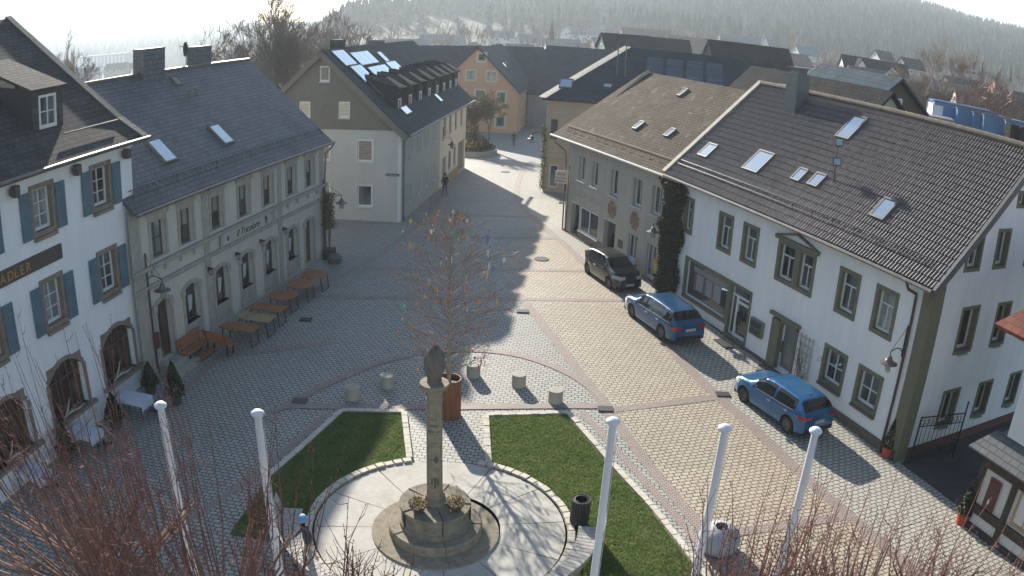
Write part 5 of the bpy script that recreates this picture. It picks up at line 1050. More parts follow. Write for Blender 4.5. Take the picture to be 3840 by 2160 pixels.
for i, (src, px, r, s, lab) in enumerate(((proto, 2440, 380, .9, 'bare tree left of the pale one above the dark brown roof'), (proto, 2230, 300, .7, 'low bushy bare tree right of the low white house by the conifer'), (proto, 2000, 420, .7, 'bare tree above the glinting roofs left of the conifer'), (proto2, 3120, 300, .8, 'slender pinkish bare tree above the white turquoise roofed house'), (proto2, 2700, 330, .9, 'reddish bare tree over the brownish apartment roof'),
        (proto2, 3390, 330, .9, 'pinkish bare tree among the conifers above the grey house'), (proto, 3240, 260, .7, 'pale bare tree left of the tower like house'), (proto2, 3690, 240, .9, 'pink round bare tree before dark forest at far right'), (proto, 3620, 200, .75, 'pale slim bare tree behind the blue terrace'), (proto2, 3760, 120, .75, 'reddish bare birch standing between the blue terrace houses'),
        (proto, 3560, 120, .6, 'bare tree left of the blue terrace end wall'), (proto2, 3800, 210, .9, 'reddish bare tree by the pale house at the right edge'), (proto, 1720, 380, .8, 'bare tree behind the pale blue house above the apricot roof'), (proto, 1830, 300, .6, 'small bare tree left of the glinting roof'), (proto2, 2900, 250, .6, 'low reddish bare tree behind the black roofed house'), (proto, 1230, 180, .8, 'bare tree right of the tall group, above the solar roof top corner'), (proto, 1050, 200, .9, 'hazy bare tree far behind the tall group'), (proto, 700, 210, .6, 'low hazy bare tree left of the bushy one in the valley'), (proto2, 90, 170, .6, 'low hazy bare tree against the inn roof slope'))):
    d = ray(px, 200); k = r/math.hypot(d.x, d.y); x, y = d.x*k, d.y*k; dup(src, (x, y, ground_z(x, y)), i*1.3, lab, s)
# far woods
def conifer(m, x, y, z, h, w, rnd, n=6):
    mi = rnd.randint(0, 2); ph = rnd.random()*6; i0 = len(m.v)
    for k, (f0, rr_) in enumerate(((.08, 1), (.38, .72), (.66, .42))):
        b = len(m.v); tz = z+h*min(1, f0+.42)
        for j in range(n): a = ph+2*math.pi*j/n; q = w*rr_*rnd.uniform(.75, 1.2); m.v.append((x+math.cos(a)*q, y+math.sin(a)*q, z+h*f0-rnd.random()*h*.05))
        m.v.append((x, y, tz))
        for j in range(n): m.f.append((b+j, b+(j+1) % n, b+n)); m.m.append(mi); m.uv.append([(0, 0)]*3)
con = [plain('conifer_a', (.03, .044, .025), 1, 0), plain('conifer_b', (.042, .057, .033), 1, 0), plain('conifer_c', (.055, .062, .04), 1, 0)]
rnd = random.Random(77); m = MB()
for _ in range(11500):
    az = rnd.uniform(-19, 41); r = 1250*math.sqrt(rnd.uniform(.16, 1.0))
    lo = lerp(az, [(-19, 480), (-5, 620), (5, 560), (20, 450), (32, 330), (41, 300)])
    if r < lo and rnd.random() > .06: continue
    x, y = r*math.sin(R_(az)), r*math.cos(R_(az)); conifer(m, x, y, ground_z(x, y)-1, rnd.uniform(13, 23), rnd.uniform(3, 4.6), rnd)
o = m.build('forest', con); o['kind'] = 'stuff'; o['label'] = 'dark conifer forest covering the hill behind the town'; o['category'] = 'forest'
m = MB()
for _ in range(1500):                                   # bare broadleaf crowns in patches
    az = rnd.uniform(-17, 41); r = rnd.uniform(300, 1100)
    if math.sin(az*.9)*math.cos(r*.013+az) < .1 and r > 480: continue
    if r < 420 and rnd.random() < .35: continue
    x, y = r*math.sin(R_(az)), r*math.cos(R_(az)); z = ground_z(x, y); h = rnd.uniform(9, 17); mi = rnd.randint(0, 1)
    for k in range(46):
        a = rnd.random()*6.28; e = rnd.random(); q = Vector((x, y, z+h*.35)); d = Vector((math.cos(a)*h*.3*math.sin(e*2.6), math.sin(a)*h*.3*math.sin(e*2.6), h*.68*e)); s_ = Vector((rnd.gauss(0, .25), rnd.gauss(0, .25), rnd.gauss(0, .2)))
        m.face([q+d*.55-s_*.5, q+d*.55+s_*.5, q+d+Vector((rnd.gauss(0, .4), rnd.gauss(0, .4), 0))], mi)
o = m.build('bare_woods', [plain('woods_a', (.20, .155, .13), .95, .05), plain('woods_b', (.15, .125, .09), .95, .05)]); o['kind'] = 'stuff'; o['label'] = 'patches of leafless broadleaf wood between houses and conifers'; o['category'] = 'woods'
m = MB(); 
for _ in range(3800):
    az = rnd.uniform(-46, -14); r = rnd.uniform(1000, 2700); x, y = r*math.sin(R_(az)), r*math.cos(R_(az)); conifer(m, x, y, ground_z(x, y)-2, rnd.uniform(18, 30), rnd.uniform(9, 14), rnd, 5)
o = m.build('ridge_forest', con); o['kind'] = 'stuff'; o['label'] = 'wooded ridge across the misty valley on the left'; o['category'] = 'forest'
cf = thing('conifer_tree', 'single tall dark conifer among the white hillside houses', 'tree', gl(at(2068, 150, 330))); m = MB(); rr = random.Random(1); h = at(2068, 84, 330).z-cf.location.z
for k in range(9): m.lathe([(3.9*(1-k/9.5)+.2, h*(k*.1)), (.2, h*(k*.1+.22))], cf.location, 11)
m.build('crown', con[0], cf)
# ================================================================== DECORATED TREE
tb = gp(1668, 1560); tb.z = gz(tb.y); tb.y = 25.05; tb.x = -2.05
pl = thing('wooden_planter', 'tall reddish brown wooden slat box holding the decorated tree behind the column', 'planter', tb); local(pl)
pw = wood('planter_wood', (.23, .09, .045), .6, (8, 8, .6)); m = MB()
for k in range(16): a = k*math.pi/8; c_, s_ = math.cos(a), math.sin(a); T_ = lambda x, y, z, c_=c_, s_=s_: Vector((c_*x-s_*y, s_*x+c_*y, z)); m.box(T_, .40, .44, -.083, .083, .02, 1.45)
m.build('slat_wall', pw, pl); m = MB(); m.lathe([(.39, .0), (.39, 1.3), (0, 1.32)], (0, 0, 0), 20); m.build('liner', plain('planter_dark', (.04, .03, .025)), pl)
et = thing('decorated_tree', 'tall bare birch hung with coloured easter ribbons and eggs, in the wooden planter', 'tree', tb); local(et)
TH = 7.0; rnd = random.Random(5); mt, mc, tips = MB(), MB(), []
trunk = [Vector((0, 0, 1.1)), Vector((.03, 0, 3)), Vector((-.04, .05, 4.8)), Vector((.0, .02, 6.2)), Vector((.05, 0, 7.35))]; mt.tube(trunk, [.085, .07, .05, .03, .012], 8)
for k in range(135):
    f = (k+.5)/135; z = 1.6+f*5.5; i = 0; a = k*2.4; reach = 2.05*math.sin(min(1, (1-f)*1.5+.12)*1.57)*(.6+.4*rnd.random())*(1 if f > .15 else .75)
    base = Vector((0, 0, z)); d = Vector((math.cos(a), math.sin(a), .45+.5*f))
    branch(mc, base, d, reach, .017*(1.2-f*.6), 2, rnd, .6, .25, tips, 3, 3, .55, (3, 4), .0055, .12)
mt.build('trunk', plain('birch_trunk', (.30, .26, .21), .85, .15, var=.35, scale=8), et); mc.build('crown', plain('birch_twigs', (.22, .18, .16), .6, .4, var=.4), et)
ocol = [('orange', (.60, .20, .06)), ('orange', (.55, .24, .09)), ('white', (.6, .6, .56)), ('pink', (.5, .15, .16)), ('red', (.42, .06, .06)), ('turquoise', (.12, .45, .38)), ('yellow', (.6, .42, .12)), ('green', (.18, .34, .14)), ('blue', (.10, .18, .40))]
om = [plain('ornament_%s_%d' % (c, i), v, .55, .3, var=.15) for i, (c, v) in enumerate(ocol)]
rnd.shuffle(tips); protos = {}
def ornament(i, kind):
    key = (i, kind)
    if key in protos: return protos[key]
    m = MB()
    if kind == 0: m.lathe([(0, -.085), (.035, -.06), (.048, -.02), (.038, .03), (0, .06)], (0, 0, 0), 8)
    elif kind == 1: m.bx(-.028, .028, -.004, .004, -.17, 0); m.bx(-.05, -.02, -.003, .003, -.12, .01); m.bx(.02, .045, -.003, .003, -.14, .01)
    else: m.tube([(0, 0, 0), (.02, 0, -.1), (-.03, .01, -.2), (.03, 0, -.34)], [.012, .02, .02, .012], 4); m.tube([(0, 0, 0), (-.06, 0, -.07), (-.05, 0, -.22)], [.012, .018, .01], 4)
    o = m.build('ornament', om[i]); protos[key] = o; return o
used = set(); n_orn = 0
for j, (p, q) in enumerate(tips):
    if n_orn >= 190: break
    if p.z < 1.5: continue
    i = rnd.choice([0, 0, 0, 1, 1, 2, 2, 3, 3, 4, 5, 6, 7, 8]); kind = rnd.choice([0, 0, 1, 2] if ocol[i][0] != 'turquoise' else [2])
    o = ornament(i, kind)
    if (i, kind) in used: o = o.copy(); col.objects.link(o)
    used.add((i, kind)); o.location = tb+p+Vector((0, 0, -.01)); o.rotation_euler = (0, 0, rnd.random()*6); s_ = rnd.uniform(.55, 1.0); o.scale = (s_, s_, s_)
    o['label'] = '%s %s hanging from the twigs of the decorated birch' % (ocol[i][0], ('egg', 'paper tag', 'ribbon')[kind]); o['category'] = 'ornament'; o['group'] = 'easter ornaments on the birch'; n_orn += 1
# ================================================================== COLUMN
cc = Vector((-1.84, 18.1, 0)); mon = thing('stone_column', 'weathered stone column with flame finial on a round stepped base', 'monument', cc)
st = plain('monument_stone', (.26, .225, .17), .88, .15, var=.3, scale=5); m = MB()
m.lathe([(1.78, .0), (1.78, .10), (1.3, .11), (1.3, .36), (1.27, .4), (0, .41)], cc, 56); m.build('base_step', st, mon)
m = MB(); m.lathe([(.99, .40), (.99, .52), (.93, .56), (.93, .95), (.98, 1.0), (.98, 1.06), (0, 1.08)], cc, 56); m.build('base_drum', plain('drum_stone', (.22, .195, .15), .88, .15, var=.4, scale=3), mon)
jm = plain('joint_dark', (.05, .045, .04)); m = MB()
for a in (0, 72, 144, 216, 288): c_, s_ = math.cos(R_(a-72)), math.sin(R_(a-72)); T_ = lambda x, y, z, c_=c_, s_=s_: cc+Vector((c_*x-s_*y, s_*x+c_*y, z)); m.box(T_, .3, 1.302, -.006, .006, .42, 1.083) if 0 else (m.box(T_, .3, .984, -.006, .006, .95, 1.084), m.box(T_, .9, .99, -.006, .006, .41, 1.05), m.box(T_, 1.0, 1.303, -.006, .006, .1, .414), m.box(T_, 1.3, 1.783, -.006, .006, .02, .106))
m.build('joint', jm, mon)
m = MB(); m.lathe([(.31, 1.07), (.31, 1.22), (.27, 1.25), (.28, 1.33), (.225, 1.38), (.215, 1.5), (.205, 4.1), (.205, 4.2), (.225, 4.22), (.225, 4.27), (.205, 4.3), (.21, 4.45), (.36, 4.62), (.37, 4.68), (.37, 4.72), (0, 4.73)], cc, 40); m.build('shaft', st, mon)
m = MB(); n, rows = 48, 26; prof = [(0, .19), (.08, .185), (.16, .18), (.22, .2), (.3, .235), (.45, .262), (.6, .262), (.72, .235), (.83, .18), (.92, .11), (.98, .045), (1, .005)]
for j in range(rows+1):
    f = j/rows; R0 = lerp(f, prof)
    for k in range(n):
        a = 2*math.pi*k/n; tw = a+f*2.3; rr_ = R0*(1+(.085*math.sin(7*tw)+.03*math.sin(13*tw+1)) * (1 if f > .17 else 0)); m.v.append((cc.x+rr_*math.cos(a)+.03*f*f, cc.y+rr_*math.sin(a), cc.z+4.72+f*1.0+.02*math.sin(7*tw)*(f > .2)))
for j in range(rows):
    for k in range(n): m.f.append((j*n+k, j*n+(k+1) % n, (j+1)*n+(k+1) % n, (j+1)*n+k)); m.m.append(0); m.uv.append([(0, 0)]*4)
m.build('flame_finial', plain('finial_stone', (.15, .13, .11), .85, .2, var=.3), mon, smooth=True)
eng = plain('engraving', (.10, .085, .065), .9)
def engrave(s, z, size, r=.212):
    for i, ch in enumerate(s):
        a = R_(-90-(len(s)-1)*size*.62/r*28.6+i*size*.62/r*57.3+3); nrm = Vector((math.cos(a), math.sin(a), 0)); P = Pl(cc+nrm*r, Vector((-math.sin(a), math.cos(a), 0)), out=1)
        if ch != ' ': textobj(ch, 'engraved_letter', size, P, -size*.3, z, eng, mon, .001, ext=.002)
for s, z, k in (('DIE', 3.72, .09), ('MARKT', 3.54, .085), ('GEMEINDE', 3.36, .07), ('1989', 3.02, .09)): engrave(s, z, k)
m = MB(); P = Pl(cc+Vector((.03, -.205, 0)), (1, 0, 0)); 
for k in range(14): a0, a1 = k*math.pi/7, (k+1)*math.pi/7; m.face([P.at(0, 2.55, .01), P.at(.09*math.cos(a0), 2.55+.12*math.sin(a0), .0), P.at(.09*math.cos(a1), 2.55+.12*math.sin(a1), .0)])
m.box(P.at, -.1, -.06, 1.75, 1.95, 0, .012); m.box(P.at, -.03, .03, 1.65, 2.0, 0, .012); m.box(P.at, .06, .1, 1.75, 1.95, 0, .012); m.build('crest', eng, mon)
fl_m = [plain('pansy_yellow', (.62, .42, .05), .6), plain('pansy_orange', (.55, .22, .06), .6), plain('pansy_leaf', (.06, .09, .03), .7), plain('pansy_white', (.6, .58, .5), .6)]
for px, py, lab in ((1568, 1915, 'left'), (1708, 1910, 'right')):
    q = hz(px, py, 1.08); t = thing('flower_bowl', 'brown bowl of yellow and orange pansies on the drum, %s of the column' % lab, 'flower pot', q, 'flower bowls on the column base'); m = MB(); m.lathe([(.13, 0), (.17, .06), (.25, .2), (.27, .22), (.24, .22), (0, .19)], q, 20); m.build('bowl', plain('bowl_brown', (.10, .055, .04), .7), t)
    m = MB(); rr = random.Random(px)
    for _ in range(420):
        a, e = rr.random()*6.28, rr.random(); rr_ = .27*math.sqrt(rr.random()); p = q+Vector((math.cos(a)*rr_, math.sin(a)*rr_, .22+.16*(1-(rr_/.3)**2)*rr.random()+.03)); s_ = rr.uniform(.018, .034)
        mi = rr.choice([0, 0, 1, 2, 2, 2, 3]); leafq(m, p, s_, rr); m.m[-1] = mi
    m.build('flowers', fl_m, t); m = MB()
    for _ in range(9): a = rr.random()*6.28; m.tube([q+Vector((math.cos(a)*.08, math.sin(a)*.08, .2)), q+Vector((math.cos(a)*.2, math.sin(a)*.2, .5+rr.random()*.2))], [.005, .003], 3)
    m.build('twig', twig_brown, t)
# ================================================================== BOLLARDS, BIN, BENCHES, FLAGPOLES
bp = None
for px, py, lab in ((1325, 1495, 'leftmost stone bollard, standing in shade'), (1453, 1450, 'shaded stone bollard, second from the left'), (1775, 1410, 'stone bollard with bright sunlit top right of the decorated tree'), (1945, 1447, 'sunlit stone bollard, second from the right'), (2082, 1507, 'rightmost sunlit stone bollard at the lawn corner')):
    q = gp(px, py)
    if bp is None:
        m = MB(); m.lathe([(.27, 0), (.27, .36), (.268, .375), (.27, .385), (.27, .475), (.26, .5), (0, .503)], (0, 0, 0), 32); bp = m.build('bollard', plain('bollard_stone', (.40, .37, .30), .85, .15, var=.15)); o = bp
    else: o = bp.copy(); col.objects.link(o)
    o.location = q; tag(o, lab, 'bollard', 'round stone bollards in the square')
q = gp(2168, 1970); q = Vector((2.2, 18.75, .04)); t = thing('litter_bin', 'dark slatted round litter bin on the lawn by the curved bench', 'litter bin', q); local(t); m = MB()
for k in range(22): a = k*2*math.pi/22; c_, s_ = math.cos(a), math.sin(a); T_ = lambda x, y, z, c_=c_, s_=s_: Vector((c_*x-s_*y, s_*x+c_*y, z)); m.box(T_, .24, .275, -.03, .03, .12, .9+.0)
m.build('slats', plain('bin_dark', (.045, .04, .038), .6), t); m = MB(); m.lathe([(.2, .1), (.235, .12), (.235, .88), (.17, .9), (.17, .55), (0, .5)], (0, 0, 0), 24); m.lathe([(.12, 0), (.12, .12)], (0, 0, 0), 12); m.build('drum', plain('bin_black', (.02, .02, .02), .6), t)
def curved_bench(a0, a1, lab, rm, grp='curved slat benches round the terrace'):
    t = thing('curved_bench', lab, 'bench', DC+Vector((math.cos(R_((a0+a1)/2))*4.1, math.sin(R_((a0+a1)/2))*4.1, 0)), grp); m = MB(); n = int((a1-a0)/2.05)
    for k in range(n):
        b0, b1 = R_(a0+(a1-a0)*(k+.07)/n), R_(a0+(a1-a0)*(k+.93)/n); P = [DC+Vector((math.cos(b)*r, math.sin(b)*r, z)) for z in (.44, .47) for b, r in ((b0, 3.88), (b1, 3.88), (b1, 4.42), (b0, 4.42))]
        for f in ((0, 1, 2, 3), (4, 5, 6, 7), (0, 1, 5, 4), (1, 2, 6, 5), (2, 3, 7, 6), (3, 0, 4, 7)): m.face([P[i] for i in f])
    m.build('seat', rm, t); m = MB()
    for k in range(n):
        b0, b1 = R_(a0+(a1-a0)*(k+.1)/n), R_(a0+(a1-a0)*(k+.9)/n); P = [DC+Vector((math.cos(b)*(r+d), math.sin(b)*(r+d), z)) for d in (0, .025) for b, r, z in ((b0, 4.45, .5), (b1, 4.45, .5), (b1, 4.6, .98), (b0, 4.6, .98))]
        for f in ((0, 1, 2, 3), (4, 5, 6, 7), (0, 1, 5, 4), (1, 2, 6, 5), (2, 3, 7, 6), (3, 0, 4, 7)): m.face([P[i] for i in f])
    m.build('backrest', rm, t); m = MB()
    for k in range(4):
        b = R_(a0+(a1-a0)*(k+.4)/4); u = Vector((math.cos(b), math.sin(b), 0)); m.tube([DC+u*3.95, DC+u*3.95+Vector((0, 0, .43)), DC+u*4.42+Vector((0, 0, .43)), DC+u*4.6+Vector((0, 0, .95))], .025, 6); m.tube([DC+u*4.38, DC+u*4.38+Vector((0, 0, .43))], .025, 6)
    m.build('frame', dark_iron, t)
bw = wood('weathered_slats', (.36, .345, .32), .7, (3, 3, 3)); curved_bench(-62, -4, 'curved bench of weathered slats at the lower right of the round terrace', bw); curved_bench(184, 236, 'curved bench half hidden behind red twigs at the lower left of the terrace', bw)
wp = plain('white_pole_paint', (.66, .67, .72), .35, .5, var=.05)
pole = None
for i, (px, py, zt, lab) in enumerate(((600, 1512, 7.3, 'leftmost white flagpole behind the red twigs'), (965, 1542, 7.3, 'white flagpole left of the column base, second from the left'), (2300, 1572, 7.3, 'middle white flagpole in front of the sunlit lawn'), (2720, 1597, 7.3, 'white flagpole over the grey stone ball, second from the right'), (3061, 1608, 7.3, 'rightmost white flagpole below the blue hatchback'))):
    q = hz(px, py, zt); 
    if pole is None:
        pole = thing('flagpole', lab, 'flagpole', (q.x, q.y, 0), 'white flagpoles along the near edge'); local(pole)
        m = MB(); m.tube([(0, 0, 0), (0, 0, 2), (0, 0, zt-.08)], [.085, .08, .066], 20); m.build('pole', wp, pole, smooth=True); m = MB(); m.lathe([(.07, zt-.1), (.105, zt-.08), (.122, zt-.05), (.118, zt-.025), (.08, zt+.01), (0, zt+.025)], (0, 0, 0), 24); m.build('cap', wp, pole, smooth=True); m = MB(); m.tube([(.09, 0, 1.2), (.09, 0, zt-.3)], .006, 4); m.build('halyard', lt, pole)
    else: dup(pole, (q.x, q.y, 0), 0, lab)
# big grey stone ball with opening on the cobbles
q = gp(2700, 2075); q = hz(2700, 2010, .45); t = thing('stone_trough', 'round grey stone planter with a dark opening behind the red twigs', 'planter', (q.x, q.y, 0)); local(t); m = MB(); m.lathe([(.42, 0), (.56, .12), (.62, .32), (.58, .55), (.42, .72), (.2, .79), (.18, .7), (.0, .45)], (0, 0, 0), 36); m.build('bowl', plain('grey_granite', (.30, .32, .34), .7, .3, var=.15), t, smooth=True); m = MB(); rr = random.Random(2)
for _ in range(40): leafq(m, Vector((rr.gauss(0, .08), rr.gauss(0, .08), .74+rr.random()*.06)), .05, rr)
m.build('dead_leaves', plain('dead_leaf', (.12, .06, .04)), t)
# ================================================================== RESTAURANT FURNITURE
tw = wood('table_wood', (.30, .13, .06), .55, (1, 9, 9)); tw2 = wood('light_table_wood', (.36, .25, .14), .55, (1, 14, 14)); bw2 = wood('bench_wood', (.33, .13, .065), .5, (1, 8, 8))
def table(px, py, kind, lab, mat):
    q = gp(px, py, .76); q.z = gz(q.y); t = thing('table', lab, 'table', q, 'wooden tables along the restaurant', rz=R_(90-11.9-90)); local(t); m = MB()
    if kind: m.lathe([(0, .72), (.68, .72), (.7, .735), (.7, .755), (.68, .765), (0, .765)], (0, 0, 0), 32)
    else:
        for k in range(6): m.bx(-.85, .85, -.4+k*.134, -.4+k*.134+.128, .725, .765)
    m.build('tabletop', mat, t); X = .5 if kind else .68; Y = .36 if kind else .32
    for sx in (-1, 1):
        m = MB(); m.tube([(sx*(X+.08), -Y, 0), (sx*X, -Y, .72)], .028, 5); m.tube([(sx*(X+.08), Y, 0), (sx*X, Y, .72)], .028, 5); m.tube([(sx*X, -Y, .71), (sx*X, Y, .71)], .025, 5); m.tube([(sx*(X+.08), -Y, .02), (sx*(X+.08), Y, .02)], .02, 5); m.build('leg', dark_iron, t)
for a in ((1180, 1028, 1, 'farthest round wooden table, nearest the restaurant corner door', tw), (1126, 1063, 1, 'middle one of the three round wooden tables', tw), (1063, 1103, 1, 'nearest round wooden table, beside the rectangular ones', tw), (1003, 1150, 0, 'farthest rectangular reddish table beside the round ones', tw), (960, 1187, 0, 'pale streaked rectangular table between two reddish ones', tw2), (898, 1223, 0, 'nearest rectangular reddish table next to the benches', tw)): table(*a)
def bench(px, py, rz, L, lab, z=.45, shelf=False):
    q = gp(px, py, z); q.z = gz(q.y); t = thing('bench', lab, 'bench', q, 'wooden benches by the restaurant', rz=rz); local(t); m = MB()
    for k in range(3): m.bx(-L/2, L/2, -.22+k*.15, -.22+k*.15+.14, .43, .47)
    m.build('seat', bw2, t); m = MB()
    for k in range(3): y0 = .25+.035*k; m.bx(-L/2, L/2, y0, y0+.03, .52+k*.155, .52+k*.155+.145)
    m.build('backrest', bw2, t)
    if shelf: m = MB(); m.bx(-L/2+.1, L/2-.1, -.55, -.2, .12, .16); m.build('footboard', bw2, t)
    for sx in (-1, 1): m = MB(); m.bx(sx*(L/2-.2)-.03, sx*(L/2-.2)+.03, -.2, -.14, 0, .43); m.bx(sx*(L/2-.2)-.03, sx*(L/2-.2)+.03, .18, .25, 0, .43); m.bx(sx*(L/2-.2)-.03, sx*(L/2-.2)+.03, -.2, .25, .38, .425); m.tube([(sx*(L/2-.2), .22, .4), (sx*(L/2-.2), .36, .97)], .03, 5); m.build('leg', dark_iron, t)
bench(733, 1300, R_(78), 1.75, 'near reddish wooden bench facing the square beside the restaurant door', shelf=True); bench(826, 1282, R_(-20+180), 1.5, 'second wooden bench set crosswise showing its back to the tables')
# inn tables with white cloths
cl = plain('table_cloth_cotton', (.50, .54, .62), .85, .1, var=.06); iron = dark_iron
def cloth_table(px, py, w_):
    q = gp(px, py, .76); q.z = gz(q.y); rz = R_(-8.6)
    t = thing('table', 'cloth covered iron cafe table, %s of three before the inn' % w_, 'table', q, 'cloth covered tables before the inn', rz=rz); local(t); m = MB(); m.bx(-.6, .6, -.35, .35, .7, .735); m.build('tabletop', tw, t)
    for sx in (-1, 1): m = MB(); m.tube([(sx*.5, -.28, 0), (sx*.5, -.28, .7)], .018, 5); m.tube([(sx*.5, .28, 0), (sx*.5, .28, .7)], .018, 5); m.build('leg', iron, t)
    m = MB(); n = 24; rr = random.Random(px)
    for i in range(n):
        for j in range(12):
            def P(i, j):
                u = (i/n-.5)*1.9; v = (j/12-.5)*1.1; z = .745
                if abs(u) > .62: z -= (abs(u)-.62)*.96; u = math.copysign(.625+.03*abs(math.sin(v*14)), u)
                if abs(v) > .37: z -= (abs(v)-.37)*.9; v = math.copysign(.375+.025*abs(math.sin(u*12)), v)
                return Vector((u, v, z))
            m.face([P(i, j), P(i+1, j), P(i+1, j+1), P(i, j+1)])
    c = m.build('tablecloth', cl, smooth=2); c.location = q; c.rotation_euler[2] = rz; tag(c, 'white ribbed tablecloth draped over the %s inn table' % w_, 'tablecloth', 'white tablecloths before the inn')
    for k, (dx, dy) in enumerate(((-.95, .15), (1.0, -.1))):
        s = thing('chair', 'dark iron garden chair at the %s end of the %s cloth covered inn table' % ('near' if k == 0 else 'far', w_), 'chair', q+Matrix.Rotation(rz, 3, 'Z')@Vector((dx, dy, 0)), 'iron chairs before the inn', rz=rz+(0 if k else math.pi)); local(s)
        m = MB(); m.bx(-.2, .2, -.2, .2, .43, .46); m.build('seat', iron, s); m = MB(); m.tube([(.2, -.2, .44), (.24, -.2, .85), (.25, -.1, .95), (.25, .1, .95), (.24, .2, .85), (.2, .2, .44)], .014, 5)
        for y in (-.1, 0, .1): m.tube([(.2, y, .45), (.25, y, .93)], .007, 4)
        m.build('backrest', iron, s); m = MB()
        for x in (-.18, .18):
            for y in (-.18, .18): m.tube([(x*1.1, y*1.1, 0), (x, y, .44)], .012, 5)
        m.build('legs', iron, s)
for a in ((500, 1485, 'farthest'), (310, 1610, 'middle'), (115, 1760, 'nearest')): cloth_table(*a)
ev = leaf_mat('evergreen', (.02, .03, .012), (.055, .06, .028))
def potted(px, py, zoff, h, w, lab, potc, potn, pr=.25, ph=.4, cone=True, mat=None, n=1600, name='potted_conifer', grp='potted evergreens', q=None):
    if q is None: q = gp(px, py, zoff); q.z = gz(q.y)
    t = thing(name, lab, 'potted plant', q, grp); local(t); m = MB(); m.lathe([(pr*.72, 0), (pr*.95, ph*.85), (pr, ph*.86), (pr, ph), (pr*.86, ph), (0, ph*.9)], (0, 0, 0), 20); m.build('pot', plain(potn, potc, .7), t); rr = random.Random(int(px)+3); m = MB()
    for _ in range(n):
        f = rr.random(); r_ = w*((1-f)**.8 if cone else math.sin(math.pi*min(.97, f*.9+.08)))*(.55+.5*rr.random()); a = rr.random()*6.28
        leafq(m, Vector((math.cos(a)*r_, math.sin(a)*r_, ph+f*h)), rr.uniform(.03, .07), rr)
    m.build('foliage', mat or ev, t); return t
potted(652, 1440, .8, 1.3, .45, 'dark clipped evergreen between the inn table and restaurant bench', (.06, .05, .045), 'pot_dark'); potted(560, 1420, .6, .9, .4, 'smaller evergreen at the joint of inn and restaurant', (.06, .05, .045), 'pot_dark'); potted(425, 1540, .7, 1.0, .42, 'evergreen between the farthest and middle inn tables', (.06, .05, .045), 'pot_dark'); potted(240, 1660, .7, 1.1, .42, 'evergreen between the middle and nearest inn tables', (.06, .05, .045), 'pot_dark')
potted(1322, 1690, 0, 1.1, .3, 'thin plant in a red pot by the green corner pilaster', (.33, .06, .035), 'pot_red', .24, .42, q=gp(3322, 1712), n=500); potted(3602, 1955, 0, 1.3, .33, 'dark evergreen in a red pot at the timbered house corner', (.33, .06, .035), 'pot_red', .26, .42, q=gp(3603, 1962)); potted(2148, 860, 0, 1.1, .3, 'clipped conifer in the left doorway of the beige house', (.07, .05, .04), 'pot_dark', .22, .3, q=PF.at(-1.2, .5, -.3)); potted(2275, 930, 0, 1.0, .3, 'clipped conifer in the second doorway of the beige house', (.07, .05, .04), 'pot_dark', .22, .3, q=PF.at(-5.7, .42, -.3))
for (px, py, r_, lab) in ((1255, 990, .42, 'round dark planter bowl at the restaurant far corner'),): q = gp(px, py); t = thing('planter_bowl', lab, 'planter', q); local(t); m = MB(); m.lathe([(.22, 0), (r_, .22), (r_*1.02, .4), (r_*.8, .52), (r_*.6, .5), (0, .42)], (0, 0, 0), 24); m.build('bowl', plain('slate_pot', (.10, .105, .11), .6), t, smooth=True)
q = PB.at(11.95, .5, .45); t = thing('climbing_plant', 'climbing shrub in a square black tub at the restaurant far corner', 'climbing plant', q); m = MB(); m.bx(q.x-.3, q.x+.3, q.y-.3, q.y+.3, q.z-.1, q.z+.55); m.build('tub', plain('black_tub', (.03, .03, .03)), t); m = MB(); rr = random.Random(6)
for k in range(4): m.tube([q+Vector((0, 0, .4)), q+Vector((rr.uniform(-.1, .1), rr.uniform(-.1, .1), 1.5)), q+Vector((rr.uniform(-.15, .15), .05, 2.8))], [.03, .025, .015], 5)
m.build('stem', twig_brown, t); m = MB()
for _ in range(1700): z = rr.uniform(1.7, 3.7); leafq(m, q+Vector((rr.gauss(0, .17), rr.gauss(0, .17), z)), rr.uniform(.03, .07), rr)
m.build('foliage', leaf_mat('olive_foliage', (.05, .045, .02), (.10, .09, .045)), t)
m = MB(); b_ = PB.at(-4.1, .5, .35); dk = thing('menu_case', 'small dark red menu case by the restaurant near door', 'sign', b_); m.box(PB.at, -4.05, -3.72, 1.35, 2.0, .1, .18); m.build('case', plain('menu_red', (.10, .03, .03)), dk)
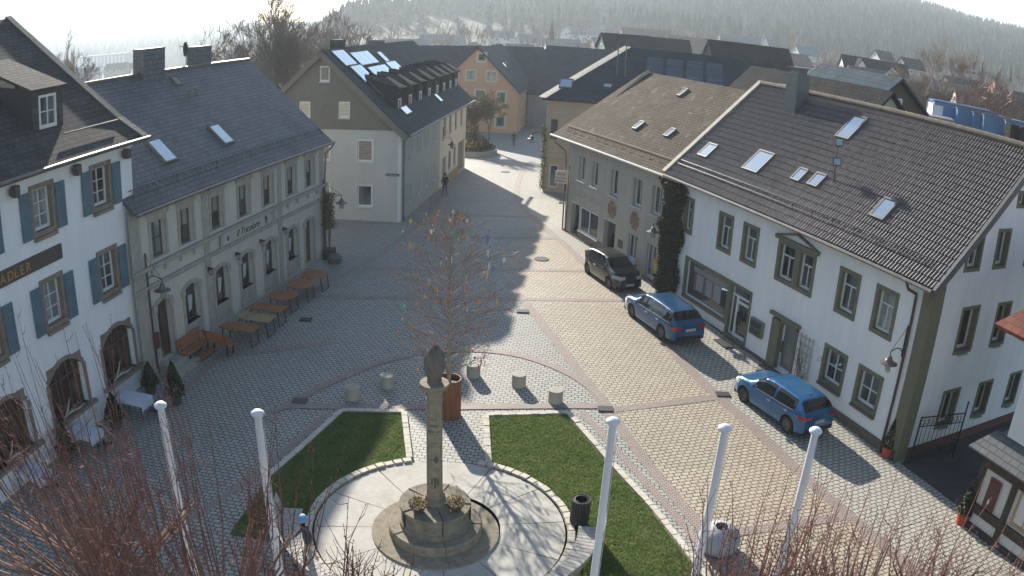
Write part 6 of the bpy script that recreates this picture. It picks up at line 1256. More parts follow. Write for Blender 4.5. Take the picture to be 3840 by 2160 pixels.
# ================================================================== LAMPS
lshade = plain('lamp_shade_metal', (.13, .11, .10), .4, .5, .4); lglass = glass('lantern_glass', (.3, .3, .28), .2)
def lamp(P, s, z, arm, lab, post=None, dirn=1, cat='street lamp', rot=0):
    """a bracket lamp: P wall plane, s,z where the arm meets the wall, arm length outward"""
    b = P.at(s, z, .08); t = thing('bracket_lamp', lab, cat, b, 'bracket lamps on the houses'); o = P.n*arm+P.u*rot; h = b+o+Vector((0, 0, -.05)); m = MB()
    m.tube([b, b+o*.25+Vector((0, 0, .22)), b+o*.6+Vector((0, 0, .32)), b+o+Vector((0, 0, .3))], .02, 6); m.tube([b+Vector((0, 0, .95)), b+o+Vector((0, 0, .33))], .011, 5); m.tube([b+o+Vector((0, 0, .3)), h+Vector((0, 0, .1))], .02, 6); m.tube([b+Vector((0, 0, -.15)), b+Vector((0, 0, 1.0))], .03, 6); m.build('bracket', dark_iron, t)
    m = MB(); m.lathe([(.03, .2), (.09, .16), (.1, .1), (.13, .07), (.16, .0), (.33, -.06), (.335, -.075), (.15, -.04), (.0, -.03)], h, 28); m.build('lamp_shade', lshade, t, smooth=True)
    m = MB(); m.lathe([(.115, -.07), (.10, -.33), (0, -.34)], h, 12); m.build('glass', lglass, t); m = MB()
    for k in range(6): a = k*math.pi/3; m.tube([h+Vector((math.cos(a)*.125, math.sin(a)*.125, -.05)), h+Vector((math.cos(a)*.11, math.sin(a)*.11, -.36))], .007, 4)
    m.tube([h+Vector((math.cos(k*.524)*.11, math.sin(k*.524)*.11, -.36)) for k in range(13)], .01, 4); m.build('cage', dark_iron, t)
    if post: m = MB(); m.tube([P.at(s, post, .08), P.at(s, z+1.05, .08)], [.055, .04], 8); m.build('post', plain('post_plum', (.07, .055, .065), .5, .5, .4), t)
def lamp_at(P, s, px, py, arm, lab, post=None):
    """z solved so that the shade sits where the ray passes at the arm's length"""
    z = Pl(P.at(0, 0, arm), P.u).hit(px, py); lamp(P, s, z[1]+.02, arm, lab, post, rot=z[0]-s)
lamp_at(PB, -3.95, 603, 1078, 1.1, 'bracket lamp on a plum post at the near end of the restaurant', .3)
lamp_at(PB, 12.05, 1276, 755, 1.2, 'bracket lamp on a slim post at the far corner of the restaurant', .5)
lamp_at(PG, .1, 3340, 1350, 1.0, 'sunlit bracket lamp on the drain pipe of the white house')
lamp_at(PF, -12.3, 2455, 862, 1.0, 'sunlit bracket lamp over the ivy of the beige house')
lamp_at(PCf, 12.9, 1691, 538, 1.1, 'bracket lamp on a tall post before the cream far half of the gabled house', .0)
lamp_at(PE, -.3, 1995, 515, 1.5, 'bright bracket lamp at the corner of the sandstone house')
wl = None
for s, lab in ((.4, 'first'), (2.75, 'second'), (5.0, 'third'), (7.35, 'fourth'), (-2.1, 'hidden')):
    if lab == 'hidden': continue
    z = 3.3; b = PB.at(s, z, .06); t = thing('wall_lantern', 'small black wall lantern between arched windows, %s from the near end' % lab, 'wall lamp', b, 'wall lanterns on the restaurant'); m = MB(); m.box(PB.at, s-.04, s+.04, z-.1, z+.1, .05, .08); m.box(PB.at, s-.02, s+.02, z+.05, z+.09, .08, .2); m.box(PB.at, s-.08, s+.08, z+.0, z+.05, .1, .28); m.box(PB.at, s-.06, s+.06, z-.24, z-.22, .12, .25)
    for dx in (-.06, .05):
        for dy in (.12, .24): m.box(PB.at, s+dx, s+dx+.01, z-.22, z, dy, dy+.01)
    m.build('lantern_frame', dark_iron, t); m = MB(); m.box(PB.at, s-.045, s+.045, z-.22, z, .135, .235); m.build('glass', lglass, t)
# Auto Reparatur sign on its post
q = gp(2120, 868); t = thing('road_sign', 'cream board sign reading auto repair on a post before the beige house', 'sign', q); m = MB(); m.tube([q, q+Vector((0, 0, 4.3))], .035, 8); m.build('post', zinc, t)
zc = at(2118, 664, math.hypot(q.x, q.y)).z; Ps = Pl(Vector((q.x-.08, q.y-.06, 0)), (1, -.12, 0)); m = MB(); w_ = .78; m.box(Ps.at, -w_, .02, zc-.42, zc+.42, 0, .05); m.build('board', plain('sign_peach', (.60, .50, .40), .5), t)
dkt = plain('sign_brown_text', (.12, .07, .06)); textobj('Auto', 'lettering', .25, Ps, -w_/2, zc+.12, dkt, t, .055, align='CENTER', shear=.2); textobj('Reparatur', 'lettering', .17, Ps, -w_/2, zc-.1, dkt, t, .055, align='CENTER', shear=.2); m = MB(); m.box(Ps.at, -w_+.1, -.08, zc-.28, zc-.23, .05, .056); m.box(Ps.at, -w_+.06, -w_+.14, zc-.3, zc-.21, .05, .057); m.build('arrow', dkt, t); m = MB(); m.box(Ps.at, -.45, .05, zc-1.75, zc-1.6, 0, .03); m.build('small_board', lt, t)
# trellis, mailboxes, gate, mats
t = thing('trellis', 'wooden trellis with bare climbing rose between door and window of the white house', 'trellis', PG.at(5.2, .5, .05)); m = MB()
for s in (4.85, 5.1, 5.35, 5.6): m.box(PG.at, s, s+.035, .7, 2.55, .04, .06)
for z in (.9, 1.2, 1.5, 1.8, 2.1, 2.4): m.box(PG.at, 4.8, 5.68, z, z+.035, .062, .08)
m.build('lattice', plain('lattice_wood', (.36, .32, .25), .8), t); m = MB(); rr = random.Random(15)
for k in range(9): branch(m, PG.at(5.2+rr.uniform(-.12, .12), .45, .12), PG.u*rr.gauss(0, .25)+Vector((0, 0, 1)), 1.5, .016, 2, rr, .5, .9, None, 4, 4, .55, (3, 5), .005, .16)
m.build('stem', plain('rose_stem', (.15, .12, .09), .9), t)
t = thing('letter_boxes', 'dark panel with three letter box slots beside the shop door', 'letter box', PG.at(8.55, 1.6, .1)); m = MB(); m.box(PG.at, 8.12, 9.0, 1.27, 1.98, .0, .16); m.build('case', plain('case_grey', (.15, .16, .13), .5), t)
for i in range(2): m = MB(); m.box(PG.at, 8.18, 8.94, 1.32+.32*i, 1.6+.32*i, .16, .175); m.build('flap', plain('flap_dark', (.045, .045, .045), .4), t); m = MB(); m.box(PG.at, 8.2, 8.92, 1.57+.32*i, 1.59+.32*i, .175, .19); m.build('slot_rim', zinc, t)
q = PG.at(10.1, .36, .65); m = MB(); m.box(lambda a, b, h: PG.at(a, 0, 0)+PG.n*b+Vector((0, 0, h)), 9.6, 10.6, .35, .85, gz(32.5)+.012, gz(32.5)+.035); tag(m.build('door_mat', plain('mat_dark', (.03, .03, .03), .95)), 'dark rubber mat on the cobbles at the shop door', 'door mat')
gt = thing('iron_gate', 'black iron gate with rows of rings beside the green corner pilaster', 'gate', PGs.at(.75, 0, 0)); Pt = Pl(PG.at(-.85, 0, -.15), Vector((.97, .1, 0)), out=1); Pt = Pl(PGs.at(.6, 0, .05), (PGs.u*1-PGs.n*-.12), out=1)
Pt = Pl(PGs.at(.45, 0, .35), (PGs.u+PGs.n*.25), out=1); m = MB(); L = 2.2
m.box(Pt.at, 0, .05, 0, 1.9, -.02, .02); m.box(Pt.at, L-.05, L, 0, 2.35, -.02, .02); m.box(Pt.at, .05, L-.05, .25, .29, -.015, .015); m.box(Pt.at, .05, L-.05, 1.85, 1.89, -.015, .015); m.box(Pt.at, .05, L-.05, .55, .58, -.015, .015); m.box(Pt.at, .05, L-.05, 1.5, 1.53, -.015, .015); m.build('gate_frame', dark_iron, gt); m = MB()
for k in range(1, 11): m.tube([Pt.at(k*.2, .27, 0), Pt.at(k*.2, 1.87, 0)], .012, 5)
m.build('bars', dark_iron, gt); m = MB()
for k in range(10):
    for z in (.42, 1.68): m.tube([Pt.at(.15+k*.2+.1*math.cos(a*.524), z+.1*math.sin(a*.524), 0) for a in range(13)], .01, 4)
m.build('rings', dark_iron, gt)
# ================================================================== far street corner: planter with round trees, cafe bits, person
q = gp(1772, 575); t = thing('flower_bed', 'raised round flower bed with shrubs and coloured flowers at the street end', 'flower bed', q); local(t); m = MB(); m.lathe([(2.6, 0), (2.6, .5), (2.4, .55), (0, .6)], (0, 0, 0), 28); m.build('bed_wall', stone_grey, t); m = MB(); rr = random.Random(3)
for _ in range(2600): a = rr.random()*6.28; r_ = 2.4*math.sqrt(rr.random()); leafq(m, Vector((math.cos(a)*r_, math.sin(a)*r_, .5+rr.random()*2.1*(1-r_/3))), rr.uniform(.06, .16), rr)
m.build('foliage', leaf_mat('bed_shrub', (.06, .06, .03), (.12, .10, .05)), t); m = MB()
for _ in range(90): a = rr.random()*6.28; r_ = 1.3*math.sqrt(rr.random()); leafq(m, Vector((math.cos(a)*r_-.3, math.sin(a)*r_-1.3, .9+rr.random()*.7)), .09, rr)
m.build('flowers', fl_m[0], t)
for i, (px, sz, top, lab) in enumerate(((1775, 1.6, 395, 'left round crowned tree in front of the apricot house'), (1832, 2.0, 375, 'right round crowned tree in front of the apricot house'))):
    q = gp(px, 566); q.y += 1; z1 = at(px, top, math.hypot(q.x, q.y)).z; bare_tree('round_tree', lab, q, z1-q.z, 90+i, r=.14, trunk_h=.5, spread=.8, up=.3, depth=3, group='round crowned street trees', minr=.022, kids=(6, 7), ratio=.6, mats=(bark_grey, plain('olive_twig', (.16, .13, .08), .9)))
q = gp(1735, 590); t = thing('hedge_shrub', 'brownish tall shrub at the corner of the cream house', 'shrub', gp(1752, 560)); local(t); m = MB()
for _ in range(2200): a = rr.random()*6.28; f = rr.random(); r_ = 1.3*math.sin(math.pi*(f*.85+.1))*(.6+.4*rr.random()); leafq(m, Vector((math.cos(a)*r_, math.sin(a)*r_, f*4.6)), rr.uniform(.08, .16), rr)
m.build('foliage', leaf_mat('brown_shrub', (.11, .08, .05), (.2, .13, .08)), t)
for i, (px, py) in enumerate(((1765, 533), (1768, 551), (1776, 566))):
    q = gp(px, py+12); t = thing('cafe_table', '%s sunlit white cafe table by the flower bed at the street end' % ('farthest', 'middle', 'nearest')[i], 'table', q, 'white cafe tables'); local(t); m = MB(); m.bx(-.7, .7, -.3, .3, .72, .76); m.build('tabletop', white_frame, t); m = MB(); [m.tube([(x, 0, 0), (x, 0, .72)], .03, 5) for x in (-.5, .5)]; m.build('leg', zinc, t)
# ================================================================== PEOPLE (one skinned body each, mid stride)
def person(lab, q, rz, jacket, trousers, hair, h=1.74):
    t = thing('person', lab, 'person', q, rz=rz)
    J = {'pel': (0, 0, .95, .14), 'waist': (0, .01, 1.1, .13), 'chest': (0, .02, 1.32, .165), 'neck': (0, .03, 1.49, .06), 'head': (0, .05, 1.58, .085), 'crown': (0, .05, 1.69, .08),
         'sl': (-.17, .02, 1.42, .07), 'el': (-.25, -.07, 1.15, .05), 'wl': (-.24, .06, .93, .035), 'hl': (-.24, .1, .84, .04), 'sr': (.17, .02, 1.42, .07), 'er': (.25, .04, 1.14, .05), 'wr': (.23, .22, .99, .035), 'hr': (.22, .28, .93, .04),
         'tl': (-.09, 0, .9, .095), 'kl': (-.1, .16, .5, .06), 'al': (-.1, .12, .09, .045), 'fl': (-.1, .26, .05, .04), 'tr': (.09, 0, .9, .095), 'kr': (.1, -.06, .5, .06), 'ar': (.1, -.26, .13, .045), 'fr': (.1, -.16, .04, .04)}
    E_ = [('pel', 'waist'), ('waist', 'chest'), ('chest', 'neck'), ('neck', 'head'), ('head', 'crown'), ('chest', 'sl'), ('sl', 'el'), ('el', 'wl'), ('wl', 'hl'), ('chest', 'sr'), ('sr', 'er'), ('er', 'wr'), ('wr', 'hr'), ('pel', 'tl'), ('tl', 'kl'), ('kl', 'al'), ('al', 'fl'), ('pel', 'tr'), ('tr', 'kr'), ('kr', 'ar'), ('ar', 'fr')]
    K = list(J); k = h/1.77; me = bpy.data.meshes.new('body'); me.from_pydata([tuple(c*k for c in J[a][:3]) for a in K], [(K.index(a), K.index(b)) for a, b in E_], []); o = bpy.data.objects.new('body', me); col.objects.link(o); o.parent = t
    md = o.modifiers.new('Skin', 'SKIN')
    for i, a in enumerate(K): r_ = J[a][3]*k; me.skin_vertices[0].data[i].radius = (r_, r_*.8 if a in ('chest', 'waist', 'pel') else r_)
    me.skin_vertices[0].data[0].use_root = True; s = o.modifiers.new('Subdivision', 'SUBSURF'); s.levels = s.render_levels = 2
    dg = bpy.context.evaluated_depsgraph_get(); m2 = bpy.data.meshes.new_from_object(o.evaluated_get(dg)); o.modifiers.clear(); o.data = m2
    for mm in (plain(*jacket), plain(*trousers), plain('skin', (.50, .32, .25), .6), plain('shoe', (.03, .025, .02))): m2.materials.append(mm)
    for f in m2.polygons:
        c = f.center; f.material_index = 2 if (c.z > 1.49*k or (c.z < .93*k and abs(c.x) > .2*k and c.z > .78*k)) else (0 if c.z > .88*k or abs(c.x) > .2*k else (3 if c.z < .1*k else 1)); f.use_smooth = True
    m = MB(); m.lathe([(.1, -.09), (.112, -.03), (.108, .04), (.07, .1), (0, .12)], (0, .035*k, 1.66*k), 16); hh = m.build('hair', plain(*hair)); hh.parent = t
    m = MB()
    for sx in (-1, 1): m.lathe([(0, -.012), (.013, 0), (0, .012)], (sx*.033, .135*k, 1.65*k), 6)
    m.tube([(0, .13*k, 1.65*k), (0, .155*k, 1.62*k)], [.008, .014], 5); e = m.build('face', plain('face_dark', (.12, .06, .05))); e.parent = t; return t
person('distant walker in dark clothes in the middle of the shaded street end', gp(1926, 549), R_(170), ('jacket_dark', (.03, .03, .035)), ('trousers_dark', (.04, .035, .03)), ('hair_brown', (.12, .07, .04)))
person('walker in black jacket and blue jeans near the grey gabled house', gp(1668, 735), R_(20), ('jacket_black', (.015, .015, .017)), ('jeans', (.07, .10, .17)), ('hair_dark', (.05, .035, .03)), 1.8)
person('walker in dark jacket, blue cap and pale trousers half hidden behind the twigs', Vector((-5.0, 16.1, .0)), R_(120), ('jacket_navy', (.02, .03, .07)), ('trousers_pale', (.38, .33, .24)), ('cap_blue', (.12, .28, .50)), 1.7)
# ================================================================== CARS
def car(lab, loc, rz, cfg, paintm, plate, rails=False):
    t = thing('parked_car', lab, 'car', loc, 'cars parked on the right', rz=rz); local(t)
    L, W, wr, ax0, ax1 = cfg['L'], cfg['W']/2, cfg['wr'], cfg['ax'][0], cfg['ax'][1]
    def spl(tab, x):
        n = len(tab)
        for i in range(n-1):
            if x <= tab[i+1][0] or i == n-2:
                x0, y0 = tab[i]; x1, y1 = tab[i+1]; m0 = (y1-tab[i-1][1])/(x1-tab[i-1][0]) if i else (y1-y0)/(x1-x0); m1 = (tab[i+2][1]-y0)/(tab[i+2][0]-x0) if i < n-2 else (y1-y0)/(x1-x0)
                h = x1-x0; s = min(1, max(0, (x-x0)/h)); return (2*s**3-3*s*s+1)*y0+(s**3-2*s*s+s)*h*m0+(-2*s**3+3*s*s)*y1+(s**3-s*s)*h*m1
    lin = lambda tab, x: lerp(x, tab)
    N = 110; xs = [L*i/N for i in range(N+1)]                      # x=0 rear, x=L front
    def section(x):
        top = lin(cfg['top'], x); belt = lin(cfg['belt'], x); w = spl(cfg['w'], x)*W; hw = lin(cfg['rw'], x)*W; low = lin(cfg['low'], x)
        arch = low
        for a in (ax0, ax1):
            d = abs(x-a)
            if d < wr+.055: arch = max(arch, math.sqrt((wr+.055)**2-d*d)+wr)
        belt2 = min(belt, top-.01)
        mid = max((low+belt2)*.5+.02, arch+.01)
        P = [(w*.93, arch if arch > low else low), (w*.985, max(arch+.004, low+.1)), (w, max(mid, arch+.008)), (w*.985, max(belt2-.12, mid+.005)), (w*.95, belt2)]
        cab = top-belt2
        e = hw
        P += [(w*.95+(e-w*.95)*.33, belt2+cab*.36), (w*.95+(e-w*.95)*.66, belt2+cab*.68), (e, belt2+cab*.90), (e*.93, belt2+cab*.965), (e*.7, belt2+cab*.99), (e*.35, top), (0, top+.004)]
        return P
    S = [section(x) for x in xs]; n = len(S[0]); m = MB()
    V = lambda i, j, sg: Vector((sg*S[i][j][0], xs[i]-L/2, S[i][j][1]))
    for sg in (-1, 1):
        idx = [[None]*n for _ in xs]
        for i in range(N+1):
            for j in range(n): idx[i][j] = len(m.v); m.v.append(tuple(V(i, j, sg)))
        for i in range(N):
            for j in range(n-1):
                q = (idx[i][j], idx[i+1][j], idx[i+1][j+1], idx[i][j+1]); m.f.append(q if sg > 0 else q[::-1]); m.m.append(0); m.uv.append([(0, 0)]*4)
    for i in (0, N):
        for j in range(n-1): m.face([V(i, j, 1), V(i, j, -1), V(i, j+1, -1), V(i, j+1, 1)])
    body = m.build('body', paintm, t, smooth=2)
    blk = plain('car_black_plastic', (.018, .018, .02), .5); gl_ = glass('car_glass', (.012, .014, .018), .03)
    m = MB(); m.bx(-W*.86, W*.86, -L/2+.15, L/2-.15, .17, .45); m.build('underbody', blk, t)
    def patch(name, i0, i1, j0, j1, mat, off=.006, sides=(-1, 1), par=body):
        m = MB(); ii = [k for k in range(N+1) if i0 <= xs[k] <= i1]
        for sg in sides:
            for a, b in zip(ii, ii[1:]):
                for j in range(j0, j1):
                    q = [V(a, j, sg), V(b, j, sg), V(b, j+1, sg), V(a, j+1, sg)]; nn = (q[1]-q[0]).cross(q[3]-q[0]).normalized()
                    if nn.dot(Vector((sg, 0, .3)) if j < 9 else Vector((0, 0, 1))) < 0: nn = -nn
                    m.face([p+nn*off for p in q])
        return m.build(name, mat, par, smooth=2)
    for a, b in cfg['side_glass']:
        for sg in (-1, 1): patch('side_window', a, b, 4, 7, gl_, sides=(sg,))
    def screen(name, a, b, j0=7, back=False):
        m = MB(); ii = [k for k in range(N+1) if a <= xs[k] <= b]
        for sg in (-1, 1):
            for p, q in zip(ii, ii[1:]):
                for j in range(j0, n-1):
                    r = [V(p, j, sg), V(q, j, sg), V(q, j+1, sg), V(p, j+1, sg)]; nn = (r[1]-r[0]).cross(r[3]-r[0]).normalized()
                    if nn.z < 0: nn = -nn
                    m.face([v+nn*.006 for v in r])
        return m.build(name, gl_, body, smooth=2)
    screen('windscreen', *cfg['ws']); screen('rear_window', *cfg['rs'])
    chrome = plain('chrome_trim', (.5, .5, .52), .2, .6, .9)
    a, b = cfg['side_glass'][0][0], cfg['side_glass'][-1][1]
    for sg in (-1, 1):
        m = MB(); m.tube([V(k, 4, sg)+Vector((sg*.008, 0, 0)) for k in range(N+1) if a <= xs[k] <= b], .009, 5); m.build('window_trim', chrome, body)
    tyre = plain('tyre_rubber', (.015, .015, .015), .85); rim = plain('wheel_silver', cfg.get('rim', (.14, .14, .145)), .35, .5, .7)
    for y in (ax0, ax1):
        for sg in (-1, 1):
            c = Vector((sg*(W-.12), y-L/2, wr)); m = MB(); Tm = lambda p: Vector((c.x+sg*p.z, c.y+p.x, c.z+p.y))
            pr = [(wr*.66, .1), (wr*.96, .1), (wr, .06), (wr, -.06), (wr*.96, -.1), (wr*.66, -.1)]
            for i in range(len(pr)-1):
                for k in range(28):
                    a0, a1 = k*math.pi/14, (k+1)*math.pi/14; m.face([Tm(Vector((pr[i][0]*math.cos(x), pr[i][0]*math.sin(x), pr[i][1]))) for x in (a0, a1)]+[Tm(Vector((pr[i+1][0]*math.cos(x), pr[i+1][0]*math.sin(x), pr[i+1][1]))) for x in (a1, a0)])
            w = m.build('wheel', tyre, t); m = MB()
            for k in range(28):
                a0, a1 = k*math.pi/14, (k+1)*math.pi/14; m.face([Tm(Vector((wr*.67*math.cos(x), wr*.67*math.sin(x), .085))) for x in (a0, a1)]+[Tm(Vector((wr*.58*math.cos(x), wr*.58*math.sin(x), .06))) for x in (a1, a0)]); m.face([Tm(Vector((0, 0, .02)))]+[Tm(Vector((wr*.6*math.cos(x), wr*.6*math.sin(x), .0))) for x in (a0, a1)])
            for k in range(cfg.get('spokes', 8)):
                a0 = k*2*math.pi/cfg.get('spokes', 8); d = Vector((math.cos(a0), math.sin(a0), 0)); e = Vector((-d.y, d.x, 0))*.022; m.face([Tm(d*.04+e*1.3+Vector((0, 0, .07))), Tm(d*.04-e*1.3+Vector((0, 0, .07))), Tm(d*wr*.62-e+Vector((0, 0, .06))), Tm(d*wr*.62+e+Vector((0, 0, .06)))])
            m.build('rim', rim, w)
            m = MB()
            for k in range(20): a0, a1 = k*math.pi/20, (k+1)*math.pi/20; m.face([Vector((sg*(W-.3), c.y+(wr+.06)*math.cos(x), c.z+(wr+.06)*math.sin(x))) for x in (a0, a1)]+[Vector((sg*(W-.03), c.y+(wr+.055)*math.cos(x), c.z+(wr+.055)*math.sin(x))) for x in (a1, a0)])
            m.face([Vector((sg*(W-.3), c.y+(wr+.06)*math.cos(k*math.pi/10), c.z+(wr+.06)*math.sin(k*math.pi/10))) for k in range(20)]); m.build('wheel_arch', blk, body)
    red = glass('tail_red', (.35, .01, .012), .1); whl = glass('head_clear', (.35, .38, .42), .08)
    def wrap(name, x0, x1, z0, z1, mat, sg):
        """lens moulded on the corner: follows the body between stations, at given heights"""
        m = MB(); ii = [k for k in range(N+1) if x0 <= xs[k] <= x1]
        def pnt(i, z):
            P = S[i]
            for (w0, h0), (w1, h1) in zip(P, P[1:]):
                if h0 <= z <= h1: f = (z-h0)/max(1e-6, h1-h0); return Vector((sg*(w0+(w1-w0)*f+.012), xs[i]-L/2, z))
            return Vector((sg*(P[4][0]+.012), xs[i]-L/2, z))
        for a_, b_ in zip(ii, ii[1:]):
            for k in range(3):
                q0, q1 = z0+(z1-z0)*k/3, z0+(z1-z0)*(k+1)/3; m.face([pnt(a_, q0), pnt(b_, q0), pnt(b_, q1), pnt(a_, q1)])
        e = ii[0] if x0 < L/2 else ii[-1]; y = xs[e]-L/2; s_ = -1 if x0 < L/2 else 1; px_ = pnt(e, (z0+z1)/2).x
        m.bx(min(px_, px_*.62), max(px_, px_*.62), min(y, y+s_*.012), max(y, y+s_*.012), z0, z1); return m.build(name, mat, body)
    for sg in (-1, 1):
        wrap('tail_light', 0, cfg['tl'][0], *cfg['tl'][1:], red, sg); wrap('headlight', L-cfg['hl'][0], L, *cfg['hl'][1:], whl, sg)
        y = cfg['mir']-L/2; z = lin(cfg['belt'], cfg['mir'])+.07; m = MB(); m.lathe([(0, -.07), (.07, -.05), (.085, 0), (.07, .06), (0, .075)], (sg*(W+.07), y, z), 12); m.tube([(sg*W*.93, y, z-.05), (sg*(W+.05), y, z-.02)], .025, 6); m.build('wing_mirror', paintm, body, smooth=True)
        for hx in cfg['han']: m = MB(); z = lin(cfg['belt'], hx)-.13; wv = spl(cfg['w'], hx)*W; m.bx(min(sg*wv*.99, sg*(wv+.03)), max(sg*wv*.99, sg*(wv+.03)), hx-L/2-.09, hx-L/2+.09, z-.015, z+.015); m.build('door_handle', chrome, body)
        for gx in cfg['gaps']:
            i = min(range(N+1), key=lambda k: abs(xs[k]-gx)); m = MB(); m.tube([V(i, j, sg)+Vector((sg*.002, 0, 0)) for j in range(1, 8)], .006, 3); m.build('door_gap', blk, body)
        if rails: m = MB(); k0 = [k for k in range(N+1) if .75 <= xs[k] <= 2.95]; m.tube([V(k, 8, sg)+Vector((0, 0, .045)) for k in k0], .016, 5); m.build('roof_rail', plain('rail_dark', (.05, .05, .055), .3, .5, .6), body)
    m = MB(); m.bx(-W*.82, W*.82, -L/2-.03, -L/2+.03, .24, .40); m.build('rear_bumper_insert', blk, body); m = MB(); m.bx(-W*.6, W*.6, L/2-.03, L/2+.02, .22, .46); m.build('grille', blk, body)
    plm = plain('plate_white', (.6, .6, .58), .5)
    for sg, z in ((-1, cfg['plz'][0]), (1, cfg['plz'][1])):
        y = sg*(L/2+.02) ; m = MB(); m.bx(-.26, .26, min(y, y+sg*.015), max(y, y+sg*.015), z-.055, z+.055); pp = m.build('number_plate', plm, body)
        m = MB(); m.bx(-.26*(-sg) if 0 else -.259, -.225, min(y+sg*.015, y+sg*.018), max(y+sg*.015, y+sg*.018), z-.05, z+.05); m.build('plate_band', plain('plate_blue', (.02, .05, .3)), pp)
        cu = bpy.data.curves.new('lettering', 'FONT'); cu.body = plate; cu.size = .105; cu.align_x = 'CENTER'; cu.extrude = .002; cu.materials.append(ink); o = text_mesh(cu, 'lettering'); o.parent = pp; o.location = (.02, y+sg*.018, z-.037); o.rotation_euler = (R_(90), 0, 0 if sg < 0 else math.pi)
    m = MB(); q = .75 if not rails else .45; z = lin(cfg['top'], q); m.tube([(0, q-L/2, z), (0, q-L/2-.08, z+.06)], [.03, .012], 6); m.build('antenna', blk, body)
    return t
wagon = dict(L=4.67, W=1.81, wr=.325, ax=(.98, 3.67), low=[(0, .3), (.3, .2), (4.3, .2), (4.67, .26)],
    top=[(0, .62), (.06, .98), (.14, 1.03), (.2, 1.1), (.55, 1.38), (.85, 1.43), (1.6, 1.46), (2.5, 1.46), (2.85, 1.42), (3.5, 1.03), (3.62, .99), (4.2, .90), (4.5, .80), (4.62, .66), (4.67, .55)],
    belt=[(0, .6), (.06, .93), (.3, .95), (3.4, .91), (3.7, .90), (4.2, .82), (4.5, .74), (4.67, .52)], w=[(0, .86), (.15, .94), (.5, .98), (1, 1), (3.6, 1), (4.2, .95), (4.5, .86), (4.62, .76), (4.67, .68)], rw=[(0, .84), (.2, .8), (.6, .70), (1.5, .69), (2.6, .68), (3.0, .72), (3.5, .82), (4.0, .85), (4.67, .62)],
    side_glass=[(.42, 1.1), (1.16, 2.1), (2.18, 3.2)], ws=(2.88, 3.46), rs=(.17, .6), tl=(.32, .72, .9), hl=(.5, .62, .78), mir=3.15, han=(1.35, 2.3), gaps=(1.13, 2.14, 3.35), plz=(.70, .36))
hatch = dict(L=4.31, W=1.80, wr=.325, ax=(.82, 3.47), low=[(0, .3), (.3, .2), (4.0, .2), (4.31, .26)],
    top=[(0, .60), (.05, .92), (.12, 1.0), (.25, 1.2), (.52, 1.37), (.75, 1.40), (1.5, 1.44), (2.15, 1.44), (2.5, 1.40), (3.2, 1.04), (3.32, 1.0), (3.85, .92), (4.15, .82), (4.27, .66), (4.31, .55)],
    belt=[(0, .58), (.05, .9), (.3, 1.0), (1.2, .95), (3.1, .90), (3.5, .90), (3.9, .83), (4.15, .75), (4.31, .52)], w=[(0, .84), (.15, .93), (.5, .98), (1, 1), (3.3, 1), (3.85, .95), (4.15, .86), (4.27, .76), (4.31, .66)], rw=[(0, .82), (.2, .78), (.5, .70), (1.5, .69), (2.3, .68), (2.7, .72), (3.2, .82), (3.7, .85), (4.31, .6)],
    side_glass=[(.62, 1.75), (1.83, 2.95)], ws=(2.52, 3.16), rs=(.13, .5), tl=(.34, .80, .93), hl=(.5, .64, .80), mir=2.9, han=(1.0, 1.95), gaps=(.95, 1.79, 3.05), plz=(.66, .34), spokes=9)
mini = dict(L=3.95, W=1.72, wr=.305, ax=(.66, 3.15), low=[(0, .3), (.3, .2), (3.7, .2), (3.95, .26)],
    top=[(0, .62), (.05, .95), (.13, 1.08), (.3, 1.32), (.6, 1.42), (1.4, 1.475), (2.0, 1.47), (2.35, 1.41), (3.0, 1.07), (3.12, 1.03), (3.6, .92), (3.82, .8), (3.92, .64), (3.95, .55)],
    belt=[(0, .6), (.05, .92), (.4, 1.02), (1.4, .95), (2.9, .90), (3.2, .9), (3.6, .82), (3.82, .72), (3.95, .52)], w=[(0, .82), (.15, .92), (.5, .98), (1, 1), (3.0, 1), (3.5, .95), (3.8, .84), (3.92, .72), (3.95, .64)], rw=[(0, .8), (.2, .76), (.5, .70), (1.4, .69), (2.2, .68), (2.6, .73), (3.0, .82), (3.5, .84), (3.95, .6)],
    side_glass=[(.62, 1.3), (1.38, 2.75)], ws=(2.38, 2.96), rs=(.14, .5), tl=(.3, .85, 1.12), hl=(.55, .66, .84), mir=2.72, han=(1.55,), gaps=(1.34, 2.85), plz=(.6, .38), spokes=7, rim=(.4, .4, .4))
blue_p = paint('car_blue', (.008, .085, .22), .32); blue_p2 = paint('car_blue_bright', (.01, .12, .29), .32); black_p = paint('car_black_paint', (.012, .013, .012), .3, metal=.2)
def place(cfg, fpx, rpx, side, off_head=0, front_far=True):
    """fpx/rpx: pixels of the front and rear wheel contact on the street side"""
    f, r = gp(*fpx), gp(*rpx); d = (f-r); d.z = 0; d.normalize(); rz = math.atan2(d.y, d.x)-math.pi/2; s = Vector((d.y, -d.x, 0))*side
    mid = (f+r)/2+s*(cfg['W']/2-.02); c = mid+d*(cfg['L']/2-(cfg['ax'][0]+cfg['ax'][1])/2); c.z = gz(c.y)+.012; return c, rz
c, rz = place(wagon, (2367, 1192), (2471.6, 1274), 1); car('blue estate car parked before the shop window of the white house', c, rz, wagon, blue_p, 'WI JJ 190', True)
c, rz = place(hatch, (2784.6, 1509.6), (2937, 1623.8), 1); car('brighter blue hatchback parked nearest, under the lower windows of the white house', c, rz, hatch, blue_p2, 'NEA AI 70')
c, rz = place(mini, (2275, 1080), (2203, 1030.6), -1); car('small black car facing the viewer beside the beige house', c, rz, mini, black_p, 'WUN K 306')
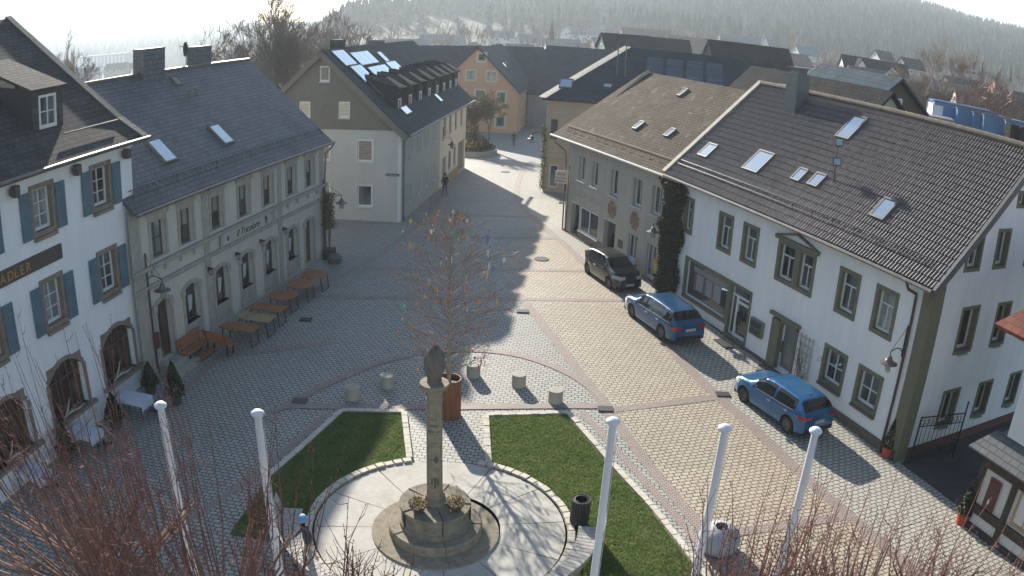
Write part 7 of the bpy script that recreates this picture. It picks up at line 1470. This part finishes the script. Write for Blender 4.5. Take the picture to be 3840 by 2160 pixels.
# ================================================================== FOREGROUND BARE CROWNS (red twigs)
def twig_tree(lab, loc, seed, n, rad, z0, ztop, lean=0, dens=1.0):
    rnd = random.Random(seed); t = thing('red_twig_tree', lab, 'tree', loc, 'red twigged trees near the viewer'); local(t); mt, mc, mbud = MB(), MB(), MB()
    mt.tube([(0, 0, 0), (.05, 0, z0*.5), (0, 0, z0-1.2)], [.13, .11, .09], 8)
    for k in range(n):
        a = rnd.random()*6.28; f = math.sqrt(rnd.random()); out = Vector((math.cos(a)*f*rad, math.sin(a)*f*rad*.8, 0)); tall = rnd.random()**1.6; L = (ztop-z0)*(.35+.65*tall)*(1-.25*f*f)
        p0 = Vector((0, 0, z0-1.3)); p1 = p0+out*.55+Vector((0, 0, .8)); p2 = Vector((0, 0, z0))+out*.95
        dr = Vector((out.x*.16+lean*.12+rnd.gauss(0, .05), out.y*.1+rnd.gauss(0, .05), 1)).normalized(); p3 = p2+dr*L*.5; dr2 = (dr+Vector((rnd.gauss(0, .1)+lean*.04, rnd.gauss(0, .1), 0))).normalized(); p4 = p3+dr2*L*.5
        mt.tube([p0, p1, p2], [.03, .022, .013], 4, cap=False); mc.tube([p2, p3, p4], [.0105, .0068, .0028], 3, cap=False)
        for (qa, qb, cnt, ll) in ((p1, p2, 5, .55), (p2, p3, 4, .5), (p3, p4, 2, .22)):
            for _ in range(rnd.randint(1, cnt)):
                q = qa.lerp(qb, rnd.random()); d_ = (qb-qa).normalized(); s = Vector((rnd.gauss(0, 1), rnd.gauss(0, 1), rnd.gauss(0, .25))).normalized(); d2 = (d_*.6+s*.8).normalized(); l2 = rnd.uniform(.3, 1)*ll
                e1 = q+d2*l2*.5; e2 = e1+(d2*.6+Vector((rnd.gauss(0, .1), rnd.gauss(0, .1), .55))).normalized()*l2*.6; mc.tube([q, e1, e2], [.0055, .0042, .0025], 3, cap=False); mbud.lathe([(0, -.009), (.0075, 0), (0, .012)], e2, 4)
                if ll > .3:
                    for w in range(rnd.randint(0, 3)):
                        b_ = q.lerp(e1, rnd.random()); e = b_+(d2+Vector((rnd.gauss(0, .7), rnd.gauss(0, .7), rnd.gauss(0, .6)))).normalized()*rnd.uniform(.06, .24); mc.tube([b_, e], [.004, .0022], 3, cap=False)
        for u in range(4): q = p3.lerp(p4, (u+.5+rnd.random()*.5)/4.5); mbud.lathe([(0, -.011), (.0085, 0), (0, .014)], q+Vector((rnd.uniform(-.008, .008), rnd.uniform(-.008, .008), 0)), 4)
        mbud.lathe([(0, -.012), (.009, 0), (0, .016)], p4, 4)
    mt.build('trunk', plain('red_bark', (.26, .18, .145), .85, .15, var=.3), t); mc.build('crown', twig_red, t); mbud.build('buds', plain('pale_buds', (.36, .17, .15), .5, .4), t)
for a in (('red twigged crown filling the lower left corner', (-5.0, 6.6, 0), 1, 62, 1.9, 7.9, 10.7, -1.6), ('red twigged crown left of centre, in front of the second flagpole', (-3.3, 6.6, 0), 2, 78, 1.7, 7.6, 9.9, -.1), ('small red twigged crown below the column base', (-1.7, 6.3, 0), 3, 44, 1.0, 7.5, 8.9, .7),
          ('red twigged crown at the bottom edge below the round stone planter', (3.1, 6.9, 0), 4, 62, 1.1, 7.4, 9.1, .3), ('red twigged crown at the bottom right beside the rightmost flagpole', (4.7, 7.2, 0), 5, 60, 1.3, 7.2, 9.0, .3), ('sparse red twigged crown at the far lower right', (6.2, 7.4, 0), 7, 22, 1.1, 7.0, 8.7, .6), ('red twigged crown between the inn tables and the left edge', (-6.4, 8.4, 0), 6, 34, 1.5, 7.0, 10.6, -1.5)): twig_tree(*a)
# ================================================================== LIGHT, AIR, CAMERA
SUN_AZ, SUN_EL = -21.5, 22.0
w = bpy.data.worlds.new('World'); bpy.context.scene.world = w; w.use_nodes = True; nt = w.node_tree
sk = nt.nodes.new('ShaderNodeTexSky'); sk.sky_type = 'NISHITA'; sk.sun_disc = False; sk.sun_elevation = R_(SUN_EL); sk.sun_rotation = R_(SUN_AZ); sk.air_density = 1; sk.dust_density = .4; sk.ozone_density = 1
bg = nt.nodes['Background']; bg.inputs['Strength'].default_value = .08; nt.links.new(sk.outputs[0], bg.inputs[0])
L = bpy.data.lights.new('sun', 'SUN'); L.energy = 5; L.angle = R_(.6); L.color = (1, .93, .82); so = bpy.data.objects.new('sun', L); col.objects.link(so)
sd = Vector((math.sin(R_(SUN_AZ))*math.cos(R_(SUN_EL)), math.cos(R_(SUN_AZ))*math.cos(R_(SUN_EL)), math.sin(R_(SUN_EL)))); so.rotation_euler = (-sd).to_track_quat('-Z', 'Y').to_euler()
HAZE = True
if HAZE:
    m = MB(); m.bx(-2600, 2800, -60, 3500, -60, 150); hm = bpy.data.materials.new('haze_air'); hm.use_nodes = True; N = hm.node_tree.nodes; N.remove(N['Principled BSDF']); v = N.new('ShaderNodeVolumePrincipled'); v.inputs['Color'].default_value = (.82, .91, 1, 1); v.inputs['Density'].default_value = .00034; v.inputs['Anisotropy'].default_value = .35; hm.node_tree.links.new(v.outputs[0], N['Material Output'].inputs['Volume'])
    o = m.build('haze', hm); o['kind'] = 'stuff'; o['label'] = 'pale morning haze filling the valley'; o['category'] = 'haze'
sc_ = bpy.context.scene; cd = bpy.data.cameras.new('camera'); cam = bpy.data.objects.new('camera', cd); col.objects.link(cam); sc_.camera = cam
cam.matrix_world = Matrix.Translation(CAM) @ RC.to_4x4()
cd.clip_start = .1; cd.clip_end = 9000; cd.sensor_width = 36; cd.sensor_fit = 'HORIZONTAL'; cd.sensor_height = 20.25
cd.type = 'PANO'; mm = 36/3.84                                    # a moderate fisheye: angle grows almost linearly with the distance from the centre
try: hold = cd.cycles; hold.panorama_type
except Exception: hold = cd
hold.panorama_type = 'FISHEYE_LENS_POLYNOMIAL'; hold.fisheye_fov = math.pi
for k, val in enumerate((0, -K1/mm, 0, -K3/mm**3, 0)): setattr(hold, 'fisheye_polynomial_k%d' % k, val)
sc_.render.resolution_x, sc_.render.resolution_y = 1024, 576
vs = sc_.view_settings; vs.view_transform = 'Standard'; vs.look = 'None'; vs.gamma = 1; vs.exposure = 1.3
cy = sc_.cycles; cy.use_denoising = True; cy.max_bounces = 6; cy.diffuse_bounces = 3; cy.glossy_bounces = 3; cy.transmission_bounces = 2; cy.volume_bounces = 1; cy.sample_clamp_indirect = 6
